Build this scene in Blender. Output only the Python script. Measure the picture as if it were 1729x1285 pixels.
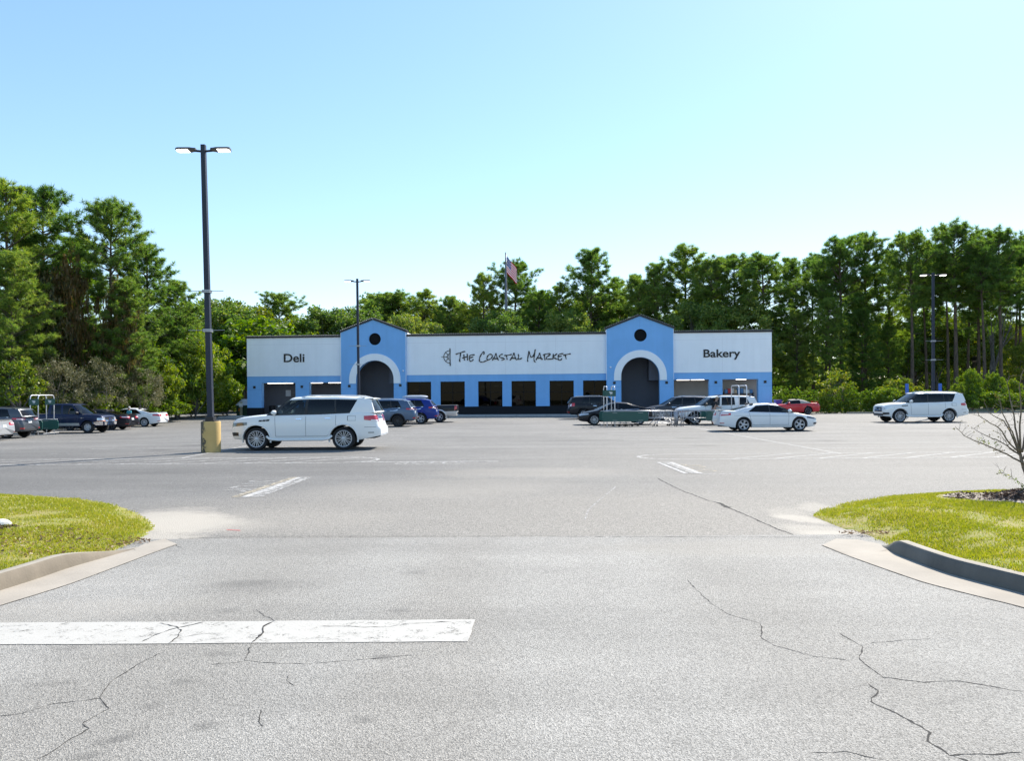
import bpy, bmesh, math, random
import numpy as np
from math import sin, cos, pi, radians, sqrt, atan2
from mathutils import Vector, Matrix
from mathutils.bvhtree import BVHTree
from mathutils.geometry import tessellate_polygon

S = bpy.context.scene
for o in list(bpy.data.objects):
    bpy.data.objects.remove(o)

# ---------------------------------------------------------------- camera
FPX, CX, CY, HZ, CAMH = 1345.0, 864.5, 642.5, 667.0, 1.9
ROLL = 0.0070
cd = bpy.data.cameras.new('camera')
cam = bpy.data.objects.new('camera', cd)
S.collection.objects.link(cam)
S.camera = cam
cd.sensor_width = 36.0
cd.lens = 36.0 * FPX / 1729.0
cd.shift_y = (HZ - CY) / 1729.0
cd.clip_start = 0.1
cd.clip_end = 3000
cam.matrix_world = Matrix.Translation((0, 0, CAMH)) @ Matrix.Rotation(pi / 2, 4, 'X') @ Matrix.Rotation(-ROLL, 4, 'Z')

# ---------------------------------------------------------------- sky, sun, exposure
SUN_AZ, SUN_EL = radians(36), radians(43)      # azimuth from +Y towards +X
W = bpy.data.worlds.new('World')
S.world = W
W.use_nodes = True
nt = W.node_tree
nt.nodes.clear()
sky = nt.nodes.new('ShaderNodeTexSky')
sky.sky_type = 'NISHITA'
sky.sun_disc = False
sky.sun_elevation = SUN_EL
sky.sun_rotation = SUN_AZ
sky.altitude = 10
sky.air_density = 1.0
sky.dust_density = 0.22
sky.ozone_density = 3.0
bg = nt.nodes.new('ShaderNodeBackground')
bg.inputs['Strength'].default_value = 0.15
wo = nt.nodes.new('ShaderNodeOutputWorld')
hsv = nt.nodes.new('ShaderNodeHueSaturation')
hsv.inputs['Saturation'].default_value = 1.22
gam = nt.nodes.new('ShaderNodeGamma')
gam.inputs['Gamma'].default_value = 0.72
nt.links.new(sky.outputs[0], gam.inputs['Color'])
nt.links.new(gam.outputs[0], hsv.inputs['Color'])
nt.links.new(hsv.outputs[0], bg.inputs[0])
nt.links.new(bg.outputs[0], wo.inputs[0])
sd = bpy.data.lights.new('sun', 'SUN')
sd.energy = 3.6
sd.angle = radians(0.5)
sd.color = (1.0, 0.93, 0.82)
sun = bpy.data.objects.new('sun', sd)
S.collection.objects.link(sun)
sdir = Vector((sin(SUN_AZ) * cos(SUN_EL), cos(SUN_AZ) * cos(SUN_EL), sin(SUN_EL)))
sun.rotation_euler = (-sdir).to_track_quat('-Z', 'Y').to_euler()
sun.location = sdir * 100
S.view_settings.view_transform = 'Standard'
S.view_settings.look = 'None'
S.view_settings.exposure = 1.32
S.view_settings.gamma = 1.0
S.view_settings.use_curve_mapping = False
S.render.engine = 'CYCLES'

# ---------------------------------------------------------------- helpers
R = random.Random(11)
COL = S.collection


def sstep(t):
    t = min(1.0, max(0.0, t))
    return t * t * (3 - 2 * t)


def zg(x, y):
    """gentle dip of the lot on its left side"""
    return -0.28 * sstep((-9 - x) / 14.0) * sstep((y - 24) / 20.0) * (1 - sstep((y - 60) / 11.0))


def unroll(u, v):
    du, dv = u - CX, v - CY
    return du - ROLL * dv, dv + ROLL * du


def P(u, v, Y):
    """a point of the place at depth Y that the photograph shows at u, v"""
    a, b = unroll(u, v)
    return Vector((a / FPX * Y, Y, CAMH - (b - (HZ - CY)) / FPX * Y))


def G(u, v, z=None):
    """ground point under photograph position u, v"""
    a, b = unroll(u, v)
    zz = 0.0 if z is None else z
    for k in range(6):
        Y = FPX * (CAMH - zz) / (b - (HZ - CY))
        X = a / FPX * Y
        if z is None:
            zz = zg(X, Y)
    return Vector((X, Y, zz))


def tag(o, label=None, cat=None, group=None, kind=None):
    if label: o['label'] = label
    if cat: o['category'] = cat
    if group: o['group'] = group
    if kind: o['kind'] = kind
    return o


def empty(name, loc=(0, 0, 0), rz=0.0):
    o = bpy.data.objects.new(name, None)
    o.empty_display_size = 0.2
    COL.objects.link(o)
    o.location = loc
    o.rotation_euler = (0, 0, rz)
    return o


def link(name, me, parent=None, loc=None, rot=None, scale=None):
    o = bpy.data.objects.new(name, me)
    COL.objects.link(o)
    if parent is not None: o.parent = parent
    if loc is not None: o.location = loc
    if rot is not None: o.rotation_euler = rot
    if scale is not None: o.scale = scale
    return o


def np_mesh(name, V, F, mats, midx=None, smooth=False):
    V = np.asarray(V, dtype=np.float32)
    F = np.asarray(F, dtype=np.int32)
    me = bpy.data.meshes.new(name)
    n, k = F.shape
    me.vertices.add(len(V))
    me.vertices.foreach_set('co', V.ravel())
    me.loops.add(n * k)
    me.loops.foreach_set('vertex_index', F.ravel())
    me.polygons.add(n)
    me.polygons.foreach_set('loop_start', np.arange(0, n * k, k, dtype=np.int32))
    me.polygons.foreach_set('loop_total', np.full(n, k, dtype=np.int32))
    for m in (mats if isinstance(mats, (list, tuple)) else [mats]):
        me.materials.append(m)
    if midx is not None:
        me.polygons.foreach_set('material_index', np.asarray(midx, dtype=np.int32))
    if smooth:
        me.polygons.foreach_set('use_smooth', np.ones(n, dtype=bool))
    me.update()
    me.validate()
    return me


class MB:
    """collects faces and makes one mesh of them"""

    def __init__(s):
        s.v, s.f, s.m = [], [], []
        s.mat = 0

    def add(s, vs, fs):
        b = len(s.v)
        s.v += [tuple(p) for p in vs]
        for f in fs:
            s.f.append([b + i for i in f])
            s.m.append(s.mat)

    def box(s, lo, hi, M=None, bevel=0):
        x0, y0, z0 = lo
        x1, y1, z1 = hi
        vs = [(x0, y0, z0), (x1, y0, z0), (x1, y1, z0), (x0, y1, z0), (x0, y0, z1), (x1, y0, z1), (x1, y1, z1), (x0, y1, z1)]
        if M is not None: vs = [M @ Vector(p) for p in vs]
        s.add(vs, [(3, 2, 1, 0), (4, 5, 6, 7), (0, 1, 5, 4), (1, 2, 6, 5), (2, 3, 7, 6), (3, 0, 4, 7)])

    def tube(s, pts, rad, n=8, cap=True):
        pts = [Vector(p) for p in pts]
        if not isinstance(rad, (list, tuple)): rad = [rad] * len(pts)
        vs = []
        up = None
        for i, p in enumerate(pts):
            d = (pts[min(i + 1, len(pts) - 1)] - pts[max(i - 1, 0)])
            if d.length < 1e-9: d = Vector((0, 0, 1))
            d.normalize()
            if up is None:
                up = Vector((1, 0, 0)) if abs(d.x) < 0.8 else Vector((0, 1, 0))
            a = (up - d * up.dot(d))
            if a.length < 1e-6: a = d.orthogonal()
            a.normalize()
            up = a
            b = d.cross(a)
            for k in range(n):
                t = 2 * pi * k / n
                vs.append(p + (a * cos(t) + b * sin(t)) * rad[i])
        fs = []
        for i in range(len(pts) - 1):
            for k in range(n):
                k2 = (k + 1) % n
                fs.append((i * n + k, i * n + k2, (i + 1) * n + k2, (i + 1) * n + k))
        if cap:
            fs.append(tuple(reversed(range(n))))
            fs.append(tuple(range((len(pts) - 1) * n, len(pts) * n)))
        s.add(vs, fs)

    def lathe(s, prof, n=24, axis='Z', c=(0, 0, 0), close=False):
        """prof: (radius, height along axis)"""
        vs = []
        for r, h in prof:
            for k in range(n):
                t = 2 * pi * k / n
                a, b = r * cos(t), r * sin(t)
                if axis == 'Z': p = (c[0] + a, c[1] + b, c[2] + h)
                elif axis == 'Y': p = (c[0] + a, c[1] + h, c[2] + b)
                else: p = (c[0] + h, c[1] + a, c[2] + b)
                vs.append(p)
        fs = []
        for i in range(len(prof) - 1):
            for k in range(n):
                k2 = (k + 1) % n
                fs.append((i * n + k, i * n + k2, (i + 1) * n + k2, (i + 1) * n + k))
        s.add(vs, fs)

    def grid(s, rows, closed=False):
        nr, nc = len(rows), len(rows[0])
        vs = [p for r in rows for p in r]
        fs = []
        for i in range(nr - 1):
            for j in range(nc if closed else nc - 1):
                j2 = (j + 1) % nc
                fs.append((i * nc + j, i * nc + j2, (i + 1) * nc + j2, (i + 1) * nc + j))
        s.add(vs, fs)

    def plate(s, outer, holes, y0, y1):
        """a wall panel in the x,z plane between depths y0 and y1, with holes"""
        loops = [outer] + list(holes)
        flat = [p for l in loops for p in l]
        tris = tessellate_polygon([[Vector((p[0], p[1], 0)) for p in l] for l in loops])
        n = len(flat)
        vs = [(p[0], y0, p[1]) for p in flat] + [(p[0], y1, p[1]) for p in flat]
        fs = [tuple(t) for t in tris] + [tuple(n + i for i in reversed(t)) for t in tris]
        b = 0
        for l in loops:
            k = len(l)
            for i in range(k):
                j = (i + 1) % k
                fs.append((b + i, b + j, n + b + j, n + b + i))
            b += k
        s.add(vs, fs)

    def mesh(s, name, mats, smooth=False, angle=None, recalc=True):
        me = bpy.data.meshes.new(name)
        me.from_pydata(s.v, [], s.f)
        for m in (mats if isinstance(mats, (list, tuple)) else [mats]):
            me.materials.append(m)
        me.polygons.foreach_set('material_index', s.m)
        if recalc:
            bm = bmesh.new()
            bm.from_mesh(me)
            bmesh.ops.recalc_face_normals(bm, faces=bm.faces)
            bm.to_mesh(me)
            bm.free()
        if smooth:
            me.polygons.foreach_set('use_smooth', [True] * len(me.polygons))
            if angle: me.set_sharp_from_angle(angle=radians(angle))
        me.update()
        return me

    def build(s, name, mats, parent=None, smooth=False, angle=None, **kw):
        return link(name, s.mesh(name, mats, smooth, angle), parent, **kw)


# ---------------------------------------------------------------- materials
MAT = {}


def new_mat(name):
    m = bpy.data.materials.new(name)
    m.use_nodes = True
    t = m.node_tree
    b = t.nodes['Principled BSDF']
    MAT[name] = m
    return m, t, b


def N(t, kind, **kw):
    n = t.nodes.new(kind)
    for k, v in kw.items():
        if k.startswith('i_'):
            n.inputs[k[2:].replace('_', ' ')].default_value = v
        else:
            setattr(n, k, v)
    return n


def ramp(t, src, stops):
    r = t.nodes.new('ShaderNodeValToRGB')
    e = r.color_ramp.elements
    while len(e) < len(stops): e.new(0.5)
    for el, (p, c) in zip(e, stops):
        el.position = p
        el.color = (c[0], c[1], c[2], 1) if isinstance(c, (tuple, list)) else (c, c, c, 1)
    t.links.new(src, r.inputs[0])
    return r.outputs[0]


def mixc(t, fac, a, b, mode='MIX'):
    m = t.nodes.new('ShaderNodeMix')
    m.data_type = 'RGBA'
    m.blend_type = mode
    for sock, val in ((m.inputs[0], fac), (m.inputs[6], a), (m.inputs[7], b)):
        if hasattr(val, 'is_output'): t.links.new(val, sock)
        elif isinstance(val, (tuple, list)): sock.default_value = (val[0], val[1], val[2], 1)
        else: sock.default_value = val
    return m.outputs[2]


def mth(t, op, a, b=None, clamp=False):
    m = t.nodes.new('ShaderNodeMath')
    m.operation = op
    m.use_clamp = clamp
    for i, val in enumerate((a, b)):
        if val is None: continue
        if hasattr(val, 'is_output'): t.links.new(val, m.inputs[i])
        else: m.inputs[i].default_value = val
    return m.outputs[0]


def worldpos(t):
    return t.nodes.new('ShaderNodeNewGeometry').outputs['Position']


def objpos(t):
    return t.nodes.new('ShaderNodeTexCoord').outputs['Object']


def noise(t, vec, scale, detail=4, rough=0.6):
    n = N(t, 'ShaderNodeTexNoise')
    n.inputs['Scale'].default_value = scale
    n.inputs['Detail'].default_value = detail
    n.inputs['Roughness'].default_value = rough
    if vec is not None: t.links.new(vec, n.inputs['Vector'])
    return n.outputs[0]


def bump(t, b, h, strength=0.3, dist=0.02):
    n = t.nodes.new('ShaderNodeBump')
    n.inputs['Strength'].default_value = strength
    n.inputs['Distance'].default_value = dist
    t.links.new(h, n.inputs['Height'])
    t.links.new(n.outputs[0], b.inputs['Normal'])


def plain(name, col, rough=0.6, metal=0.0, var=0.12, scale=6.0, coat=0.0, spec=0.5, bmp=0.0):
    """a colour with a little uneven wear"""
    m, t, b = new_mat(name)
    n = noise(t, objpos(t), scale, 5)
    c = mixc(t, n, tuple(max(0, x * (1 - var)) for x in col), tuple(min(1, x * (1 + var)) for x in col))
    t.links.new(c, b.inputs['Base Color'])
    b.inputs['Roughness'].default_value = rough
    b.inputs['Metallic'].default_value = metal
    b.inputs['Specular IOR Level'].default_value = spec
    if coat:
        b.inputs['Coat Weight'].default_value = coat
        b.inputs['Coat Roughness'].default_value = 0.04
    if bmp: bump(t, b, noise(t, objpos(t), scale * 8, 4), bmp, 0.01)
    return m


def emit(name, col, strength):
    m, t, b = new_mat(name)
    b.inputs['Base Color'].default_value = (*col, 1)
    b.inputs['Emission Color'].default_value = (*col, 1)
    b.inputs['Emission Strength'].default_value = strength
    return m


def glass(name, tint, gloss=1.0):
    m, t, b = new_mat(name)
    t.nodes.remove(b)
    tr = N(t, 'ShaderNodeBsdfTransparent')
    tr.inputs[0].default_value = (*tint, 1)
    gl = N(t, 'ShaderNodeBsdfGlossy')
    gl.inputs['Roughness'].default_value = 0.02
    gl.inputs[0].default_value = (gloss * .75, gloss * .75, gloss * .75, 1)
    fr = N(t, 'ShaderNodeFresnel')
    fr.inputs[0].default_value = 1.5
    mx = N(t, 'ShaderNodeMixShader')
    t.links.new(fr.outputs[0], mx.inputs[0])
    t.links.new(tr.outputs[0], mx.inputs[1])
    t.links.new(gl.outputs[0], mx.inputs[2])
    t.links.new(mx.outputs[0], t.nodes['Material Output'].inputs[0])
    return m


def leafmat(name, c0, c1, c2, trans=0.35, rough=0.5):
    """leaves: each leaf its own tint, light passing through"""
    m, t, b = new_mat(name)
    t.nodes.remove(b)
    g = t.nodes.new('ShaderNodeNewGeometry')
    oi = t.nodes.new('ShaderNodeObjectInfo')
    cl = noise(t, g.outputs['Position'], 0.55, 2)
    k = mth(t, 'ADD', mth(t, 'MULTIPLY', g.outputs['Random Per Island'], 0.5), mth(t, 'MULTIPLY', cl, 0.35))
    k = mth(t, 'ADD', k, mth(t, 'MULTIPLY', oi.outputs['Random'], 0.25), True)
    c = ramp(t, k, [(0.1, c0), (0.5, c1), (0.92, c2)])
    d = N(t, 'ShaderNodeBsdfDiffuse')
    tr = N(t, 'ShaderNodeBsdfTranslucent')
    gl = N(t, 'ShaderNodeBsdfGlossy')
    gl.inputs['Roughness'].default_value = rough
    gl.inputs[0].default_value = (0.5, 0.5, 0.5, 1)
    t.links.new(c, d.inputs[0])
    hs = N(t, 'ShaderNodeHueSaturation')
    hs.inputs['Saturation'].default_value = 1.1
    hs.inputs['Value'].default_value = 1.6
    t.links.new(c, hs.inputs['Color'])
    t.links.new(hs.outputs[0], tr.inputs[0])
    m1 = N(t, 'ShaderNodeMixShader')
    m1.inputs[0].default_value = trans
    t.links.new(d.outputs[0], m1.inputs[1])
    t.links.new(tr.outputs[0], m1.inputs[2])
    m2 = N(t, 'ShaderNodeMixShader')
    m2.inputs[0].default_value = 0.06
    t.links.new(m1.outputs[0], m2.inputs[1])
    t.links.new(gl.outputs[0], m2.inputs[2])
    t.links.new(m2.outputs[0], t.nodes['Material Output'].inputs[0])
    return m


def ell(t, pos, cx, cy, rx, ry, rot=0.0, soft=0.35, nz=None, amp=0.5):
    """1 inside an ellipse on the ground, ragged to 0 outside"""
    mp = N(t, 'ShaderNodeMapping')
    mp.vector_type = 'TEXTURE'
    mp.inputs['Location'].default_value = (cx, cy, 0)
    mp.inputs['Rotation'].default_value = (0, 0, rot)
    mp.inputs['Scale'].default_value = (rx, ry, 1e6)
    t.links.new(pos, mp.inputs[0])
    ln = N(t, 'ShaderNodeVectorMath', operation='LENGTH')
    t.links.new(mp.outputs[0], ln.inputs[0])
    d = ln.outputs['Value']
    if nz is not None: d = mth(t, 'ADD', d, mth(t, 'MULTIPLY', mth(t, 'SUBTRACT', nz, 0.5), amp * 2))
    mr = N(t, 'ShaderNodeMapRange')
    mr.inputs['From Min'].default_value = 1.0 + soft
    mr.inputs['From Max'].default_value = 1.0 - soft
    t.links.new(d, mr.inputs['Value'])
    return mr.outputs[0]


def asphalt(name, lo, hi, sands, oils, speck, grain, rough=0.75, patch=None):
    m, t, b = new_mat(name)
    p = worldpos(t)
    big = noise(t, p, 0.16, 5, 0.55)
    mid = noise(t, p, 1.7, 6, 0.65)
    # streaks along the drive direction
    mp = N(t, 'ShaderNodeMapping')
    mp.inputs['Scale'].default_value = (0.12, 1.4, 1)
    t.links.new(p, mp.inputs[0])
    strk = noise(t, mp.outputs[0], 0.6, 4)
    k = mth(t, 'ADD', mth(t, 'MULTIPLY', big, 0.40), mth(t, 'ADD', mth(t, 'MULTIPLY', mid, 0.2), mth(t, 'MULTIPLY', strk, 0.40)))
    c = ramp(t, k, [(0.40, lo), (0.60, hi)])
    if patch:
        for (cx, cy, rx, ry, col, amt) in patch:
            f = ell(t, p, cx, cy, rx, ry, 0, 0.45, big, 0.5)
            c = mixc(t, mth(t, 'MULTIPLY', f, amt), c, col)
    # stones of the surface
    vo = N(t, 'ShaderNodeTexVoronoi')
    vo.inputs['Scale'].default_value = grain
    t.links.new(p, vo.inputs['Vector'])
    sp = ramp(t, vo.outputs['Color'], [(0.15, 1 - speck), (0.85, 1 + speck)])
    sx = N(t, 'ShaderNodeSeparateColor')
    t.links.new(vo.outputs['Color'], sx.inputs[0])
    st = N(t, 'ShaderNodeMapRange')
    st.inputs['To Min'].default_value = 1 - speck
    st.inputs['To Max'].default_value = 1 + speck
    t.links.new(sx.outputs[0], st.inputs['Value'])
    c = mixc(t, 1.0, c, st.outputs[0], 'MULTIPLY')
    # pits between the stones
    pits = ramp(t, noise(t, p, grain * 0.75, 3, 0.7), [(0.32, 0.30), (0.45, 1.0)])
    c = mixc(t, 0.85, c, pits, 'MULTIPLY')
    fine = noise(t, p, 9, 6, 0.7)
    for (cx, cy, rx, ry, rot, amt) in oils:
        f = ell(t, p, cx, cy, rx, ry, rot, 0.6, fine, 0.7)
        c = mixc(t, mth(t, 'MULTIPLY', f, amt), c, (0.06, 0.058, 0.055))
    for (cx, cy, rx, ry, rot, amt) in sands:
        f = ell(t, p, cx, cy, rx, ry, rot, 0.3, mth(t, 'ADD', mth(t, 'MULTIPLY', mid, 0.6), mth(t, 'MULTIPLY', fine, 0.4)), 0.9)
        c = mixc(t, mth(t, 'MULTIPLY', f, amt), c, (0.40, 0.365, 0.31))
    t.links.new(c, b.inputs['Base Color'])
    b.inputs['Roughness'].default_value = rough
    b.inputs['Specular IOR Level'].default_value = 0.4
    h = mth(t, 'ADD', vo.outputs['Distance'], mth(t, 'MULTIPLY', noise(t, p, grain * 0.5, 3), 0.8))
    bump(t, b, h, 0.55, 0.012)
    return m


def stucco(name, col, var=0.05):
    m, t, b = new_mat(name)
    p = objpos(t)
    n = noise(t, p, 0.5, 6, 0.65)
    mp = N(t, 'ShaderNodeMapping')
    mp.inputs['Scale'].default_value = (2.2, 2.2, 0.12)
    t.links.new(p, mp.inputs[0])
    drip = noise(t, mp.outputs[0], 1.0, 4)
    k = mth(t, 'ADD', mth(t, 'MULTIPLY', n, 0.6), mth(t, 'MULTIPLY', drip, 0.4))
    c = ramp(t, k, [(0.35, tuple(x * (1 - var * 1.6) for x in col)), (0.6, col), (0.8, tuple(min(1, x * (1 + var)) for x in col))])
    t.links.new(c, b.inputs['Base Color'])
    b.inputs['Roughness'].default_value = 0.9
    bump(t, b, noise(t, p, 40, 4), 0.35, 0.01)
    return m


def paintmark(name, col, under, wear, scale=7.0):
    """road paint worn through to the asphalt in places"""
    m, t, b = new_mat(name)
    p = worldpos(t)
    n = mth(t, 'ADD', mth(t, 'MULTIPLY', noise(t, p, scale, 6, 0.75), 0.6), mth(t, 'MULTIPLY', noise(t, p, 55, 3, 0.8), 0.4))
    f = ramp(t, n, [(wear - 0.06, 0.0), (wear + 0.06, 1.0)])
    c = mixc(t, noise(t, p, 2.5, 5), tuple(x * 0.88 for x in col), col)
    t.links.new(f, b.inputs['Alpha'])
    t.links.new(c, b.inputs['Base Color'])
    b.inputs['Roughness'].default_value = 0.8
    bump(t, b, noise(t, p, 60, 3), 0.4, 0.006)
    return m

# ================================================================ SETTING: ground
def ground_mat():
    m, t, b = new_mat('soil_and_litter')
    p = worldpos(t)
    n = mth(t, 'ADD', mth(t, 'MULTIPLY', noise(t, p, 0.35, 6), 0.6), mth(t, 'MULTIPLY', noise(t, p, 4, 6), 0.4))
    c = ramp(t, n, [(0.3, (0.05, 0.06, 0.02)), (0.5, (0.09, 0.10, 0.035)), (0.7, (0.16, 0.12, 0.07))])
    t.links.new(c, b.inputs['Base Color'])
    b.inputs['Roughness'].default_value = 0.95
    bump(t, b, noise(t, p, 6, 5), 0.6, 0.1)
    return m


def sheet(name, xs, ys, dz, mat, zf=zg, mask=None):
    V = [(x, y, zf(x, y) + dz) for y in ys for x in xs]
    nx = len(xs)
    F = [(j * nx + i, j * nx + i + 1, (j + 1) * nx + i + 1, (j + 1) * nx + i) for j in range(len(ys) - 1) for i in range(nx - 1)
         if mask is None or mask(0.5 * (xs[i] + xs[i + 1]), 0.5 * (ys[j] + ys[j + 1]))]
    o = link(name, np_mesh(name, V, F, mat, smooth=True))
    o['kind'] = 'structure'
    return o


xs = [-900, -400, -150] + list(np.arange(-80, 81, 2.0)) + [150, 400, 900]
ys = [-120, -40] + list(np.arange(-10, 131, 2.0)) + [200, 400, 1500]
ground = sheet('ground', xs, ys, -0.035, ground_mat())

def gxy(u, v):
    g = G(u, v)
    return g.x, g.y

sandsL = [(*gxy(272, 880), 0.75, 1.25, radians(10), 0.85), (*gxy(318, 884), 0.7, 0.9, 0.3, 0.8), (*gxy(372, 888), 0.7, 0.6, 0, 0.3), (*gxy(480, 878), 1.6, 1.1, 0, 0.12),
          (*gxy(240, 915), 0.5, 0.8, -0.5, 0.8)]
sandsR = [(*gxy(1352, 876), 0.25, 0.5, 0.4, 0.7), (*gxy(1376, 857), 0.25, 0.6, -0.3, 0.4), (*gxy(1330, 866), 0.3, 0.6, -0.2, 0.25), (*gxy(1430, 905), 0.7, 0.35, -0.2, 0.7), (*gxy(1375, 895), 0.35, 0.5, 0.6, 0.5)]
far_pale = [(-1.5, 16.5, 2.6, 1.6, 0.2, 0.2), (0.4, 19.5, 2.4, 1.1, 0.0, 0.22)]
lot_mat = asphalt('lot_asphalt', (0.142, 0.137, 0.128), (0.205, 0.198, 0.184), sandsL + sandsR + far_pale,
                  [(-9, 20, 1.2, 0.4, 0.2, 0.3), (3, 33, 1.6, 0.5, 0, 0.35), (-2, 45, 1.4, 0.6, 0, 0.3), (-1.0, 22.7, .5, .12, 0, .8), (-12.5, 31.5, .5, .4, 0, .6), (-12.8, 28.8, .5, .3, 0, .6), (-7, 34.5, .6, .4, 0, .6), (12.5, 31.5, .5, .4, 0, .6), (7.5, 34, .5, .4, 0, .6), (12.8, 37, .6, .4, 0, .5), (-7.5, 40, .5, .5, 0, .6), (7, 29, .5, .3, 0, .5)], 0.45, 75,
                  rough=0.80, patch=[(-14, 20, 11, 9, (0.085, 0.081, 0.076), 0.4), (0.5, 12.6, 7.5, 3.2, (0.25, 0.232, 0.203), 0.75), (9, 21, 9, 8, (0.21, 0.197, 0.175), 0.5)])
oils = [(*gxy(195, 1250), 0.10, 0.045, 0.6, 0.7), (*gxy(150, 1278), 0.08, 0.04, 0.3, 0.6), (*gxy(253, 1195), 0.06, 0.05, 0.2, 0.5), (*gxy(440, 990), 0.55, 0.25, 0.1, 0.35),
        (*gxy(345, 1228), 0.07, 0.06, 0.4, 0.5), (*gxy(415, 985), 0.25, 0.12, 0.1, 0.4), (*gxy(645, 1111), 0.07, 0.06, 0, 0.65), (*gxy(612, 1217), 0.07, 0.05, 0, 0.5), (*gxy(370, 1105), 0.09, 0.06, 0, 0.45),
        (*gxy(310, 1152), 0.07, 0.05, 0, 0.45), (*gxy(385, 1032), 0.10, 0.08, 0, 0.4), (*gxy(120, 1095), 0.09, 0.06, 0, 0.4), (*gxy(675, 1032), 0.09, 0.08, 0, 0.45), (*gxy(90, 1155), 0.14, 0.05, 0.2, 0.3),
        (*gxy(697, 968), 0.12, 0.1, 0, 0.35), (*gxy(1640, 1180), 0.3, 0.06, 0.3, 0.2)]
drive_mat = asphalt('drive_asphalt', (0.255, 0.245, 0.224), (0.335, 0.322, 0.295), [(*gxy(1300, 925), 2.0, 0.5, 0, 0.2), (*gxy(60, 1035), 1.2, 0.4, 0.2, 0.2)], [(a, b, c, d, e, f * .65) for (a, b, c, d, e, f) in oils], 0.42, 125, rough=0.85, patch=[(-2.6, 3, 0.8, 9, (0.22, 0.205, 0.18), 0.45), (-0.6, 3, 0.5, 9, (0.23, 0.212, 0.185), 0.35), (2.2, 3, 0.7, 9, (0.22, 0.205, 0.18), 0.3)])
SEAM = G(850, 907).y
lot = sheet('parking_lot', list(np.arange(-38, 63, 1.0)), [SEAM] + list(np.arange(11.5, 112, 1.0)), 0.0, lot_mat,
            mask=lambda x, y: y < 77 or x < -26)
drive = sheet('driveway', list(np.arange(-16, 17, 1.0)), list(np.arange(-14, 10.3, 1.0)) + [SEAM - 0.002], 0.003, drive_mat)

CRACK = plain('crack_shadow', (0.03, 0.028, 0.026), 0.95, var=0.3, scale=30)


def crack(pts, w, parent, zoff=0.0045, seed=1, on=None):
    rr = random.Random(seed)
    q = [G(*p) for p in pts]
    path = []
    for a, b in zip(q[:-1], q[1:]):
        n = max(2, int((b - a).length / 0.035))
        n = min(n, 60)
        for i in range(n):
            path.append(a.lerp(b, i / n))
    path.append(q[-1])
    ox = oy = 0
    L, Rr = [], []
    for i, p in enumerate(path):
        ox = 0.8 * ox + rr.uniform(-1, 1) * 0.009
        oy = 0.8 * oy + rr.uniform(-1, 1) * 0.009
        d = (path[min(i + 1, len(path) - 1)] - path[max(i - 1, 0)]).normalized()
        nrm = Vector((-d.y, d.x, 0))
        ww = w * (rr.uniform(0.15, 1.0) + (rr.uniform(.3, 1.0) if rr.random() < .12 else 0)) * (0.15 if i in (0, len(path) - 1) else 1)
        c = p + Vector((ox, oy, 0))
        L.append(c + nrm * ww * 0.5 + Vector((0, 0, zoff)))
        Rr.append(c - nrm * ww * 0.5 + Vector((0, 0, zoff)))
    mb = MB()
    mb.grid([L, Rr])
    mb.build('crack', CRACK, parent)


crks = [([(1160, 980), (1197, 1020), (1230, 1038), (1285, 1053), (1287, 1078), (1310, 1092), (1370, 1108), (1440, 1118)], 0.009),
        ([(1418, 1070), (1456, 1092), (1447, 1113), (1462, 1128), (1490, 1145), (1560, 1152), (1620, 1151), (1729, 1170)], 0.013),
        ([(1456, 1092), (1475, 1087), (1530, 1083), (1570, 1081)], 0.006),
        ([(1462, 1152), (1482, 1168), (1466, 1186), (1500, 1203), (1540, 1220), (1575, 1240), (1570, 1255), (1605, 1278), (1680, 1275), (1729, 1271)], 0.014),
        ([(1370, 1272), (1430, 1270), (1490, 1285)], 0.008), ([(1605, 1278), (1640, 1292)], 0.014),
        ([(432, 1030), (445, 1040), (466, 1050), (445, 1062), (443, 1070), (425, 1088), (412, 1118), (440, 1121), (500, 1122), (600, 1117), (700, 1108)], 0.008),
        ([(412, 1118), (360, 1122)], 0.005),
        ([(270, 1105), (240, 1122), (205, 1140), (180, 1162), (173, 1180), (182, 1196), (150, 1215), (140, 1222), (152, 1230), (110, 1255), (60, 1285)], 0.009),
        ([(173, 1180), (135, 1185), (90, 1190), (40, 1205), (0, 1210)], 0.007),
        ([(440, 1200), (435, 1215), (438, 1228), (432, 1230)], 0.010), ([(690, 916), (720, 919), (760, 921)], 0.007),
        ([(490, 1140), (486, 1150), (500, 1160)], 0.008)]
for i, (c, w) in enumerate(crks):
    crack(c, w, drive, seed=i)
crack([(1110, 808), (1150, 828), (1195, 845), (1215, 850), (1228, 857), (1255, 868), (1290, 884), (1345, 906)], 0.03, lot, 0.0025, 40)
crack([(1212, 849), (1222, 853), (1231, 858)], 0.10, lot, 0.0035, 41)
crack([(300, 910), (400, 907.3), (520, 906.4), (800, 906.5), (1390, 908)], 0.012, drive, 0.006, 42)
crack([(280, 911), (295, 920), (305, 926)], 0.012, drive, 0.006, 43)

# ---- painted markings
MARK_W = paintmark('stop_bar_paint', (0.44, 0.425, 0.39), (0.40, 0.39, 0.38), 0.405)
MARK_L = paintmark('worn_line_paint', (0.47, 0.46, 0.44), (0.16, 0.16, 0.165), 0.452)
MARK_F = paintmark('faded_line_paint', (0.41, 0.40, 0.38), (0.17, 0.17, 0.175), 0.485)
MARK_Y = paintmark('faded_yellow_paint', (0.42, 0.37, 0.28), (0.18, 0.175, 0.17), 0.49)
MARK_R = plain('red_survey_paint', (0.65, 0.03, 0.05), 0.8)


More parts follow.
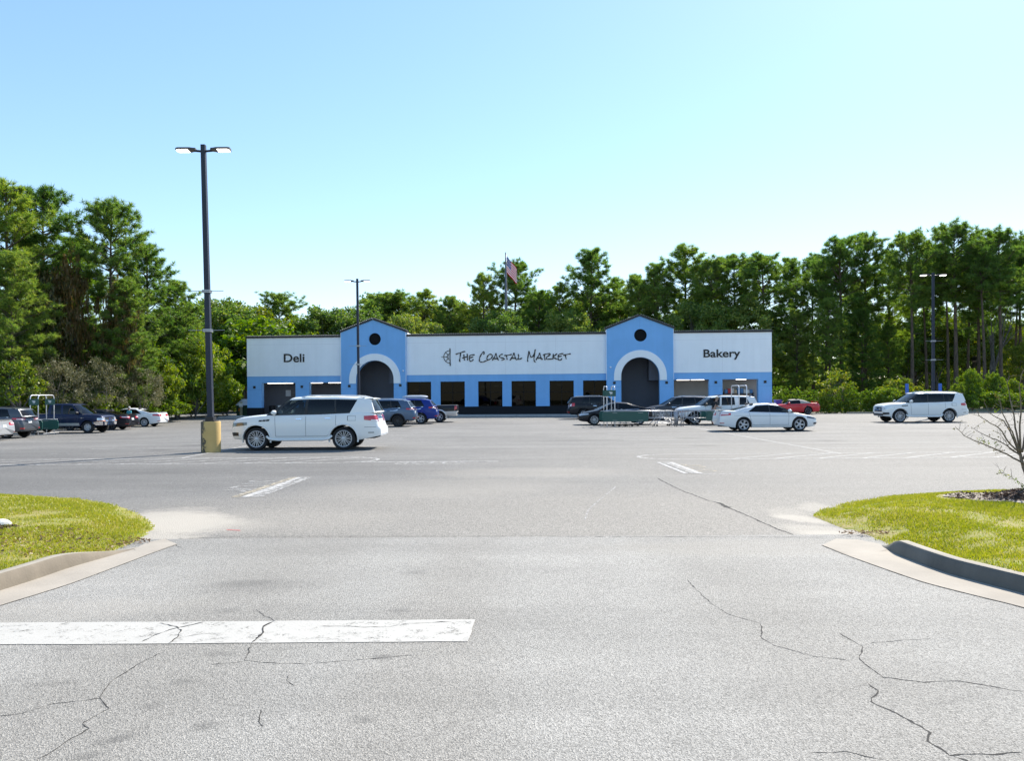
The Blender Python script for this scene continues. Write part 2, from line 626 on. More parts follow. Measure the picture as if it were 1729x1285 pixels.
def strip(name, pts, w, mat, parent, dz=0.004, flat=False):
    pts = [Vector((p[0], p[1], 0)) for p in pts]
    path = []
    for a, b in zip(pts[:-1], pts[1:]):
        n = max(1, int((b - a).length / 1.0))
        for i in range(n): path.append(a.lerp(b, i / n))
    path.append(pts[-1])
    L, Rr = [], []
    for i, p in enumerate(path):
        d = (path[min(i + 1, len(path) - 1)] - path[max(i - 1, 0)]).normalized()
        nrm = Vector((-d.y, d.x, 0)) * w * 0.5
        for arr, q in ((L, p + nrm), (Rr, p - nrm)):
            arr.append((q.x, q.y, zg(q.x, q.y) + dz))
    mb = MB()
    mb.grid([L, Rr])
    return mb.build(name, mat, parent)


# stop bar of the exit lane, two passes of paint with uneven ends
xa = -7.5
xb1, xb2 = G(799, 1048).x, G(790, 1086).x
y_far, y_mid, y_near = G(500, 1050).y, G(500, 1068).y, G(500, 1087).y
mb = MB()
for (xe, y0, y1) in ((xb1, y_mid, y_far), (xb2, y_near, y_mid)):
    n = 24
    lo = [(xa + (xe - xa) * i / n, y0 + R.uniform(-.006, .006) * (y0 == y_near), 0.0075) for i in range(n + 1)]
    hi = [(xa + (xe - xa) * i / n + (0.02 if i == n else 0), y1 + R.uniform(-.006, .006) * (y1 == y_far), 0.0075) for i in range(n + 1)]
    mb.grid([lo, hi])
bar = mb.build('stop_line', MARK_W, drive)
for i, (c, w) in enumerate([([(240, 1086), (262, 1075), (298, 1063), (345, 1052)], 0.013), ([(270, 1054), (298, 1061), (307, 1068), (303, 1078), (288, 1088)], 0.013), ([(307, 1078), (345, 1073), (380, 1071)], 0.008),
                            ([(466, 1050), (445, 1062), (443, 1070), (425, 1088)], 0.022), ([(540, 1060), (575, 1060), (610, 1061), (655, 1060), (690, 1055), (760, 1052)], 0.010)]):
    crack(c, w, drive, 0.0105, 60 + i)

YAWL = 0.0
ROWX = (-10.3, 10.2)
for cxr in ROWX:
    y0r = 27.3
    for k in range(13):
        y = y0r + k * 2.74
        if y > 63: break
        for sgn in (-1, 1):
            strip('parking_line', [(cxr + sgn * 0.1, y), (cxr + sgn * 5.6, y)], 0.10, MARK_L if (k + (sgn > 0)) % 3 else MARK_F, lot)
    strip('parking_line', [(cxr, y0r - 2.6), (cxr, 60)], 0.10, MARK_L, lot, 0.0055)
for k in range(9):
    strip('parking_line', [(-31.2, 39.5 + k * 2.74), (-25.6, 39.5 + k * 2.74)], 0.10, MARK_L, lot)
    strip('parking_line', [(26.0, 30 + k * 2.9), (31.5, 30 + k * 2.9)], 0.10, MARK_F, lot)


def endcap(cx0, cx1, y0, y1, mat, flip):
    """hatched island painted at the end of a parking row, round at one end"""
    r = (y1 - y0) / 2
    ym = (y0 + y1) / 2
    out = []
    for i in range(13):
        a = -pi / 2 + pi * i / 12
        out.append(((cx1 + 1.3 * r * cos(a)) if not flip else (cx1 - 1.3 * r * cos(a)), ym + r * sin(a)))
    out = [(cx0, y0)] + out + [(cx0, y1)]
    strip('island_outline', out, 0.11, mat, lot, 0.005)
    n = int(abs(cx1 - cx0) / 1.15)
    for i in range(n):
        x = cx0 + (cx1 - cx0) * i / n
        strip('hatch_line', [(x, y0 + 0.05), (x + (1.9 if not flip else 2.4), y1 - 0.05)], 0.10, mat, lot, 0.0062)


endcap(-16.0, -5.3, 22.7, 24.7, MARK_L, False)
endcap(16.5, 5.1, 23.0, 25.0, MARK_L, True)
strip('parking_line', [G(610, 780.5)[:2], G(842, 779.5)[:2]], 0.14, MARK_L, lot, 0.005)
strip('parking_line', [G(1180, 800.5)[:2], G(1500, 800)[:2]], 0.09, MARK_F, lot, 0.005)
for (a, b, w, mt) in ((G(519, 806.5), G(432, 840), 0.22, MARK_F), (G(508, 806.5), G(414, 840), 0.16, MARK_L), (G(497, 806.5), G(397, 840), 0.16, MARK_Y),
                      (G(1113, 781), G(1160, 800), 0.16, MARK_L), (G(1121, 781), G(1170, 800), 0.2, MARK_F), (G(1131, 781), G(1182, 800), 0.16, MARK_L)):
    strip('stop_bar', [a[:2], b[:2]], w, mt, lot, 0.0075)
strip('survey_mark', [G(383, 895.3)[:2], G(406, 896.6)[:2]], 0.022, MARK_R, lot, 0.006)
strip('scuff_line', [G(988, 878)[:2], G(993, 862)[:2], G(1012, 845)[:2], G(1040, 822)[:2]], 0.025, MARK_F, lot, 0.003)


def text_mesh(body, name, mat, size, extrude=0.0, align='LEFT', offset=0.0):
    cu = bpy.data.curves.new(name, 'FONT')
    cu.body = body
    cu.size = size
    cu.extrude = extrude
    cu.offset = offset
    cu.align_x = align
    cu.resolution_u = 6
    o = bpy.data.objects.new(name, cu)
    COL.objects.link(o)
    dg = bpy.context.evaluated_depsgraph_get()
    me = bpy.data.meshes.new_from_object(o.evaluated_get(dg))
    bpy.data.objects.remove(o)
    bpy.data.curves.remove(cu)
    me.materials.clear()
    me.materials.append(mat)
    me.name = name
    return me


def road_text(c, rz, w, h, mat):
    me = text_mesh('STOP', 'road_lettering', mat, 1.0, 0.0, 'CENTER')
    xs_ = [v.co.x for v in me.vertices]
    ys_ = [v.co.y for v in me.vertices]
    sx, sy = w / (max(xs_) - min(xs_)), h / (max(ys_) - min(ys_))
    o = link('road_lettering', me, lot)
    o.location = (c[0], c[1], zg(c[0], c[1]) + 0.006)
    o.rotation_euler = (0, 0, rz)
    o.scale = (sx, sy, 1)


cT = G(733, 777.5)
road_text((cT.x, cT.y - 0.35), pi, 2.0, 0.95, MARK_F)
cT = G(405, 821)
road_text((cT.x - 0.1, cT.y), -pi / 2, 2.2, 0.95, MARK_F)
cT = G(1196, 790)
road_text((cT.x, cT.y), pi / 2, 2.0, 0.8, MARK_Y)

# ================================================================ grass islands with kerb and gutter
def grass_soil():
    m, t, b = new_mat('turf_soil')
    p = worldpos(t)
    n = mth(t, 'ADD', mth(t, 'MULTIPLY', noise(t, p, 0.9, 5), 0.6), mth(t, 'MULTIPLY', noise(t, p, 8, 5), 0.4))
    c = ramp(t, n, [(0.32, (0.16, 0.20, 0.02)), (0.52, (0.25, 0.23, 0.05)), (0.66, (0.34, 0.26, 0.12))])
    t.links.new(c, b.inputs['Base Color'])
    b.inputs['Roughness'].default_value = 0.95
    bump(t, b, noise(t, p, 25, 5), 0.7, 0.03)
    return m


TURF = grass_soil()
CONC = stucco('kerb_concrete', (0.34, 0.305, 0.25), 0.15)
GUT = stucco('gutter_concrete', (0.37, 0.33, 0.275), 0.15)
BLADE = leafmat('grass_blade', (0.15, 0.20, 0.008), (0.28, 0.31, 0.016), (0.46, 0.38, 0.10), 0.35, 0.4)
LITTER = leafmat('dead_leaf_litter', (0.10, 0.055, 0.03), (0.22, 0.13, 0.07), (0.36, 0.26, 0.16), 0.15)
SAND = plain('loose_sand', (0.29, 0.25, 0.20), 0.95, var=0.2, scale=5, bmp=0.6)


def inside(poly, x, y):
    c = np.zeros(len(x), bool)
    n = len(poly)
    for i in range(n):
        x0, y0 = poly[i]
        x1, y1 = poly[(i + 1) % n]
        if y0 == y1: continue
        c ^= ((y0 > y) != (y1 > y)) & (x < (x1 - x0) * (y - y0) / (y1 - y0) + x0)
    return c


def edge_dist(poly, x, y):
    d = np.full(len(x), 1e9)
    n = len(poly)
    for i in range(n):
        a = np.array(poly[i]); b = np.array(poly[(i + 1) % n])
        ab = b - a
        t = np.clip(((x - a[0]) * ab[0] + (y - a[1]) * ab[1]) / max(1e-9, ab @ ab), 0, 1)
        d = np.minimum(d, np.hypot(x - a[0] - t * ab[0], y - a[1] - t * ab[1]))
    return d


rng = np.random.default_rng(5)


def vnoise(x, y, s, seed):
    r = np.random.default_rng(seed)
    tab = r.random((64, 64))
    X, Y = x / s + 100, y / s + 100
    i, j = np.floor(X).astype(int), np.floor(Y).astype(int)
    fx, fy = X - i, Y - j
    fx, fy = fx * fx * (3 - 2 * fx), fy * fy * (3 - 2 * fy)
    g = lambda a, b: tab[a % 64, b % 64]
    return (g(i, j) * (1 - fx) + g(i + 1, j) * fx) * (1 - fy) + (g(i, j + 1) * (1 - fx) + g(i + 1, j + 1) * fx) * fy


KERBED = {}


def free_dist(poly, x, y):
    d = np.full(len(x), 1e9)
    k0, k1 = KERBED[poly[0]]
    for i in range(len(poly)):
        if k0 <= i <= k1: continue
        a = np.array(poly[i]); b = np.array(poly[(i + 1) % len(poly)])
        ab = b - a
        t = np.clip(((x - a[0]) * ab[0] + (y - a[1]) * ab[1]) / max(1e-9, ab @ ab), 0, 1)
        d = np.minimum(d, np.hypot(x - a[0] - t * ab[0], y - a[1] - t * ab[1]))
    return d


def mound_z(poly, x, y, base, top, dist=1.2):
    d = free_dist(poly, x, y)
    k = np.clip(d / dist, 0, 1)
    return base + (top - base) * (k * k * (3 - 2 * k)) + 0.02 * (vnoise(x, y, 0.5, 3) - 0.5) * k


def island(name, poly, top, holes=None, nblades=60000, seed=1, bounds=None):
    poly = [tuple(p) for p in poly]
    # densify and roughen the edge
    rr = random.Random(seed)
    mn = np.min(poly, axis=0); mx = np.max(poly, axis=0)
    st = 0.10
    gx = np.arange(mn[0] - st, mx[0] + st, st); gy = np.arange(mn[1] - st, mx[1] + st, st)
    XX, YY = np.meshgrid(gx, gy)
    x, y = XX.ravel(), YY.ravel()
    ins = inside(poly, x, y)
    z = mound_z(poly, x, y, 0.012, top)
    kd, fd = edge_dist(poly, x, y), free_dist(poly, x, y)
    z = np.where(ins, z, np.where(fd > kd + .02, np.minimum(z, .135), -0.05))
    nx, ny = len(gx), len(gy)
    idx = np.arange(nx * ny).reshape(ny, nx)
    F = np.stack([idx[:-1, :-1].ravel(), idx[:-1, 1:].ravel(), idx[1:, 1:].ravel(), idx[1:, :-1].ravel()], 1)
    keep = ins[F].any(1)
    F = F[keep]
    o = link(name, np_mesh(name, np.stack([x, y, z], 1), F, TURF, smooth=True))
    o['kind'] = 'structure'
    # blades
    r = np.random.default_rng(seed)
    bx = r.uniform(bounds[0], bounds[1], nblades * 3); by = r.uniform(bounds[2], bounds[3], nblades * 3)
    # more blades nearer
    acc = inside(poly, bx, by)
    patch = vnoise(bx, by, 0.8, seed + 7) * 0.6 + vnoise(bx, by, 0.22, seed + 8) * 0.4
    d = free_dist(poly, bx, by)
    acc &= (r.random(len(bx)) < np.clip((patch - 0.22) * 3.2, 0.10, 1)) & (r.random(len(bx)) < np.clip(0.25 + d / 0.35, 0, 1))
    for (hx, hy, rx, ry) in (holes or []):
        q = ((bx - hx) / rx) ** 2 + ((by - hy) / ry) ** 2
        acc &= (q > 1 + 0.5 * (vnoise(bx, by, 0.25, 9) - 0.5)) | (r.random(len(bx)) < 0.015)
    bx, by, patch = bx[acc][:nblades], by[acc][:nblades], patch[acc][:nblades]
    n = len(bx)
    bz = mound_z(poly, bx, by, 0.012, top) - 0.004
    h = r.uniform(0.018, 0.045, n) * (0.55 + 0.9 * patch)
    az = r.uniform(0, 2 * pi, n)
    lean = r.uniform(0.1, 0.9, n) * h
    w = r.uniform(0.003, 0.006, n)
    ca, sa = np.cos(az), np.sin(az)
    wa = r.uniform(0, 2 * pi, n)
    wx, wy = np.cos(wa) * w, np.sin(wa) * w
    V = np.empty((n, 5, 3))
    V[:, 0] = np.stack([bx - wx, by - wy, bz], 1)
    V[:, 1] = np.stack([bx + wx, by + wy, bz], 1)
    V[:, 2] = np.stack([bx + wx * .8 + ca * lean * .4, by + wy * .8 + sa * lean * .4, bz + h * 0.62], 1)
    V[:, 3] = np.stack([bx + ca * lean, by + sa * lean, bz + h], 1)
    V[:, 4] = np.stack([bx - wx * .8 + ca * lean * .4, by - wy * .8 + sa * lean * .4, bz + h * 0.62], 1)
    k = np.arange(n)[:, None] * 5
    F = np.concatenate([k + np.array([[0, 1, 2, 4]])], 0)
    T = np.concatenate([k + np.array([[4, 2, 3, 3]])], 0)
    F3 = np.concatenate([F[:, [0, 1, 2]], F[:, [0, 2, 3]], T[:, :3]], 0)
    g = link('grass', np_mesh('grass', V.reshape(-1, 3), F3, BLADE))
    tag(g, 'short green lawn grass on the %s kerbed island' % ('left' if seed == 1 else 'right'), 'grass', kind='stuff')
    return o


def scatter_leaves(name, label, cat, cx, cy, rx, ry, n, zf, seed, size=0.03, mat=None, lift=0.01, poly=None):
    r = np.random.default_rng(seed)
    a = r.uniform(0, 2 * pi, n); q = np.sqrt(r.random(n))
    x = cx + rx * q * np.cos(a); y = cy + ry * q * np.sin(a)
    if poly is not None:
        k = inside([tuple(p) for p in poly], x, y)
        x, y = x[k], y[k]
        n = len(x)
    z = zf(x, y) + lift
    t = r.normal(size=(n, 3)); t[:, 2] *= 0.5; t /= np.linalg.norm(t, axis=1)[:, None]
    b = np.cross(t, r.normal(size=(n, 3)) * [0.4, 0.4, 1]); b /= np.linalg.norm(b, axis=1)[:, None]
    s = r.uniform(0.5, 1.3, n)[:, None] * size
    c = np.stack([x, y, z], 1)
    V = np.stack([c - t * s, c + b * s * .45, c + t * s, c - b * s * .45], 1).reshape(-1, 3)
    V[:, 2] = np.maximum(V[:, 2], np.repeat(z, 4) - lift * .8)
    o = link(name, np_mesh(name, V, np.arange(4 * n).reshape(-1, 4), mat or LITTER))
    return tag(o, label, cat, kind='stuff')


FLOW_L = [(-330, 1105), (-150, 1045), (0, 999), (60, 980), (120, 959), (180, 942), (222, 930), (240, 926)]
FLOW_R = [(2000, 1090), (1850, 1044), (1729, 1004), (1660, 986), (1600, 970), (1545, 950), (1510, 936), (1484, 922)]


def behind(flow, side, d):
    q = [G(*p) for p in flow]
    out = []
    for i in range(len(q) - 1):
        t = (q[min(i + 1, len(q) - 1)] - q[max(i - 1, 0)]).normalized()
        out.append((q[i].x - t.y * side * d, q[i].y + t.x * side * d))
    return out


polyL = [gxy(*p) for p in [(262, 891), (252, 879), (228, 865), (190, 852), (135, 843), (60, 838), (0, 836.5), (-150, 835), (-500, 834)]] + [(-16, 8.2)] + behind(FLOW_L, 1, .15) + [gxy(240, 911)]
KERBED[tuple(polyL[0])] = (9, 15)
islL = island('left_island', polyL, 0.15, None, 110000, 1, (-12, -4.8, 7.3, 15.5))
polyR = [gxy(*p) for p in [(1370, 873), (1388, 861), (1440, 848), (1500, 839.5), (1580, 833.5), (1729, 830), (1900, 829), (2300, 828)]] + [(20, 7)] + behind(FLOW_R, -1, .15) + [gxy(*p) for p in [(1440, 897), (1400, 887)]]
KERBED[tuple(polyR[0])] = (8, 14)
bedc = G(1716, 857)
islR = island('right_island', polyR, 0.16, [(bedc.x, bedc.y, 1.15, 0.72), (*gxy(1480, 906), 0.45, 0.16)], 170000, 2, (4.6, 12.5, 6.4, 15.6))
zR = lambda x, y: mound_z([tuple(p) for p in polyR], x, y, 0.012, 0.16)
zL = lambda x, y: mound_z([tuple(p) for p in polyL], x, y, 0.012, 0.15)
# planting bed: sand with a mulch mound
mb = MB()
rows = []
for i in range(9):
    q = i / 8
    row = []
    for k in range(28):
        a = 2 * pi * k / 28
        rr_ = q * (1 + 0.12 * sin(3 * a + 1) + 0.08 * sin(7 * a))
        x, y = bedc.x + 1.1 * rr_ * cos(a), bedc.y + 0.68 * rr_ * sin(a)
        row.append((x, y, float(zR(np.array([x]), np.array([y]))[0]) + 0.012 + 0.10 * max(0, 1 - ((x - bedc.x - .5) / .8) ** 2 - ((y - bedc.y) / .6) ** 2) + R.uniform(-.006, .006)))
    rows.append(row)
mb.grid(rows, closed=True)
bed = mb.build('planting_bed', SAND, smooth=True)
bed['kind'] = 'structure'
bz = lambda x, y: zR(x, y) + 0.015 + 0.10 * np.maximum(0, 1 - ((x - bedc.x - .5) / .8) ** 2 - ((y - bedc.y) / .6) ** 2)
MULCH = leafmat('bark_mulch', (0.05, 0.032, 0.022), (0.11, 0.07, 0.05), (0.2, 0.14, 0.1), 0.02)
scatter_leaves('mulch', 'dark bark mulch heaped round the young tree', 'mulch', bedc.x + 0.45, bedc.y, 0.8, 0.52, 3000, bz, 4, 0.045, MULCH)
scatter_leaves('mulch', 'thin scatter of bark over the sandy planting bed', 'mulch', bedc.x - .1, bedc.y, 1.0, 0.6, 700, bz, 14, 0.035, MULCH)
scatter_leaves('leaf_litter', 'dry brown leaf litter scattered on the left island lawn', 'leaf litter', *gxy(60, 935), 2.2, 1.0, 900, zL, 5, 0.03, lift=0.02, poly=polyL)
scatter_leaves('leaf_litter', 'dry brown leaf litter at the tip of the left island', 'leaf litter', *gxy(205, 918), 0.4, 0.2, 110, lambda x, y: 0.02 + 0 * x, 6, 0.025)
scatter_leaves('leaf_litter', 'dry brown leaf litter at the tip of the right island', 'leaf litter', *gxy(1480, 904), 0.5, 0.15, 160, lambda x, y: 0.03 + 0 * x, 7, 0.025)
# pale stone in the left island bed
mb = MB()
q = G(2, 905)
rows = []
for i in range(6):
    ph = pi / 2 * i / 5
    rows.append([(q.x + 0.13 * cos(ph) * cos(a) * (1 + .2 * sin(3 * a)), q.y + 0.10 * cos(ph) * sin(a), float(zL(np.array([q.x]), np.array([q.y]))[0]) + 0.10 * sin(ph) - .01) for a in [2 * pi * k / 10 for k in range(10)]])
mb.grid(rows, closed=True)
tag(mb.build('stone', plain('pale_stone', (0.62, 0.6, 0.56), 0.9, bmp=.3)), 'small pale stone lying in the grass of the left island', 'stone')
scatter_leaves('leaf_litter', 'dark mulch around the pale stone on the left island', 'mulch', q.x, q.y - .25, 0.35, 0.22, 260, zL, 8, 0.04, MULCH)


FACE_R = stucco('dark_kerb_face', (0.15, 0.145, 0.13), 0.3)  # right kerb face coloured darker than the kerb top and the left face
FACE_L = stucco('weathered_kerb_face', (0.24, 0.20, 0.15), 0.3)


def kerb(name, flow, outer, side, label, taper):
    """kerb and gutter: flow = foot of the kerb face, outer = lip of the gutter, both from near to the nose"""
    fl = [G(*p) for p in flow]
    ou = [G(*p) for p in outer]

    def resample(pts, n):
        d = [0]
        for a, b in zip(pts[:-1], pts[1:]): d.append(d[-1] + (b - a).length)
        out = []
        for i in range(n):
            s_ = d[-1] * i / (n - 1)
            k = 0
            while k < len(d) - 2 and d[k + 1] < s_: k += 1
            out.append(pts[k].lerp(pts[k + 1], (s_ - d[k]) / max(1e-9, d[k + 1] - d[k])))
        # smooth
        for _ in range(3):
            out = [out[0]] + [(out[i - 1] + out[i] * 2 + out[i + 1]) / 4 for i in range(1, n - 1)] + [out[-1]]
        return out
    n = 48
    fl, ou = resample(fl, n), resample(ou, n)
    tot = sum((b - a).length for a, b in zip(fl[:-1], fl[1:]))
    s_ = 0
    rows, gut = [], []
    for i in range(n):
        if i: s_ += (fl[i] - fl[i - 1]).length
        d = (fl[min(i + 1, n - 1)] - fl[max(i - 1, 0)]).normalized()
        nr = Vector((-d.y, d.x, 0)) * side
        rem = tot - s_
        k = sstep(rem / taper)
        h = 0.155 * k + 0.004
        z0 = 0.006
        w = 0.17 * (0.35 + 0.65 * k)
        prof = [(0, z0), (0.012, z0 + h * .3), (0.03, z0 + h * .78), (0.055, z0 + h * .97), (0.09, z0 + h), (w - .02, z0 + h), (w, z0 + h - .015), (w + .003, -0.02)]
        rows.append([fl[i] + nr * a + Vector((0, 0, b)) for a, b in prof])
        gut.append([ou[i] + Vector((0, 0, 0.009)), ou[i].lerp(fl[i], .5) + Vector((0, 0, 0.0125)), ou[i].lerp(fl[i], .97) + Vector((0, 0, 0.0075)), fl[i] + nr * 0.02 + Vector((0, 0, 0.0075))])
    root = MB()
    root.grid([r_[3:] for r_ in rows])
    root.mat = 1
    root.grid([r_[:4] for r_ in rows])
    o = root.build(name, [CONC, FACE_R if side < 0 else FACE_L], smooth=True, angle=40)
    o['kind'] = 'structure'
    mb = MB()
    mb.grid(gut)
    g_ = mb.build('gutter', GUT, o, smooth=True)
    for i in ():
        mb = MB()
        d = (fl[i + 1] - fl[i]).normalized() * .005
        up = Vector((0, 0, .002))
        nr = Vector((-d.y, d.x, 0)).normalized() * side
        pr = [p - nr * .0015 + up for p in gut[i][:3] + rows[i][1:7]]
        mb.grid([[p - d for p in pr], [p + d for p in pr]])
        mb.build('kerb_joint', CRACK, o)
    # dark joint along the gutter lip
    mb = MB()
    for i in range(n - 1):
        a, b = ou[i], ou[i + 1]
        d = (b - a).normalized()
        nn = Vector((-d.y, d.x, 0)) * side * -1
        wj = R.uniform(0.004, 0.013) if side < 0 else R.uniform(0.003, 0.007)
        mb.add([a + nn * .001 + Vector((0, 0, .0065)), b + nn * .001 + Vector((0, 0, .0065)), b + nn * wj + Vector((0, 0, .0065)), a + nn * wj + Vector((0, 0, .0065))], [(0, 1, 2, 3)])
    mb.build('joint', CRACK, o)
    return o


kerb('left_kerb', FLOW_L, [(-330, 1140), (-150, 1075), (0, 1024), (60, 1006), (120, 987), (200, 957), (260, 934), (300, 920)], 1, '', 1.4)
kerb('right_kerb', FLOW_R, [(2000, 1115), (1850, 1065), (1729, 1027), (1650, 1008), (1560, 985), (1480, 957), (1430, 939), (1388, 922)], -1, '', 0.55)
# sloping apron slabs that finish each gutter at its nose
for nm, pts in (('gutter_apron', [(1388, 922), (1412, 911), (1450, 913), (1486, 920), (1500, 930), (1440, 941)]), ('gutter_apron', [(298, 920), (278, 911), (248, 918), (226, 929), (236, 936), (262, 932)])):
    mb = MB()
    q = [G(*p) + Vector((0, 0, 0.0105)) for p in pts]
    mb.add(q, [tuple(range(len(q)))])
    o = mb.build(nm, GUT)
    o['kind'] = 'structure'

# ================================================================ the market building
BYAW = radians(4.0)
BX0, BY0 = P(861, 640, 73.0).x, 73.0


def F2(u, v=None, back=0.0):
    """photograph position -> (along the front, height) on the front plane of the market"""
    a, _ = unroll(u, 640 if v is None else v)
    k = a / FPX
    ox, oy = BX0 + back * sin(BYAW), BY0 + back * cos(BYAW)
    t = (k * oy - ox) / (cos(BYAW) + k * sin(BYAW))
    if v is None: return t
    Y = oy - t * sin(BYAW)
    return t, P(u, v, Y).z


bld = empty('market_building', (BX0, BY0, 0), -BYAW)
tag(bld, 'long low grocery market with white and blue stucco front and two arched gables', 'building')
WHITE = stucco('white_stucco', (0.90, 0.94, 0.97), 0.04)
BLUE = stucco('blue_stucco', (0.22, 0.48, 0.84), 0.06)
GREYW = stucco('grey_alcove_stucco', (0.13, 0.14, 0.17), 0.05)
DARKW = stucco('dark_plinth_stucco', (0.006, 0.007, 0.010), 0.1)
CAPM = plain('dark_metal_coping', (0.022, 0.022, 0.026), 0.45, 0.3)
CAPR = plain('pale_rib_edge', (0.30, 0.30, 0.30), 0.5, 0.5)
BLACK = plain('black_metal', (0.012, 0.012, 0.014), 0.5)
JOINT = plain('stucco_joint', (0.62, 0.63, 0.66), 0.9)
JOINTB = plain('blue_stucco_joint', (0.15, 0.28, 0.5), 0.9)
STORE = glass('storefront_glass', (0.05, 0.055, 0.055), 0.24)
DARKI = plain('dark_interior', (0.012, 0.012, 0.013), 0.9)
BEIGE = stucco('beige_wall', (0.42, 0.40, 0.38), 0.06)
TUBE = emit('lit_tube', (1, 0.93, 0.82), 1.6)
LETTER = plain('black_lettering', (0.008, 0.008, 0.009), 0.45)

XL, XR = F2(417.5), F2(1303.5)
TL0, TL1 = F2(577.5), F2(687)
TR0, TR1 = F2(1024), F2(1137)
ZT = F2(861, 566)[1]              # top of parapet
ZW = F2(861, 632)[1]              # foot of the white panels
ZF = F2(861, 643.5)[1]            # foot of the blue fascia, head of windows
ZP = 0.86                         # plinth
EAVE = F2(632, 561.5)[1]
APEX = F2(632, 540.5)[1]
DEP = 30.0
ALC = 3.2                          # depth of walkways and alcoves
print('BUILD', XL, XR, ZT, ZW, ZF, EAVE, APEX, TL0, TL1, TR0, TR1)


def part(name, mat, boxes, parent=bld, **kw):
    mb = MB()
    for lo, hi in boxes: mb.box(lo, hi)
    return mb.build(name, mat, parent, **kw)


# white upper panels, 35 mm proud of the blue below
for (a, b) in ((XL, TL0), (TL1, TR0), (TR1, XR)):
    part('wall_panel', WHITE, [((a, -0.035, ZW), (b, 0.30, ZT))])
    part('fascia', BLUE, [((a, 0.0, ZF), (b, 0.30, ZW))])
    n = max(1, int((b - a) / 4.2))
    for i in range(1, n):
        x = a + (b - a) * i / n
        part('control_joint', JOINT, [((x - .006, -0.037, ZW + .01), (x + .006, -0.034, ZT - .26))])
    part('control_joint', JOINT, [((a + .02, -0.037, ZT - 0.62), (b - .02, -0.034, ZT - 0.608))])
    # coping with its row of ribs
    part('coping', CAPM, [((a - (0.08 if a == XL else 0), -0.12, ZT), (b + (0.08 if b == XR else 0), 0.42, ZT + 0.18))])
    mb = MB()
    k = int((b - a) / 0.165)
    for i in range(k):
        x = a + (b - a) * (i + .5) / k
        mb.box((x - .025, -0.14, ZT + 0.181), (x + .025, 0.30, ZT + 0.235))
    mb.build('coping_ribs', CAPR, bld)['kind'] = 'stuff'

# pillars of the side walkways
pill = [(XL, F2(441.5)), (F2(499), F2(522)), (F2(1197.5), F2(1220)), (F2(1280.5), XR)]
for (a, b) in pill:
    part('pillar', BLUE, [((a, 0.001, ZP), (b, 0.62, ZF))])
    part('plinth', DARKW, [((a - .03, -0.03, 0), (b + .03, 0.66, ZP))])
    part('control_joint', JOINTB, [((a + .01, -0.004, ZF - .62), (b - .01, 0.002, ZF - .605))])
# piers between the shop windows
wins = [(F2(a), F2(b)) for a, b in ((688.5, 728), (743.7, 784.8), (807.5, 848.3), (863.7, 904.8), (928, 968.8), (984.6, 1023.5))]
for (a, b) in zip([w[1] for w in wins[:-1]], [w[0] for w in wins[1:]]):
    part('pier', BLUE, [((a, 0.001, ZP), (b, 0.30, ZF))])
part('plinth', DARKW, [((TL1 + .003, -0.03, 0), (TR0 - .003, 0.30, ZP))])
STOREF = plain('window_frame', (0.004, 0.004, 0.005), 0.6, spec=.2)
SILV = plain('shelf_goods', (0.12, 0.11, 0.11), 0.7, var=0.6, scale=9)
for i, (a, b) in enumerate(wins):
    fr = MB()
    f = 0.055
    for lo, hi in (((a, .1, ZP), (a + f, .2, ZF)), ((b - f, .1, ZP), (b, .2, ZF)), ((a + f, .1, ZF - f), (b - f, .2, ZF)), ((a + f, .1, ZP), (b - f, .2, ZP + f)),
                   (((a + b) / 2 - .025, .11, ZP + f), ((a + b) / 2 + .025, .19, ZF - f)), ((a + f, .11, ZP + 1.28), ((a + b) / 2 - .025, .19, ZP + 1.33)), (((a + b) / 2 + .025, .11, ZP + 1.28), (b - f, .19, ZP + 1.33))):
        fr.box(lo, hi)
    w = fr.build('window', STOREF, bld)
    for (p, q) in ((a + f, (a + b) / 2 - .025), ((a + b) / 2 + .025, b - f)):
        for (r0, r1) in ((ZP + f, ZP + 1.28), (ZP + 1.33, ZF - f)):
            part('pane', STORE, [((p, .14, r0), (q, .15, r1))], w)
# shop interior behind the windows
part('interior', DARKI, [((TL1 + .1, 5.5, 0.02), (TR0 - .1, 5.6, ZF + .6)), ((TL1 + .1, .32, 0.02), (TR0 - .1, 5.5, 0.06)), ((TL1 + .1, .32, ZF + .5), (TR0 - .1, 5.5, ZF + .6))])
for i in range(7):
    x = TL1 + 1.2 + i * 2.5
    part('shelf', SILV, [((x, 3.0, 0.07), (x + 1.9, 3.6, 1.55))])
for (u, v) in ((694, 657.5), (705, 660), (817, 655), (838, 654), (880, 652), (945, 652)):
    x, z = F2(u, v, 3.0)
    part('ceiling_light', TUBE, [((x - .22, 2.8, z + .1), (x + .22, 3.3, z + .15))])


# ---- gabled entrance towers
def arc(cx, cz, r, a0, a1, n):
    return [(cx + r * cos(a0 + (a1 - a0) * i / n), cz + r * sin(a0 + (a1 - a0) * i / n)) for i in range(n + 1)]


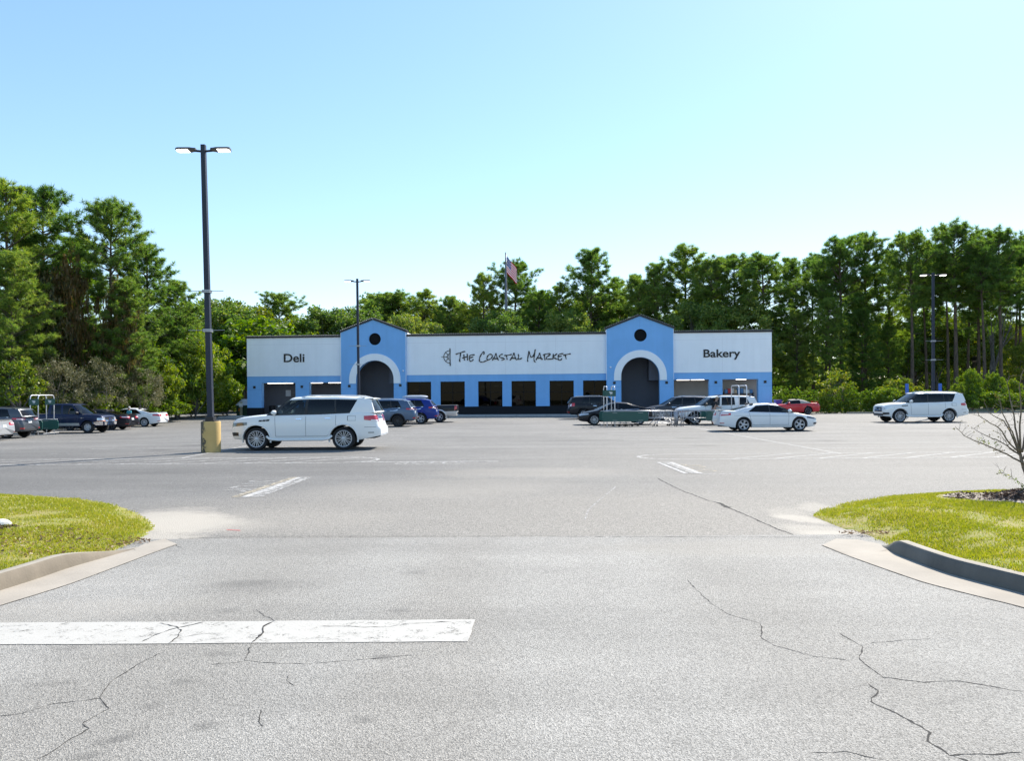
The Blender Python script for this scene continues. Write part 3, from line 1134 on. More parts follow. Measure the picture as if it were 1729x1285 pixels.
def tower(x0, x1, ua0, ua1, uo0, uo1, vin, vout, vspring, uc, vc, rp):
    yf = -0.32
    xm = (x0 + x1) / 2
    ai0, ai1 = F2(ua0, None, yf), F2(ua1, None, yf)
    ao0, ao1 = F2(uo0, None, yf), F2(uo1, None, yf)
    ac = (ai0 + ai1 + ao0 + ao1) / 4
    ri, ro = (ai1 - ai0) / 2, (ao1 - ao0) / 2
    zs = F2(uc, vspring, yf)[1]
    zin = F2(uc, vin, yf)[1]
    zc = zin - ri
    cx, cz = F2(uc, vc, yf)
    rv = rp / FPX * BY0
    arch = [(ac + ri, 0.0)] + arc(ac, zc, ri, 0, pi, 28) + [(ac - ri, 0.0)]
    outer = [(x0, 0.0)] + arch[::-1] + [(x1, 0.0), (x1, EAVE), (xm, APEX), (x0, EAVE)]
    vent = arc(cx, cz, rv, 0, 2 * pi, 32)[:-1]
    mb = MB()
    mb.plate(outer, [vent], yf, 0.32)
    mb.build('gable_wall', BLUE, bld)
    # round vent: recessed louvre disc and rim
    mb = MB()
    mb.lathe([(0.001, -0.06), (rv + .02, -0.06)], 32, 'Y', (cx, 0, cz))
    vn = mb.build('round_vent', DARKW, bld)
    mb = MB()
    mb.lathe([(rv - .02, yf - .012), (rv + .02, yf - .012), (rv + .02, yf + .01), (rv - .02, yf + .1), (rv - .02, yf - .012)], 32, 'Y', (cx, 0, cz))
    mb.build('rim', BLUE, vn)
    for i in range(7):
        z = cz - rv + 2 * rv * (i + .5) / 7
        hw_ = sqrt(max(0.01, rv * rv - (z - cz) ** 2)) - .02
        part('louvre', DARKW, [((cx - hw_, -0.16, z - .015), (cx + hw_, -0.08, z + .015))], vn)
    # white arch surround
    oa = arc(ac, zc, ro, 0, pi, 32)
    ia = arc(ac, zc, ri + .004, 0, pi, 32)
    out = [(ac + ro, zs)] + oa + [(ac - ro, zs), (ac - ri - .004, zs)] + ia[::-1] + [(ac + ri + .004, zs)]
    mb = MB()
    mb.plate(out, [], yf - .07, yf - .002)
    mb.build('arch_surround', WHITE, bld)
    # foot plinth either side of the arch
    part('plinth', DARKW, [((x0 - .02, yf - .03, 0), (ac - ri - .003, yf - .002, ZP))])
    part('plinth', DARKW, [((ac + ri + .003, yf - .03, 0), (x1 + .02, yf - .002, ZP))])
    part('control_joint', JOINTB, [((xm - .006, yf - .003, cz + rv + .06), (xm + .006, yf + .002, APEX - .08))])
    for (p, q) in ((x0 + .01, ac - ri - .02), (ac + ri + .02, x1 - .01)):
        part('control_joint', JOINTB, [((p, yf - .003, ZF - .62), (q, yf + .002, ZF - .605))])
    # white edge beads
    for x in (x0, x1):
        part('edge_bead', WHITE, [((x - .018, yf - .012, ZF), (x + .018, yf + .02, EAVE))])
    # sloping copings
    for sgn, xa_ in ((1, x0), (-1, x1)):
        L_ = sqrt((xm - xa_) ** 2 + (APEX - EAVE) ** 2)
        ang = atan2(APEX - EAVE, abs(xm - xa_))
        M = Matrix.Translation((xa_, 0, EAVE)) @ (Matrix.Identity(4) if sgn > 0 else Matrix.Scale(-1, 4, Vector((1, 0, 0)))) @ Matrix.Rotation(-ang, 4, 'Y')
        mb = MB()
        mb.box((-0.08, yf - .10, 0.002), (L_, 0.5, 0.17), M)
        cp = mb.build('coping', CAPM, bld)
        mb = MB()
        k = int(L_ / 0.165)
        for i in range(k):
            x = L_ * (i + .5) / k
            mb.box((x - .025, yf - .12, 0.172), (x + .025, 0.38, 0.225), M)
        mb.build('coping_ribs', CAPR, bld)['kind'] = 'stuff'
    # alcove
    wA = 1.15
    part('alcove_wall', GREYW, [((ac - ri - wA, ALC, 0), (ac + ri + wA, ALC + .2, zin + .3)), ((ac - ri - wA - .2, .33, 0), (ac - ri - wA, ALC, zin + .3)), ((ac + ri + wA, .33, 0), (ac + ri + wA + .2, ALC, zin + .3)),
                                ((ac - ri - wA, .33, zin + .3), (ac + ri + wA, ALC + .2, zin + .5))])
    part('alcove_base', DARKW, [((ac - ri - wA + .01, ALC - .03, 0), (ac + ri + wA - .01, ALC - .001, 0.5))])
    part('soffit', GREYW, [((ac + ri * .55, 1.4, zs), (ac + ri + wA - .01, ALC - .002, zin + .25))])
    # roof ridge running back behind the gable
    mb = MB()
    mb.add([(x0, .33, EAVE), (xm, .33, APEX), (x1, .33, EAVE), (x0, 5.5, EAVE), (xm, 5.5, APEX), (x1, 5.5, EAVE)], [(0, 1, 4, 3), (1, 2, 5, 4)])
    mb.build('gable_roof', CAPM, bld)
    part('gable_side', WHITE, [((x0, .33, ZT - .5), (x0 + .1, 5.5, EAVE - .01))])
    part('gable_side', WHITE, [((x1 - .1, .33, ZT - .5), (x1, 5.5, EAVE - .01))])
    return ac


tower(TL0, TL1, 601.5, 665, 590, 676.5, 608.7, 597.2, 647.5, 633, 572.5, 10.7)
tower(TR0, TR1, 1049.2, 1114, 1036.8, 1126, 603.2, 591, 642, 1081.5, 566, 10.8)

# small square black fixtures in a row, and dome cameras
for (u, v) in ((429.8, 654), (510, 653), (590, 652), (676.2, 650.7), (1037.5, 646.5), (1125.6, 646), (1208.7, 645.6), (1292, 644.7)):
    tw = (TL0 < F2(u) < TL1) or (TR0 < F2(u) < TR1)
    y0 = -0.32 if tw else 0.0
    x, z = F2(u, v, y0)
    part('wall_fixture', BLACK, [((x - .115, y0 - .05, z - .115), (x + .115, y0 - .002, z + .115))])
for (u, v) in ((681.2, 626), (1031, 620)):
    x, z = F2(u, v, -.32)
    mb = MB()
    mb.lathe([(0.001, -.09), (.06, -.06), (.08, 0), (.08, .05), (.001, .06)], 10, 'Z', (x, -.42, z))
    mb.box((x - .03, -.42, z + .03), (x + .03, -.323, z + .06))
    mb.build('dome_camera', WHITE, bld, smooth=True)

# side walkways behind the openings
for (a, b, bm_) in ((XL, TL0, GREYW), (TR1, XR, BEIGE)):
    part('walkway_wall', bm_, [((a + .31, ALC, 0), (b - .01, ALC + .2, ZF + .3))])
    part('walkway_ceiling', WHITE, [((a + .31, .63, ZF + .02), (b - .01, ALC, ZF + .12))])
    part('side_wall', BLUE, [((a, .63, 0), (a + .3, ALC - .9, ZF))] if a == XL else [((b - .3, .63, 0), (b, 1.2, ZF))])
for (u0, u1) in ((452, 473), (473, 494.5), (524, 545), (555, 577), (1143, 1164), (1167, 1189), (1243, 1260)):
    x0, x1 = F2(u0, None, .7), F2(u1, None, .7)
    part('lit_tube_lamp', TUBE, [((x0, .66, ZF - .045), (x1, .80, ZF + .005))])
x, z = F2(487, 664, ALC)
part('notice', plain('notice_paper', (0.5, 0.55, 0.62), 0.8), [((x - .25, ALC - .03, z - .3), (x + .25, ALC - .002, z + .3))])
part('wall_door', plain('grey_door', (0.10, 0.10, 0.11), 0.6), [((x + .35, ALC - .05, 0), (x + 1.2, ALC - .002, 2.2))])

# body and roof behind the front
part('side_wall', WHITE, [((XL, .31, ZF + .13), (XL + .3, DEP, ZT)), ((XL, ALC - .89, 0), (XL + .3, DEP, ZF + .12))])
part('side_wall', WHITE, [((XR - .3, .31, ZF + .13), (XR, DEP, ZT)), ((XR - .3, ALC + .21, 0), (XR, DEP, ZF + .12))])
part('rear_wall', WHITE, [((XL + .31, DEP - .3, 0), (XR - .31, DEP, ZT))])
part('roof', plain('grey_roof_membrane', (0.3, 0.3, 0.3), 0.9), [((XL + .31, .34, ZT - .75), (XR - .31, DEP - .31, ZT - .65))])
part('coping', CAPM, [((XL - .08, .43, ZT + .001), (XL + .38, DEP, ZT + .17)), ((XR - .38, .43, ZT + .001), (XR + .08, DEP, ZT + .17))])

# ---- lettering
def sign_text(body, u0, u1, vbase, vcap):
    x0, zb = F2(u0, vbase, -.035)
    x1, zc = F2(u1, vcap, -.035)
    me = text_mesh(body, 'sign_lettering', LETTER, 1.0, 0.02, offset=.018)
    vx = [v.co.x for v in me.vertices]
    cap = text_mesh(body[0], 'tmp', LETTER, 1.0)
    ch = max(v.co.y for v in cap.vertices)
    bpy.data.meshes.remove(cap)
    sx, sy = (x1 - x0) / (max(vx) - min(vx)), (zc - zb) / ch
    for v in me.vertices:
        v.co.x = (v.co.x - min(vx)) * sx
        v.co.y *= sy
    # embolden slightly
    o = link('sign_lettering', me, bld, (x0, -.058, zb), (pi / 2, 0, 0))
    o['label'] = 'black lettering reading ' + body
    return o


sign_text('Deli', 479.5, 514.3, 611.4, 597.5)
sign_text('Bakery', 1188, 1250, 603.2, 589.8)
K1, K2 = 120 / 1729, 120 / 1729
A = lambda x, y: (740 + x * K1, 580 + y * K1)
B = lambda x, y: (855 + x * K2, 580 + y * K2)
words = {
    'The': [[A(425, 262), A(520, 232), A(640, 195), A(655, 207)], [A(548, 222), A(535, 330), A(522, 425), A(545, 440)], [A(625, 265), A(630, 340), A(642, 412)], [A(585, 354), A(735, 315)], [A(708, 250), A(712, 330), A(716, 412)],
            [A(892, 275), A(805, 280), A(772, 302), A(763, 350), A(765, 400), A(790, 432), A(838, 412), A(856, 380)], [A(775, 348), A(855, 325)]],
    'Coastal': [[A(1100, 268), A(1126, 222), A(1103, 204), A(1050, 262), A(1008, 360), A(1005, 420), A(1030, 448), A(1080, 450), A(1140, 432), A(1215, 400)],
                [A(1290, 262), A(1240, 268), A(1200, 318), A(1187, 365), A(1200, 392), A(1240, 392), A(1300, 350), A(1320, 295), A(1290, 262)],
                [A(1315, 412), A(1380, 312), A(1407, 245), A(1430, 330), A(1448, 392), A(1478, 397)], [A(1360, 372), A(1465, 365)],
                [A(1572, 258), A(1520, 275), A(1488, 318), A(1530, 345), A(1598, 360), A(1600, 385), A(1540, 412)],
                [B(-47, 292), B(40, 285), B(135, 265)], [B(8, 285), B(12, 340), B(24, 395)],
                [B(90, 412), B(160, 300), B(187, 235), B(218, 340), B(240, 392), B(266, 386)], [B(125, 362), B(240, 352)],
                [B(293, 258), B(302, 330), B(285, 382), B(330, 380), B(388, 350)]],
    'Market': [[B(528, 440), B(518, 400), B(532, 300), B(548, 190), B(575, 270), B(605, 332), B(640, 322), B(680, 240), B(707, 148), B(690, 260), B(673, 370), B(688, 438), B(718, 455)],
               [B(720, 408), B(790, 290), B(812, 235), B(838, 330), B(850, 382), B(888, 380)], [B(755, 358), B(870, 350)],
               [B(893, 282), B(980, 253), B(1058, 248), B(1066, 275), B(985, 332), B(975, 370), B(1010, 382), B(1130, 375)], [B(925, 280), B(930, 350), B(945, 402)],
               [B(1146, 250), B(1135, 388)], [B(1238, 245), B(1150, 325), B(1205, 368), B(1265, 388)],
               [B(1392, 245), B(1290, 262), B(1265, 310), B(1265, 370), B(1290, 408), B(1335, 392), B(1357, 358)], [B(1275, 318), B(1350, 305)],
               [B(1383, 288), B(1480, 265), B(1568, 248)], [B(1438, 275), B(1448, 340), B(1460, 378)]],
}


def stroke(mb, pts, w, y0=-.085, y1=-.036):
    q = [Vector((*F2(u, v, -.035), 0)) for u, v in pts]
    # smooth with Catmull-Rom
    fine = []
    for i in range(len(q) - 1):
        p0, p1, p2, p3 = q[max(i - 1, 0)], q[i], q[i + 1], q[min(i + 2, len(q) - 1)]
        for k in range(6):
            t = k / 6
            fine.append(0.5 * ((2 * p1) + (p2 - p0) * t + (2 * p0 - 5 * p1 + 4 * p2 - p3) * t * t + (3 * p1 - p0 - 3 * p2 + p3) * t ** 3))
    fine.append(q[-1])
    rows = []
    for i, p in enumerate(fine):
        d = (fine[min(i + 1, len(fine) - 1)] - fine[max(i - 1, 0)])
        d = d.normalized() if d.length > 1e-6 else Vector((1, 0, 0))
        nr = Vector((-d.y, d.x, 0)) * w * 0.5 * (0.85 + 0.25 * sin(i * 0.7)) * (0.75 if i in (0, len(fine) - 1) else 1)
        a, b = p + nr, p - nr
        rows.append([(a.x, y0, a.y), (b.x, y0, b.y), (b.x, y1, b.y), (a.x, y1, a.y)])
    mb.grid(rows, closed=True)
    mb.add(rows[0], [(0, 1, 2, 3)])
    mb.add(rows[-1], [(3, 2, 1, 0)])


off = 0
for wname, sts in words.items():
    mb = MB()
    for k_, st_ in enumerate(sts):
        stroke(mb, st_, 0.105, -.085 - 0.001 * (k_ % 5))
    o = mb.build('sign_lettering', LETTER, bld)
    o['label'] = 'black brush lettering reading ' + wname.upper()
# compass-wheel emblem
mb = MB()
stroke(mb, [A(288, 115), A(291, 320), A(294, 545)], 0.095)
stroke(mb, [A(290 - 152 * sin(a), 325 - 152 * cos(a)) for a in [pi * i / 14 for i in range(15)]], 0.065, -.082)
stroke(mb, [A(290 - 72 * sin(a), 325 - 72 * cos(a)) for a in [pi * i / 10 for i in range(11)]], 0.05, -.083)
for a in (45, 90, 135):
    a = radians(a)
    l1 = 215 if abs(a - pi / 2) < .1 else 150
    stroke(mb, [A(290 - 30 * sin(a), 325 - 30 * cos(a)), A(290 - l1 * sin(a), 325 - l1 * cos(a))], 0.05, -.084)
o = mb.build('sign_emblem', LETTER, bld)
o['label'] = 'half ship-wheel compass emblem beside the shop name'

# pavement along the front
walk = MB()
walk.box((XL - 1.5, -3.0, -0.02), (XR + 1.5, -0.04, 0.13))
w = walk.build('front_pavement', stucco('pavement_concrete', (0.45, 0.43, 0.40), 0.1), None, loc=(BX0, BY0, 0), rot=(0, 0, -BYAW))
w['kind'] = 'structure'
mb = MB()
for i in range(18):
    x = XL + (XR - XL) * (i + .5) / 18
    mb.box((x - .01, -3.003, .0), (x + .01, -0.05, .1315))
mb.build('slab_joint', CRACK, w)

# goods rack in the right walkway
GO = {k: plain('goods_' + k, c, 0.6) for k, c in dict(red=(0.55, 0.05, 0.05), white=(0.7, 0.7, 0.68), blue=(0.1, 0.25, 0.5), cream=(0.55, 0.42, 0.28)).items()}
a, b = F2(1232), F2(1281)
rk = empty('goods_rack', (BX0 + a * cos(BYAW) + 2.2 * sin(BYAW), BY0 - a * sin(BYAW) + 2.2 * cos(BYAW), 0), -BYAW)
tag(rk, 'rack of red, white and blue goods in the walkway under the Bakery sign', 'rack')
part('frame', BLACK, [((-.05, 0, 0), (0, .6, 2.0)), ((b - a, 0, 0), (b - a + .05, .6, 2.0)), ((0, 0, .5), (b - a, .6, .55)), ((0, 0, 1.2), (b - a, .6, 1.25)), ((0, 0, 1.85), (b - a, .6, 1.9))], rk)
nb = 9
for lv in (0.56, 1.26, 1.91):
    for i in range(nb):
        w_ = (b - a) / nb
        part('goods', GO[R.choice(list(GO))], [((i * w_ + .02, .05, lv), ((i + 1) * w_ - .02, .5, lv + R.uniform(.3, .5)))], rk)
# trolley box and bin in the left walkway
q = F2(462)
rk = empty('storage_crate', (BX0 + q * cos(BYAW) + 1.6 * sin(BYAW), BY0 - q * sin(BYAW) + 1.6 * cos(BYAW), 0), -BYAW)
tag(rk, 'pale crate and red-topped ice chest in the walkway under the Deli sign', 'crate')
part('crate_body', GO['white'], [((-.2, 0, 0.0), (1.5, .8, 1.05))], rk)
part('crate_lid', GO['red'], [((1.6, 0, 1.2), (3.1, .8, 1.45))], rk)
part('crate_base', GO['white'], [((1.6, 0.02, 0), (3.1, .78, 1.199))], rk)
q = F2(452)
rk = empty('trash_bin', (BX0 + q * cos(BYAW) + 1.2 * sin(BYAW), BY0 - q * sin(BYAW) + 1.2 * cos(BYAW), 0), -BYAW)
tag(rk, 'black trash bin in the walkway under the Deli sign', 'bin')
mb = MB()
mb.lathe([(.001, 0.0), (.28, 0), (.33, .95), (.35, 1.0), (.3, 1.05), (.001, 1.08)], 14)
mb.build('bin_body', BLACK, rk, smooth=True, angle=40)

# ================================================================ vehicles
def carpaint(name, col, metal=0.0, rough=0.35):
    dark = max(col) < .3
    m, t, b = new_mat(name)
    p = objpos(t)
    dirt = noise(t, p, 3.0, 5)
    sx = N(t, 'ShaderNodeSeparateXYZ')
    t.links.new(p, sx.inputs[0])
    c = mixc(t, mth(t, 'MULTIPLY', dirt, 0.03), col, (0.35, 0.33, 0.30))
    t.links.new(c, b.inputs['Base Color'])
    b.inputs['Roughness'].default_value = rough
    b.inputs['Metallic'].default_value = metal
    b.inputs['Coat Weight'].default_value = 0.25 if dark else 0.6
    b.inputs['Coat Roughness'].default_value = 0.04
    b.inputs['Specular IOR Level'].default_value = 0.15 if dark else 0.3
    return m


PAINT = dict(
    pearl=carpaint('pearl_white_paint', (0.80, 0.80, 0.78)), white=carpaint('white_paint', (0.76, 0.77, 0.77)), silver=carpaint('silver_paint', (0.55, 0.55, 0.55), 0.5),
    grey=carpaint('grey_metallic_paint', (0.09, 0.10, 0.115), 0.45), steel=carpaint('steel_blue_paint', (0.085, 0.13, 0.20), 0.35), navy=carpaint('navy_paint', (0.010, 0.018, 0.055), 0.2),
    black=carpaint('black_paint', (0.010, 0.011, 0.016), 0.1), blue=carpaint('blue_paint', (0.012, 0.035, 0.22), 0.3), red=carpaint('red_paint', (0.55, 0.012, 0.022)), charcoal=carpaint('charcoal_paint', (0.05, 0.055, 0.065), 0.4))
TYRE = plain('tyre_rubber', (0.016, 0.016, 0.017), 0.85, var=0.3)
ALLOY = plain('alloy', (0.50, 0.51, 0.54), 0.35, 0.45, var=0.05)
ALLOYD = plain('dark_alloy', (0.05, 0.05, 0.055), 0.35, 0.7)
CHROME = plain('chrome', (0.80, 0.80, 0.82), 0.12, 1.0, var=0.03)
TRIM = plain('black_plastic_trim', (0.018, 0.018, 0.02), 0.6)
UNDER = plain('underbody', (0.012, 0.012, 0.012), 0.9)
SEAT = plain('seat_fabric', (0.06, 0.055, 0.05), 0.8)
G_T = glass('tinted_car_glass', (0.035, 0.04, 0.045))
G_C = glass('clear_car_glass', (0.30, 0.36, 0.36))
G_W = glass('windscreen_glass', (0.42, 0.50, 0.50))
TAIL = plain('tail_lamp_red', (0.50, 0.010, 0.018), 0.12, coat=1.0)
TAILW = plain('tail_lamp_clear', (0.75, 0.68, 0.68), 0.12, coat=1.0)
HEAD = plain('headlamp_lens', (0.55, 0.57, 0.60), 0.06, 0.3, coat=1.0)
HEADD = plain('headlamp_dark', (0.06, 0.065, 0.075), 0.08, 0.2, coat=1.0)
AMBER = plain('amber_lens', (0.65, 0.18, 0.02), 0.2, coat=1.0)
PLATE = plain('licence_plate', (0.62, 0.64, 0.66), 0.5)
LINE = plain('panel_gap', (0.09, 0.095, 0.105), 0.8)
CANVAS = plain('canvas_top', (0.40, 0.36, 0.31), 0.9, var=.15)

_wheel_cache = {}


def wheel_meshes(Rw, rim, w, style, alloy):
    key = (Rw, rim, w, style, alloy.name)
    if key in _wheel_cache: return _wheel_cache[key]
    h = w / 2
    a = MB()
    a.lathe([(rim - .01, -h + .03), (rim + .01, -h + .01), (Rw - .035, -h), (Rw - .01, -h + .03), (Rw, -h + .06), (Rw, h - .06), (Rw - .01, h - .03), (Rw - .035, h), (rim + .012, h - .012), (rim - .006, h - .03), (rim - .02, h - .12)], 36, 'Y')
    ty = a.mesh('tyre', TYRE, True, 50)
    b = MB()
    b.lathe([(0.001, h - .11), (rim - .02, h - .11), (rim - .02, -h + .05), (.001, -h + .04)], 28, 'Y')
    hub = b.mesh('wheel', UNDER, False)
    c = MB()
    c.lathe([(rim + .002, h - .022), (rim - .012, h - .010), (rim - .028, h - .014), (rim - .036, h - .06)], 36, 'Y')
    c.lathe([(.001, h - .018), (.045, h - .02), (.07, h - .035), (.075, h - .09)], 14, 'Y')

    def spoke(ang, w0, w1, r0=.05, r1=rim - .026, twist=0.0):
        ca, sa = cos(ang), sin(ang)
        ca2, sa2 = cos(ang + twist), sin(ang + twist)
        vs = []
        for (r, ww, y, c_, s_) in ((r0, w0, h - .030, ca, sa), (r1, w1, h - .022, ca2, sa2)):
            for sg in (-1, 1):
                px, pz = r * c_ - sg * ww / 2 * s_, r * s_ + sg * ww / 2 * c_
                vs += [(px, y, pz), (px, y - .05, pz)]
        c.add(vs, [(0, 2, 6, 4), (0, 4, 5, 1), (2, 3, 7, 6), (1, 5, 7, 3)])
    if style == 'multi':
        for i in range(9):
            t = 2 * pi * i / 9
            spoke(t - .10, .016, .022, twist=-.05)
            spoke(t + .10, .016, .022, twist=.05)
    elif style == 'five':
        for i in range(5): spoke(2 * pi * i / 5 + pi / 2, .075, .065)
    elif style == 'split':
        for i in range(5):
            t = 2 * pi * i / 5 + pi / 2
            spoke(t - .12, .034, .034, twist=-.03)
            spoke(t + .12, .034, .034, twist=.03)
    elif style == 'ten':
        for i in range(10): spoke(2 * pi * i / 10, .03, .045)
    elif style == 'steel':
        c.lathe([(.06, h - .04), (rim - .10, h - .035), (rim - .085, h - .07)], 28, 'Y')
        for i in range(8): spoke(2 * pi * i / 8, .06, .07)
    rm = c.mesh('rim', alloy, True, 30)
    _wheel_cache[key] = (ty, hub, rm)
    return _wheel_cache[key]


def make_car(name, P_, label, cat='car', group=None):
    L, Wd, H = P_['L'], P_['W'], P_['H']
    gc, Rw = P_['gc'], P_['R']
    xf = P_['fo']
    xr_ = xf + P_['wb']
    Ra = Rw + P_.get('gap', 0.055)
    hwid = Wd / 2
    paint = PAINT[P_['paint']]
    low = P_.get('low', TRIM)
    root = empty(name)
    tag(root, label, cat, group)
    topx, topz = zip(*P_['top'])
    ztop = lambda x: float(np.interp(x, topx, topz))
    fb, rb = P_.get('ftaper', .24), P_.get('rtaper', .14)

    def plan(x):
        a = max(0, 1 - x / 1.0)
        b = max(0, 1 - (L - x) / 0.9)
        e = max(0, 1 - x / .16)
        e2 = max(0, 1 - (L - x) / .14)
        return 1 - fb * a ** 2.2 - rb * b ** 2.2 - .10 * e ** 2 - .08 * e2 ** 2
    bz, by = (0, .06, .18, .38, .60, .78, .90, 1.0), (.925, .962, .985, .998, 1.0, .99, .972, .945)
    bul = lambda q: float(np.interp(q, bz, by))
    fz, fx = zip(*P_.get('nose', [(0.2, .10), (.45, .0), (.75, .03), (1.2, .16)]))
    rz, rx = zip(*P_.get('tail', [(0.2, .10), (.5, .0), (.75, .03), (1.3, .12)]))

    def shift(x, z):
        a = max(0, 1 - x / .75) ** 1.5
        b = max(0, 1 - (L - x) / .75) ** 1.5
        return x + float(np.interp(z, fz, fx)) * a - float(np.interp(z, rz, rx)) * b
    cv = lambda x, y, z: Vector((L / 2 - x, y, z))
    cols = P_['cols']
    cab0, cab1 = P_.get('well', (cols[0][0] + .12, cols[-1][0] - .12))
    st = {0, .015, .05, .10, .17, .26, .38, .52, L, L - .015, L - .05, L - .1, L - .17, L - .26, L - .38, L - .52}
    for xa_ in (xf, xr_):
        for i in range(13):
            st.add(round(xa_ + Ra * sin(-pi / 2 + pi * i / 12), 4))
        st.add(round(xa_ - Ra - .004, 4)); st.add(round(xa_ + Ra + .004, 4))
    for x in np.arange(.6, L - .5, .2): st.add(round(float(x), 3))
    for x in topx: st.add(x)
    for x in (cab0, cab1): st.add(x)
    st = sorted(x for x in st if 0 <= x <= L)
    st2 = [st[0]]
    for x in st[1:]:
        if x - st2[-1] > .0035: st2.append(x)
    st = st2
    T = (0, .05, .13, .24, .36, .48, .60, .72, .83, .92, 1.0)
    rows = []
    crown = P_.get('crown', .035)
    hb = P_.get('hood_end', cols[0][0])
    for x in st:
        z0 = gc + .05 * max(0, 1 - x / .5) + P_.get('rlift', .10) * max(0, 1 - (L - x) / .7)
        arch = False
        for xa_ in (xf, xr_):
            d = abs(x - xa_)
            if d <= Ra + 1e-6:
                z0 = max(z0, Rw + sqrt(max(0, Ra * Ra - d * d)))
        zt = ztop(x)
        hw = hwid * plan(x)
        half = [(0, z0), (hw * .80, z0)]
        for t in T:
            z = z0 + (zt - .05 - z0) * t
            half.append((hw * bul((z - gc) / (zt - gc)), z))
        yt = half[-1][0]
        cr = crown if x < hb + .1 else (crown * .5 if x > cab1 else 0)
        half += [(yt * .985, zt - .02), (yt * .93, zt), (yt * .62, zt + cr * .6), (0, zt + cr)]
        full = half + [(-y, z) for (y, z) in reversed(half[1:-1])]
        rows.append([cv(shift(x, z), y, z) for (y, z) in full])
    nh = 2 + len(T) + 4
    mb = MB()
    nc = len(rows[0])
    mb.v = [tuple(p) for r in rows for p in r]
    lowz = P_.get('lowz', 0)
    for i in range(len(st) - 1):
        xm = (st[i] + st[i + 1]) / 2
        for j in range(nc):
            j2 = (j + 1) % nc
            f = (i * nc + j, i * nc + j2, (i + 1) * nc + j2, (i + 1) * nc + j)
            jj = min(j, nc - 1 - j) if True else j
            zc = sum(mb.v[k][2] for k in f) / 4
            mi = 0
            if jj == 0 or (jj == 1 and False): mi = 1
            elif jj >= nh - 3 and cab0 < xm < cab1: mi = 1
            elif lowz and zc < lowz: mi = 2
            mb.f.append(list(f)); mb.m.append(mi)
    for end in (0, len(st) - 1):
        c = len(mb.v)
        vs = [Vector(mb.v[end * nc + j]) for j in range(nc)]
        mid = (vs[0] + vs[nh - 1]) / 2
        mb.v.append(tuple(mid))
        for j in range(nc):
            zc = (vs[j].z + vs[(j + 1) % nc].z) / 2
            mb.f.append([end * nc + j, end * nc + (j + 1) % nc, c]); mb.m.append(2 if lowz and zc < lowz else 0)
    body_me = mb.mesh('body', [paint, UNDER, low], True, 32)
    link('body', body_me, root)
    bvh = BVHTree.FromPolygons(mb.v, mb.f)
    # chassis
    c = MB()
    c.box(cv(L - .25, -hwid * .62, gc + .03), cv(.25, hwid * .62, min(ztop(.4), .72)))
    c.build('chassis', UNDER, root)

    # ---- glasshouse
    rw = P_.get('rw', .80)
    rfx, rfz = zip(*P_['roof'])
    zroof = lambda x: float(np.interp(x, rfx, rfz))
    segs = P_['segs']
    t0, t1 = P_.get('win', (.05, .92))

    def gp(xb, xr, t, sgn):
        zb = ztop(xb) - .012
        z1 = zroof(xr)
        yb = hwid * plan(xb) * bul(1.0) * .975
        yr = hwid * rw * (1 - .06 * max(0, (xr - (L - 1.2)) / 1.2))
        return cv(xb + (xr - xb) * t, sgn * (yb + (yr - yb) * t + .03 * sin(pi * t)), zb + (z1 - zb) * t)
    frame, blk, hdr, sidef = MB(), MB(), MB(), {-1: MB(), 1: MB()}
    panes = []
    roofm = P_.get('roofmat', paint)
    for sgn in (-1, 1):
        for (c0, c1, kind) in zip(cols[:-1], cols[1:], segs):
            ts = [0, t0, .35, .65, t1, 1]
            for ta, tb in zip(ts[:-1], ts[1:]):
                q = [gp(*c0, ta, sgn), gp(*c1, ta, sgn), gp(*c1, tb, sgn), gp(*c0, tb, sgn)]
                if kind in 'GgC' and t0 <= ta < t1: continue
                if kind == 'B' and (t0 <= ta < t1 or (ta == 0 and P_.get('winblack', True))): blk.add(q, [(0, 1, 2, 3)])
                elif kind in 'GgC' and P_.get('winblack', True) and (ta == 0): blk.add(q, [(0, 1, 2, 3)])
                else: sidef[sgn].add(q, [(0, 1, 2, 3)])
            if kind in 'GgC':
                pm = MB()
                tt = [t0, .35, .65, t1]
                pm.grid([[gp(*c0, t, sgn), gp(*c1, t, sgn)] for t in tt])
                panes.append((pm, G_C if kind == 'C' else G_T))
    # roof
    rr = [(1, 0), (.93, .032), (.7, .052), (.35, .062), (0, .066)]
    bowf, bowr = P_.get('bowf', .10), P_.get('bowr', .06)
    rows = []
    nco = len(cols)
    for i, (xb, xr) in enumerate(cols):
        e = gp(xb, xr, 1, 1)
        row = []
        for (fy, dz) in rr + [(-a, b) for a, b in reversed(rr[:-1])]:
            bw = (bowf if i == 0 else 0) - (bowr if i == nco - 1 else 0)
            fade = .35 if i in (0, nco - 1) else 1
            row.append(Vector((e.x + bw * (1 - fy * fy), e.y * fy, e.z + dz * fade)))
        rows.append(row)
    rmb = MB()
    rmb.grid(rows)
    rmb.build('roof', roofm, root, smooth=True, angle=40)
    # windscreen and rear window
    for which in (0, -1):
        xb, xr = cols[which]
        bb = P_.get('bowb', .22) if which == 0 else P_.get('bowbr', .20)
        b0 = gp(xb, xr, 0, 1)
        sgnx = 1 if which == 0 else -1
        wl = []
        top = rows[which]
        ng = len(top)
        for k in range(ng):
            fy = top[k].y / top[0].y if top[0].y else 0
            base = Vector((b0.x + sgnx * bb * (1 - fy * fy), b0.y * fy, b0.z + (.02 * (1 - fy * fy))))
            wl.append((base, top[k]))
        g0, g1 = (.03, .96) if which == 0 else P_.get('rearwin', (.08, .9))
        kk = 1 if which == -1 else 0

        def band(a, b, ks):
            return [[wl[k][0].lerp(wl[k][1], a) for k in ks], [wl[k][0].lerp(wl[k][1], b) for k in ks]]
        allk = list(range(ng))
        tgt = blk if which == 0 else frame
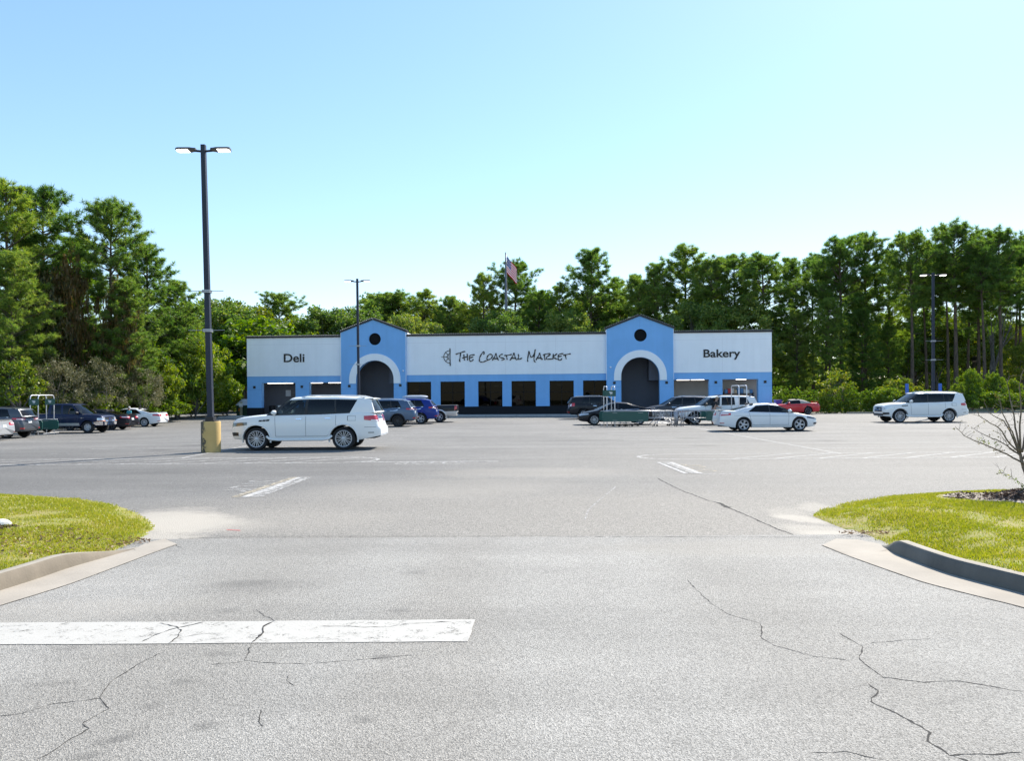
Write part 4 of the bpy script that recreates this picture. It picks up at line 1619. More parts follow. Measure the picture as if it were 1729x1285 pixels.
        if P_.get('rearblack') and which == -1: tgt = blk
        tgt.grid(band(0, g0, allk)); (hdr if which == 0 else tgt).grid(band(g1, 1, allk))
        inner = allk
        if which == -1:
            inner = allk[1:-1]
            frame.grid(band(g0, g1, [0, 1])); frame.grid(band(g0, g1, [ng - 2, ng - 1]))
        pm = MB()
        pm.grid(band(g0, (g0 + g1) / 2, inner)); pm.grid(band((g0 + g1) / 2, g1, inner))
        link('windscreen' if which == 0 else 'rear_window', pm.mesh('windscreen', G_W if which == 0 else P_.get('rearglass', G_T), True), root)
    for sgn in (-1, 1):
        sidef[sgn].build('pillars', P_.get('pillarmat', paint), root, smooth=True, angle=35)
    hdr.build('windscreen_header', P_.get('pillarmat', paint), root, smooth=True)
    if frame.v: frame.build('rear_frame', P_.get('pillarmat', paint), root, smooth=True, angle=35)
    if blk.v: blk.build('window_surround', TRIM, root, smooth=True, angle=35)
    for pm, gm in panes: link('side_window', pm.mesh('side_window', gm, True), root)
    # seats
    zs = ztop(cols[0][0] + .6)
    seat = MB()
    seat.box((-.10, -.24, -.45), (.10, .24, .12)); seat.box((-.06, -.13, .14), (.06, .13, .34))
    sm = seat.mesh('seat', SEAT)
    for xs_ in P_.get('seats', (cols[0][0] + 1.05, cols[0][0] + 1.95)):
        if xs_ < cols[-1][0] - .5:
            for sy in (-1, 1):
                link('seat', sm, root, cv(xs_, sy * hwid * .42, zs + .12), (0, radians(-10), 0))
    # ---- wheels
    ty, hub, rm = wheel_meshes(Rw, P_.get('rim', Rw * .66), .24, P_.get('wheel', 'ten'), P_.get('alloy', ALLOY))
    for xa_ in (xf, xr_):
        for sy in (-1, 1):
            w = link('wheel', hub, root, cv(xa_, sy * (hwid - .145), Rw), (0, 0, 0 if sy > 0 else pi))
            t_ = link('tyre', ty, w)
            r_ = link('rim', rm, w)
            w.rotation_euler = (0, R.uniform(0, 1.2), 0) if sy > 0 else (0, R.uniform(0, 1.2), pi)

    # ---- patches laid on the body
    def patch(nm, corners, d, mat, off=.008, nu=7, nv=4, parent=root):
        d = Vector(d).normalized()
        cs = [cv(*c) for c in corners]
        dd = Vector((-d.x, d.y, d.z))
        rws = []
        for i in range(nv + 1):
            row = []
            a = cs[0].lerp(cs[3], i / nv); b = cs[1].lerp(cs[2], i / nv)
            for k in range(nu + 1):
                p = a.lerp(b, k / nu)
                h = bvh.ray_cast(p - dd * 3, dd)
                if h[0] is None:
                    h = bvh.find_nearest(p)
                row.append(h[0] - dd * off)
            rws.append(row)
        m = MB()
        m.grid(rws)
        ring = rws[0] + [r[-1] for r in rws[1:]] + rws[-1][-2::-1] + [r[0] for r in rws[-2:0:-1]]
        m.grid([ring, [p + dd * (off + .012) for p in ring]], closed=True)
        return link(nm, m.mesh(nm, mat, True, 40), parent)

    def side(nm, x0, x1, z0, z1, mat, off=.008, sl0=0, sl1=0, dz=0, sides=(-1, 1), nu=7, nv=4):
        """side patch between x0..x1, z0..z1; sl = forward lean of the ends, dz = rise towards the rear"""
        for s in sides:
            patch(nm, [(x0, s * 3, z0), (x1, s * 3, z0 + dz), (x1 + sl1, s * 3, z1 + dz), (x0 + sl0, s * 3, z1)], (0, -s, 0), mat, off, nu, nv)

    def front(nm, y0, y1, z0, z1, mat, off=.01, k=1.0, nu=8, nv=4):
        patch(nm, [(-2, y0, z0), (-2, y1, z0), (-2, y1 * k, z1), (-2, y0 * k, z1)], (1, 0, 0), mat, off, nu, nv)

    def rear(nm, y0, y1, z0, z1, mat, off=.01, k=1.0, nu=8, nv=4):
        patch(nm, [(L + 2, y0, z0), (L + 2, y1, z0), (L + 2, y1 * k, z1), (L + 2, y0 * k, z1)], (-1, 0, 0), mat, off, nu, nv)

    def corner(nm, xa_, ya_, xb_, yb_, za, zb, zc, zd, mat, off=.01, end='f', nu=8, nv=4):
        """lamp wrapping a corner from (xa,ya) to (xb,yb): heights za..zd at the inner end, zb..zc at the outer end"""
        for s in (-1, 1):
            ch = Vector((xb_ - xa_, s * (yb_ - ya_), 0)).normalized()
            n = Vector((ch.y, -ch.x, 0))
            if n.y * s > 0: n = -n
            patch(nm, [(xa_, s * ya_, za), (xb_, s * yb_, zb), (xb_, s * yb_, zc), (xa_, s * ya_, zd)], n, mat, off, nu, nv)
    tools = dict(patch=patch, side=side, front=front, rear=rear, corner=corner, root=root, cv=cv, L=L, hw=hwid, ztop=ztop)
    # common details
    zdoor = P_.get('doorz', gc + .14)
    for x, lean in P_.get('doors', []):
        side('door_gap', x, x + .010, zdoor, ztop(x) - .06, LINE, .003, lean, lean, nu=1, nv=8)
    d0, d1 = P_.get('doors', [(0, 0)])[0][0], P_.get('doors', [(0, 0)])[-1][0]
    side('sill_gap', d0, d1, zdoor - .012, zdoor, LINE, .003, nu=14, nv=1)
    for x in P_.get('handles', []):
        side('door_handle', x, x + .20, ztop(x) - .17, ztop(x) - .135, P_.get('handlemat', paint), .028, nu=3, nv=1)
    zm = ztop(cols[0][0] + .3) + .09
    xm = cols[0][0] + P_.get('mirx', .30)
    for s in (-1, 1):
        m = MB()
        pr = [(.0, .02), (.07, .085), (.14, .1), (.17, .06), (.18, .0)]
        rws = []
        for q in range(6):
            yy = hwid * .92 + .24 * q / 5
            k = (.55, .9, 1, 1, .95, .55)[q]
            rws.append([cv(xm - .07 + .17 * (.5 - .5 * cos(a)) * k, s * yy, zm + .085 * k * sin(a)) for a in [2 * pi * j / 10 for j in range(10)]])
        m.grid(rws, closed=True)
        m.add(rws[-1], [tuple(range(10))])
        m.box(*[cv(xm + .02, s * (hwid * .90), zm - .10), cv(xm - .05, s * (hwid * .97), zm - .02)])
        m.build('mirror', P_.get('mirrormat', paint), root, smooth=True, angle=40)
    if P_.get('rails'):
        for s in (-1, 1):
            m = MB()
            pts = []
            for i in range(9):
                x = cols[0][1] + .35 + (cols[-1][1] - cols[0][1] - .55) * i / 8
                pts.append(cv(x, s * hwid * rw * .90, zroof(x) + .035 + (.055 if 0 < i < 8 else 0)))
            m.tube(pts, .018, 6)
            m.build('roof_rail', P_['rails'], root, smooth=True)
    if P_.get('flare'):
        for xa_ in (xf, xr_):
            for s in (-1, 1):
                m = MB()
                r1, r2 = [], []
                wf = P_.get('flarew', .055)
                for i in range(21):
                    a = radians(-14) + (pi + radians(28)) * i / 20
                    outp = []
                    for rad, off in ((Ra - .004, -.04), (Ra - .002, .022), (Ra + wf * .7, .026), (Ra + wf, .003)):
                        x, z = xa_ - rad * cos(a), Rw + rad * sin(a)
                        xx, zz = xa_ - (Ra + wf + .01) * cos(a), Rw + (Ra + wf + .01) * sin(a)
                        h = bvh.ray_cast(cv(xx, s * 3, max(zz, gc + .02)), Vector((0, -s, 0)))
                        yy = abs(h[0].y) if h[0] is not None else hwid
                        if yy < hwid * .7: yy = hwid * .97
                        outp.append(cv(x, s * (yy + off), z))
                    r1.append(outp)
                m.grid(r1)
                m.build('wheel_arch', P_['flare'] if P_['flare'] != True else paint, root, smooth=True, angle=60)
    if P_.get('board'):
        for s in (-1, 1):
            m = MB()
            x0, x1 = xf + Ra + .02, xr_ - Ra - .02
            m.box(cv(x1, s * (hwid - .06), gc - .03), cv(x0, s * (hwid + .03), gc + .035))
            m.build('running_board', P_['board'], root)
    for fn in P_.get('extra', []): fn(tools)
    return root


def place_car(root, X, Y, face):
    """face: 'L' or 'R' = where the front points in the photograph"""
    root.location = (X, Y, zg(X, Y))
    root.rotation_euler = (0, 0, {'L': pi, 'R': 0}[face] if isinstance(face, str) else face)
    return root


# ---- presets
def suv_full(**kw):
    d = dict(L=5.30, W=2.03, H=1.92, gc=.36, R=.405, fo=.93, wb=3.075, rim=.30, gap=.085,
             top=[(0, 1.03), (.08, 1.11), (.30, 1.155), (.8, 1.205), (1.38, 1.25), (1.7, 1.245), (3.2, 1.27), (4.4, 1.315), (4.95, 1.33), (5.12, 1.31), (5.30, 1.24)],
             cols=[(1.28, 2.14), (1.50, 2.22), (2.62, 2.68), (2.72, 2.76), (3.70, 3.66), (3.75, 3.72), (4.22, 4.50), (4.75, 4.72), (5.08, 4.94)], segs='BCBGBGPP', rw=.79,
             roof=[(2.0, 1.80), (2.4, 1.835), (3.2, 1.85), (4.4, 1.82), (5.0, 1.775)], win=(.05, .92), hood_end=1.34, seats=(2.35, 3.3, 4.0),
             nose=[(.3, .14), (.45, .02), (.75, .0), (1.0, .03), (1.2, .18)], tail=[(.3, .12), (.5, .0), (.78, .0), (.84, .07), (1.3, .20)], rlift=.14, ftaper=.20, rtaper=.12,
             doors=[(1.62, -.03), (2.68, 0), (3.72, .02)], handles=[2.34, 3.36], wheel='multi', flare=True, board=None, rearwin=(.10, .90), bowb=.16, winblack=True, paint='pearl')
    d.update(kw)
    return d


def suv_mid(**kw):
    d = dict(L=4.65, W=1.86, H=1.72, gc=.30, R=.365, fo=.92, wb=2.70, rim=.235,
             top=[(0, .80), (.10, .92), (.35, .99), (1.15, 1.09), (1.4, 1.09), (2.8, 1.13), (3.8, 1.19), (4.3, 1.21), (4.50, 1.17), (4.65, 1.08)],
             cols=[(1.10, 1.88), (1.34, 1.96), (2.24, 2.30), (2.32, 2.36), (3.22, 3.14), (3.28, 3.20), (3.86, 3.62), (4.15, 3.96), (4.44, 4.20)], segs='BGBGBGPP', rw=.76,
             roof=[(1.8, 1.585), (2.3, 1.635), (3.0, 1.645), (3.9, 1.60), (4.3, 1.555)], hood_end=1.1, tail=[(.3, .12), (.5, .0), (.72, .0), (.9, .06), (1.2, .14)],
             doors=[(1.36, -.03), (2.28, 0), (3.26, .05)], handles=[1.98, 2.96], wheel='five', rearwin=(.10, .90), paint='grey', lowz=.40, ftaper=.26)
    d.update(kw)
    return d


def sedan(**kw):
    d = dict(L=4.88, W=1.85, H=1.46, gc=.20, R=.335, fo=.94, wb=2.78, rim=.235,
             top=[(0, .62), (.10, .70), (.35, .77), (.8, .85), (1.2, .92), (1.5, .935), (2.8, .965), (3.7, 1.00), (4.2, 1.035), (4.72, 1.045), (4.88, .99)],
             cols=[(1.16, 1.95), (1.42, 2.04), (2.38, 2.40), (2.44, 2.46), (3.20, 2.98), (3.50, 3.02), (3.75, 3.10), (4.14, 3.28)], segs='BGBGGPP', rw=.69,
             roof=[(1.9, 1.285), (2.3, 1.345), (2.7, 1.35), (3.0, 1.315), (3.28, 1.255)], hood_end=1.3, seats=(2.25, 3.15), win=(.04, .91),
             nose=[(.2, .14), (.42, .0), (.62, .03), (.8, .20)], tail=[(.2, .14), (.45, .0), (.75, .03), (.95, .10), (1.05, .12)], rlift=.10,
             doors=[(1.50, -.02), (2.42, 0), (3.30, .14)], handles=[2.14, 3.05], wheel='split', rearwin=(.05, .95), bowb=.22, bowbr=.16, paint='white', rearglass=G_T)
    d.update(kw)
    return d


def pickup(**kw):
    d = dict(L=5.70, W=1.98, H=1.86, gc=.42, R=.375, fo=.93, wb=3.52, rim=.21,
             top=[(0, .98), (.08, 1.05), (.3, 1.10), (1.3, 1.17), (1.6, 1.17), (3.40, 1.20), (3.5, 1.20), (5.6, 1.20), (5.70, 1.17)],
             cols=[(1.24, 1.92), (1.52, 2.02), (2.45, 2.50), (2.58, 2.62), (3.20, 3.16), (3.42, 3.34)], segs='PGPGP', rw=.78,
             roof=[(1.8, 1.745), (2.3, 1.79), (3.0, 1.79), (3.4, 1.765)], hood_end=1.24, seats=(2.15,), well=(1.36, 5.58), crown=.04, rearwin=(.15, .88),
             nose=[(.3, .10), (.5, -.02), (.78, -.02), (.80, .05), (1.1, .08)], tail=[(.3, .05), (1.2, .02)], rlift=.03, ftaper=.10, rtaper=.04,
             doors=[(1.55, -.05), (2.54, 0), (3.25, 0)], handles=[2.30], wheel='steel', paint='navy', doorz=.62, winblack=False)
    d.update(kw)
    return d

# ---- the individual vehicles
def ex_big(t, head=HEADD, vents=True):
    L = t['L']
    t['front']('grille', -.52, .52, .66, .98, CHROME, .012)
    for i in range(5): t['front']('grille_bar', -.47, .47, .69 + i * .055, .712 + i * .055, TRIM, .018, nv=1)
    t['front']('lower_grille', -.62, .62, .44, .56, TRIM, .012)
    t['front']('emblem', -.07, .07, .80, .87, CHROME, .03, nu=2, nv=2)
    t['corner']('headlight', .02, .60, .60, .99, .82, .90, 1.00, .96, head, .014)
    t['corner']('fog_light', .0, .62, .30, .90, .50, .52, .64, .64, ALLOYD, .012)
    t['corner']('fog_lamp_lens', .02, .68, .24, .88, .54, .56, .62, .62, TRIM, .018)
    t['corner']('taillight', L - .02, .70, L - .56, 1.0, .99, 1.06, 1.20, 1.23, TAIL, .016, 'r')
    t['corner']('taillight_lens', L - .06, .78, L - .30, .99, 1.0, 1.03, 1.07, 1.06, TAILW, .020, 'r')
    t['side']('tail_lower_gap', L - .55, L - .12, .80, .812, LINE, .003, nu=8, nv=1)
    if vents:
        for i in range(3): t['side']('fender_vent', 1.02 + i * .13, 1.13 + i * .13, 1.02 + i * .008, 1.075 + i * .012, TRIM, .008, .03, .03, nu=1, nv=1)
    t['side']('fuel_door', 4.15, 4.17 , 1.04, 1.2, LINE, .003, nu=1, nv=3, sides=(-1, 1))
    for (a, b, c, d) in ((4.15, 4.44, 1.2, 1.208), (4.15, 4.44, 1.035, 1.043), (4.432, 4.44, 1.04, 1.205)):
        t['side']('fuel_door_gap', a, b, c, d, LINE, .003, nu=3, nv=1)
    t['rear']('licence_plate', -.17, .17, .90, 1.05, PLATE, .012, nu=2, nv=2)
    t['rear']('tailgate_trim', -.5, .5, 1.10, 1.15, CHROME, .014, nv=1)
    t['rear']('bumper_pad', -.75, .75, .46, .53, TRIM, .012, nv=1)
    t['side']('side_reflector', L - .42, L - .22, .60, .625, TRIM, .008, nu=3, nv=1)
    # spoiler, roof rack rails, antenna
    m = MB()
    cv = t['cv']
    m.grid([[cv(4.72, y, 1.845 - .03 * abs(y)) for y in (-.74, -.4, 0, .4, .74)], [cv(5.02, y, 1.835 - .03 * abs(y)) for y in (-.72, -.4, 0, .4, .72)], [cv(5.05, y, 1.80 - .03 * abs(y)) for y in (-.72, -.4, 0, .4, .72)], [cv(4.88, y, 1.79 - .03 * abs(y)) for y in (-.74, -.4, 0, .4, .74)]])
    m.build('spoiler', MAT['pearl_white_paint'], t['root'], smooth=True)
    m = MB()
    m.box(cv(5.02, -.14, 1.795), cv(4.99, .14, 1.81))
    m.build('brake_light', TAIL, t['root'])


def board_tubes(t):
    for s in (-1, 1):
        m = MB()
        cv = t['cv']
        m.tube([cv(1.30, s * .98, .50), cv(1.42, s * 1.01, .40), cv(1.7, s * 1.02, .375), cv(3.3, s * 1.02, .375), cv(3.5, s * 1.01, .41), cv(3.60, s * .98, .52)], .045, 8)
        m.build('running_board', PAINT['pearl'], t['root'], smooth=True)


qx = make_car('large_suv', suv_full(extra=[ex_big, board_tubes], rails=PAINT['pearl'], handlemat=CHROME), 'big white SUV in front, beside the yellow lamp base, seen from its left side', 'suv', 'white full-size SUVs')
place_car(qx, P(526, 700, 29.0).x, 29.05, 'L')
qx2 = make_car('large_suv', suv_full(extra=[lambda t: ex_big(t, HEAD), board_tubes], rails=PAINT['pearl']), 'big white SUV alone at the right, near the hedge, showing its grille', 'suv', 'white full-size SUVs')
place_car(qx2, P(1549, 690, 50.6).x + .2, 50.7, 'L')


def ex_suv(head=HEAD, z=.0, chrome=True, tailz=(.98, 1.10), hi=False):
    def f(t):
        L = t['L']
        t['front']('grille', -.48, .48, .62, .80, TRIM, .012)
        t['front']('grille_trim', -.5, .5, .795, .815, CHROME, .018, nv=1)
        t['front']('lower_grille', -.6, .6, .36, .48, TRIM, .012)
        t['front']('emblem', -.06, .06, .69, .75, CHROME, .024, nu=2, nv=2)
        t['corner']('headlight', .03, .52, .60, .90, .74, .86, .95, .86, head, .014)
        t['corner']('fog_light', .03, .60, .24, .82, .46, .48, .56, .56, CHROME, .012)
        a, b = tailz
        t['corner']('taillight', L - .02, .50, L - .52, .92, a, a + .05, b + .02, b, TAIL, .016, 'r')
        t['corner']('taillight_lens', L - .03, .55, L - .26, .90, a + .02, a + .04, b - .03, b - .04, TAILW, .022, 'r')
        t['corner']('bumper_reflector', L - .02, .64, L - .14, .84, .50, .51, .57, .57, TAIL, .014, 'r')
        t['rear']('licence_plate', -.16, .16, .82, .97, PLATE, .014, nu=2, nv=2)
        t['rear']('tailgate_trim', -.45, .45, 1.0, 1.03, CHROME, .014, nv=1)
        t['rear']('bumper_pad', -.7, .7, .36, .50, TRIM, .012, nv=2)
        if chrome: t['side']('window_trim', 1.45, 4.0, t['ztop'](2) - .035, t['ztop'](2) - .018, CHROME, .006, dz=t['ztop'](4.0) - t['ztop'](1.5), nu=12, nv=1)
    return f


def on_aisle(root, Lc, X_end, Y, face, endface):
    """put a vehicle in its stall: X_end is where its aisle end stands"""
    s = -1 if endface == 'right' else 1
    place_car(root, X_end + s * Lc / 2, Y, face)


g = 'cars parked in the lot'
esc = make_car('compact_suv', suv_mid(L=4.52, paint='grey', extra=[ex_suv()], rails=TRIM, flare=TRIM, flarew=.05), 'dark grey SUV at the left edge, rear towards us beside the cart corral', 'suv', g)
on_aisle(esc, 4.52, P(70, 700, 45.0).x, 44.1, 'L', 'right')


def ex_sedan(head=HEAD, tail='wrap', plate=True, clear=True, chrome=True, exhaust=False):
    def f(t):
        L = t['L']
        t['front']('grille', -.42, .42, .44, .58, TRIM, .012)
        t['front']('grille_trim', -.46, .46, .585, .61, CHROME, .018, nv=1)
        t['front']('lower_grille', -.55, .55, .26, .37, TRIM, .012)
        t['front']('emblem', -.055, .055, .50, .56, CHROME, .024, nu=2, nv=2)
        t['corner']('headlight', .03, .48, .58, .88, .56, .66, .735, .66, head, .014)
        t['corner']('fog_light', .04, .62, .20, .82, .34, .35, .43, .43, TRIM, .012)
        t['corner']('taillight', L - .02, .46, L - .50, .92, .77, .82, .93, .92, TAIL, .016, 'r')
        if clear: t['corner']('taillight_lens', L - .03, .55, L - .38, .91, .84, .86, .915, .905, TAILW, .022, 'r')
        t['corner']('bumper_reflector', L - .03, .66, L - .18, .86, .40, .41, .44, .44, TAIL, .014, 'r')
        t['rear']('licence_plate', -.16, .16, .66, .81, PLATE, .014, nu=2, nv=2)
        t['rear']('bumper_pad', -.6, .6, .24, .34, TRIM, .012, nv=2)
        if chrome: t['side']('window_trim', 1.62, 3.7, t['ztop'](1.7) - .035, t['ztop'](1.7) - .02, CHROME, .006, dz=t['ztop'](3.7) - t['ztop'](1.7), nu=12, nv=1)
        t['side']('crease', 1.0, 4.2, .74, .748, LINE, .002, dz=.05, nu=14, nv=1)
        cv = t['cv']
        m = MB()
        m.grid([[cv(L - .42, y, t['ztop'](L - .4) + .03) for y in (-.62, -.3, 0, .3, .62)], [cv(L - .10, y, t['ztop'](L - .1) + .055) for y in (-.62, -.3, 0, .3, .62)], [cv(L - .12, y, t['ztop'](L - .1) + .02) for y in (-.62, -.3, 0, .3, .62)]])
        m.build('spoiler', t['root'].children[0].data.materials[0], t['root'], smooth=True, angle=30)
    return f


wsl = make_car('sedan', sedan(paint='silver', H=1.5, extra=[ex_sedan()]), 'white car cut off by the left edge of the picture, only its tail showing', 'car', g)
on_aisle(wsl, 4.88, P(27, 700, 41.9).x, 41.1, 'L', 'right')


def ex_pick(t):
    L = t['L']
    t['front']('grille', -.55, .55, .74, .97, CHROME, .014)
    for i in range(3): t['front']('grille_bar', -.50, .50, .77 + i * .065, .81 + i * .065, TRIM, .022, nv=1)
    t['front']('emblem', -.1, .1, .84, .90, PAINT['blue'], .03, nu=3, nv=2)
    t['front']('bumper', -.93, .93, .50, .72, CHROME, .03)
    t['side']('bumper_end', .02, .52, .50, .72, CHROME, .02)
    t['front']('air_dam', -.7, .7, .42, .50, TRIM, .02, nv=1)
    t['corner']('headlight', .01, .60, .36, .93, .78, .80, .94, .96, HEAD, .016)
    t['corner']('indicator', .0, .60, .36, .94, .735, .745, .785, .775, AMBER, .016)
    t['side']('taillight', L - .20, L - .03, .86, 1.15, TAIL, .012, nu=2)
    t['rear']('licence_plate', -.16, .16, .62, .74, PLATE, .03, nu=2, nv=2)
    t['rear']('bumper', -.9, .9, .50, .72, CHROME, .04)
    t['side']('rocker_stripe', 1.42, 3.9, .46, .63, PAINT['silver'], .010, nu=12)
    t['side']('badge', 1.15, 1.36, .93, .97, CHROME, .008, nu=2, nv=1)


pk = make_car('pickup_truck', pickup(paint='navy', extra=[ex_pick], mirrormat=TRIM), 'dark navy pickup truck with silver lower stripe nosing out beside the cart corral', 'pickup', g)
on_aisle(pk, 5.7, P(197, 700, 50.8).x, 50.0, 'R', 'right')
bs = make_car('sedan', sedan(paint='black', W=1.80, wheel='five', alloy=ALLOYD, extra=[ex_sedan(clear=True)]), 'black sedan parked between the navy pickup and the white sedan', 'car', g)
on_aisle(bs, 4.88, P(237, 700, 55.3).x, 54.4, 'L', 'right')
ws = make_car('sedan', sedan(paint='white', wheel='ten', extra=[ex_sedan(clear=False)]), 'white sedan at the far end of the left row, by the bushes', 'car', g)
on_aisle(ws, 4.88, P(287, 700, 61).x, 60.1, 'L', 'right')

rog = make_car('compact_suv', suv_mid(L=4.69, paint='steel', wheel='ten', alloy=ALLOYD, extra=[ex_suv(tailz=(1.0, 1.12))], rails=CHROME, flare=TRIM, flarew=.06, lowz=.42), 'blue-grey SUV parked just behind the big white SUV', 'suv', g)
on_aisle(rog, 4.69, P(706, 700, 50.3).x, 49.6, 'L', 'right')


def roofbox(t):
    cv = t['cv']
    m = MB()
    rows = []
    for i in range(9):
        x = 2.3 + 1.7 * i / 8
        k = (0.25, .75, .95, 1, 1, 1, 1, .9, .55)[i]
        rows.append([cv(x, .36 * k * cos(a), 1.80 + .13 * k * max(-.4, sin(a))) for a in [2 * pi * j / 12 for j in range(12)]])
    m.grid(rows, closed=True)
    m.add(rows[-1], [tuple(range(12))]); m.add(rows[0], [tuple(range(12))])
    m.build('roof_box', PAINT['silver'], t['root'], smooth=True, angle=40)


blu = make_car('compact_suv', suv_mid(L=4.70, paint='blue', wheel='five', extra=[ex_suv(tailz=(1.0, 1.14)), roofbox], rails=CHROME, lowz=.36), 'deep blue SUV with a roof box beside the blue-grey SUV', 'suv', g)
on_aisle(blu, 4.70, P(742, 700, 54.9).x, 54.0, 'L', 'right')
pk2 = make_car('pickup_truck', pickup(paint='black', L=5.4, wb=3.2, R=.39, rim=.24, wheel='five', low=PAINT['silver'], lowz=.80, flare=PAINT['silver'], flarew=.09, extra=[ex_pick],
                                      cols=[(1.24, 1.92), (1.52, 2.02), (2.35, 2.40), (2.48, 2.52), (2.85, 2.80), (3.05, 2.98)], roof=[(1.8, 1.70), (2.3, 1.75), (2.9, 1.75), (3.1, 1.72)],
                                      top=[(0, .98), (.08, 1.05), (.3, 1.10), (1.3, 1.17), (1.6, 1.17), (3.05, 1.20), (5.3, 1.22), (5.40, 1.20)], doors=[(1.55, -.05), (2.44, 0)], handles=[2.2]),
               'black and silver pickup truck with its tailgate towards us under the shop windows', 'pickup', g)
on_aisle(pk2, 5.4, P(775, 700, 57.8).x, 57.1, 'L', 'right')

bsv = make_car('large_suv', suv_full(paint='black', L=5.1, wb=3.0, W=1.98, wheel='ten', R=.385, rim=.25, extra=[ex_suv(tailz=(.95, 1.22))], rails=CHROME, flare=None, gc=.32,
                                     cols=[(1.34, 2.02), (1.58, 2.10), (2.46, 2.52), (2.56, 2.60), (3.46, 3.42), (3.51, 3.48), (4.1, 3.85), (4.62, 4.50), (4.95, 4.78)],
                                     top=[(0, .90), (.10, 1.0), (.30, 1.06), (.8, 1.12), (1.38, 1.17), (1.7, 1.17), (3.2, 1.2), (4.4, 1.25), (4.85, 1.26), (5.1, 1.16)],
                                     roof=[(2.0, 1.66), (2.4, 1.70), (3.2, 1.71), (4.4, 1.68), (5.0, 1.64)]),
               'black SUV parked close to the shop front, rear to the left', 'suv', g)
on_aisle(bsv, 5.1, P(957, 700, 63).x, 62.0, 'R', 'left')
bsd = make_car('sedan', sedan(paint='black', wheel='ten', extra=[ex_sedan()], handlemat=CHROME), 'black sedan with bright wheels behind the green cart corral panel', 'car', g)
on_aisle(bsd, 4.88, P(976, 700, 50.0).x, 50.0, 'L', 'left')
gsv = make_car('compact_suv', suv_mid(L=4.9, paint='charcoal', wheel='five', extra=[ex_suv(HEADD)], rails=CHROME, W=1.93,
                                      cols=[(1.15, 2.0), (1.40, 2.08), (2.34, 2.42), (2.44, 2.5), (3.36, 3.28), (3.42, 3.34), (4.05, 3.85), (4.4, 4.2), (4.68, 4.45)],
                                      top=[(0, .80), (.10, .92), (.35, .99), (1.2, 1.09), (1.4, 1.09), (2.8, 1.13), (3.8, 1.19), (4.5, 1.21), (4.75, 1.17), (4.9, 1.08)],
                                      roof=[(1.8, 1.60), (2.3, 1.65), (3.0, 1.66), (4.1, 1.61), (4.6, 1.56)]),
               'charcoal SUV parked in front of the right arched entrance', 'suv', g)
on_aisle(gsv, 4.9, P(1092, 700, 58).x, 58.0, 'L', 'left')


def ex_expl(t):
    ex_suv(HEAD)(t)
    t['corner']('side_marker', .10, .66, .66, .93, .76, .84, .90, .83, AMBER, .020)


exp_ = make_car('large_suv', suv_full(paint='white', L=5.0, wb=2.86, W=1.98, H=1.80, R=.38, rim=.25, wheel='split', rails=TRIM, flare=None, gc=.30, fo=.95,
                                      cols=[(1.30, 2.02), (1.54, 2.10), (2.44, 2.50), (2.56, 2.60), (3.40, 3.36), (3.66, 3.60), (4.30, 4.12), (4.5, 4.36), (4.82, 4.62)], segs='BGPGPGPP',
                                      top=[(0, .88), (.10, .98), (.30, 1.04), (.8, 1.09), (1.34, 1.15), (1.7, 1.15), (3.2, 1.17), (4.3, 1.21), (4.75, 1.22), (5.0, 1.12)],
                                      roof=[(2.0, 1.665), (2.4, 1.71), (3.2, 1.72), (4.3, 1.69), (4.8, 1.65)], doors=[(1.60, -.03), (2.50, 0), (3.46, .02)], handles=[2.2, 3.15],
                                      extra=[ex_expl], lowz=.46, winblack=False, mirrormat=TRIM),
                'white SUV with an amber marker lamp behind the white sedan', 'suv', g)
on_aisle(exp_, 5.0, P(1143, 700, 49.4).x, 49.5, 'L', 'left')
acc = make_car('sedan', sedan(paint='white', wheel='split', R=.345, rim=.25, extra=[ex_sedan(HEADD)]), 'white sedan with two-tone five-spoke wheels in front of the right cart corral', 'car', g)
on_aisle(acc, 4.88, P(1207, 700, 40.6).x, 40.4, 'R', 'left')


def ex_must(t):
    ex_sedan(HEAD, clear=False, chrome=False)(t)
    cv = t['cv']
    L = t['L']
    m = MB()
    m.box(cv(L - .12, -.66, 1.12), cv(L - .34, .66, 1.15))
    for s in (-1, 1): m.box(cv(L - .16, s * .52 - .04, 1.0), cv(L - .30, s * .52 + .04, 1.12))
    m.build('rear_wing', PAINT['red'], t['root'])
    t['side']('side_scoop', 3.3, 3.55, .56, .78, TRIM, .006, .08, .0)


mus = make_car('convertible_car', sedan(paint='red', L=4.65, W=1.86, H=1.36, wb=2.57, fo=.98, wheel='five', alloy=ALLOYD, extra=[ex_must], roofmat=CANVAS, pillarmat=CANVAS,
                                        cols=[(1.52, 2.28), (1.74, 2.36), (2.90, 2.86), (3.50, 3.12), (3.86, 3.40)], segs='BGPP', winblack=False,
                                        top=[(0, .58), (.10, .68), (.35, .76), (.8, .84), (1.5, .93), (1.8, .93), (2.8, .96), (3.6, 1.0), (4.4, 1.02), (4.65, .96)],
                                        roof=[(2.2, 1.26), (2.6, 1.30), (2.9, 1.29), (3.4, 1.20)], doors=[(1.72, -.04), (3.08, 0)], handles=[2.7], seats=(2.6,)),
               'red convertible with a tan canvas top parked by the hedge', 'car', g)
on_aisle(mus, 4.65, P(1387, 690, 70).x, 71.0, 'L', 'right')
# bright rims for the red car
for ch in mus.children:
    if ch.name.startswith('wheel'):
        m = MB()
        m.lathe([(.238, .095), (.228, .108), (.205, .106), (.2, .08)], 30, 'Y')
        if 'lip' not in globals(): lip = m.mesh('rim_lip', ALLOY, True)
        link('rim_lip', lip, ch)

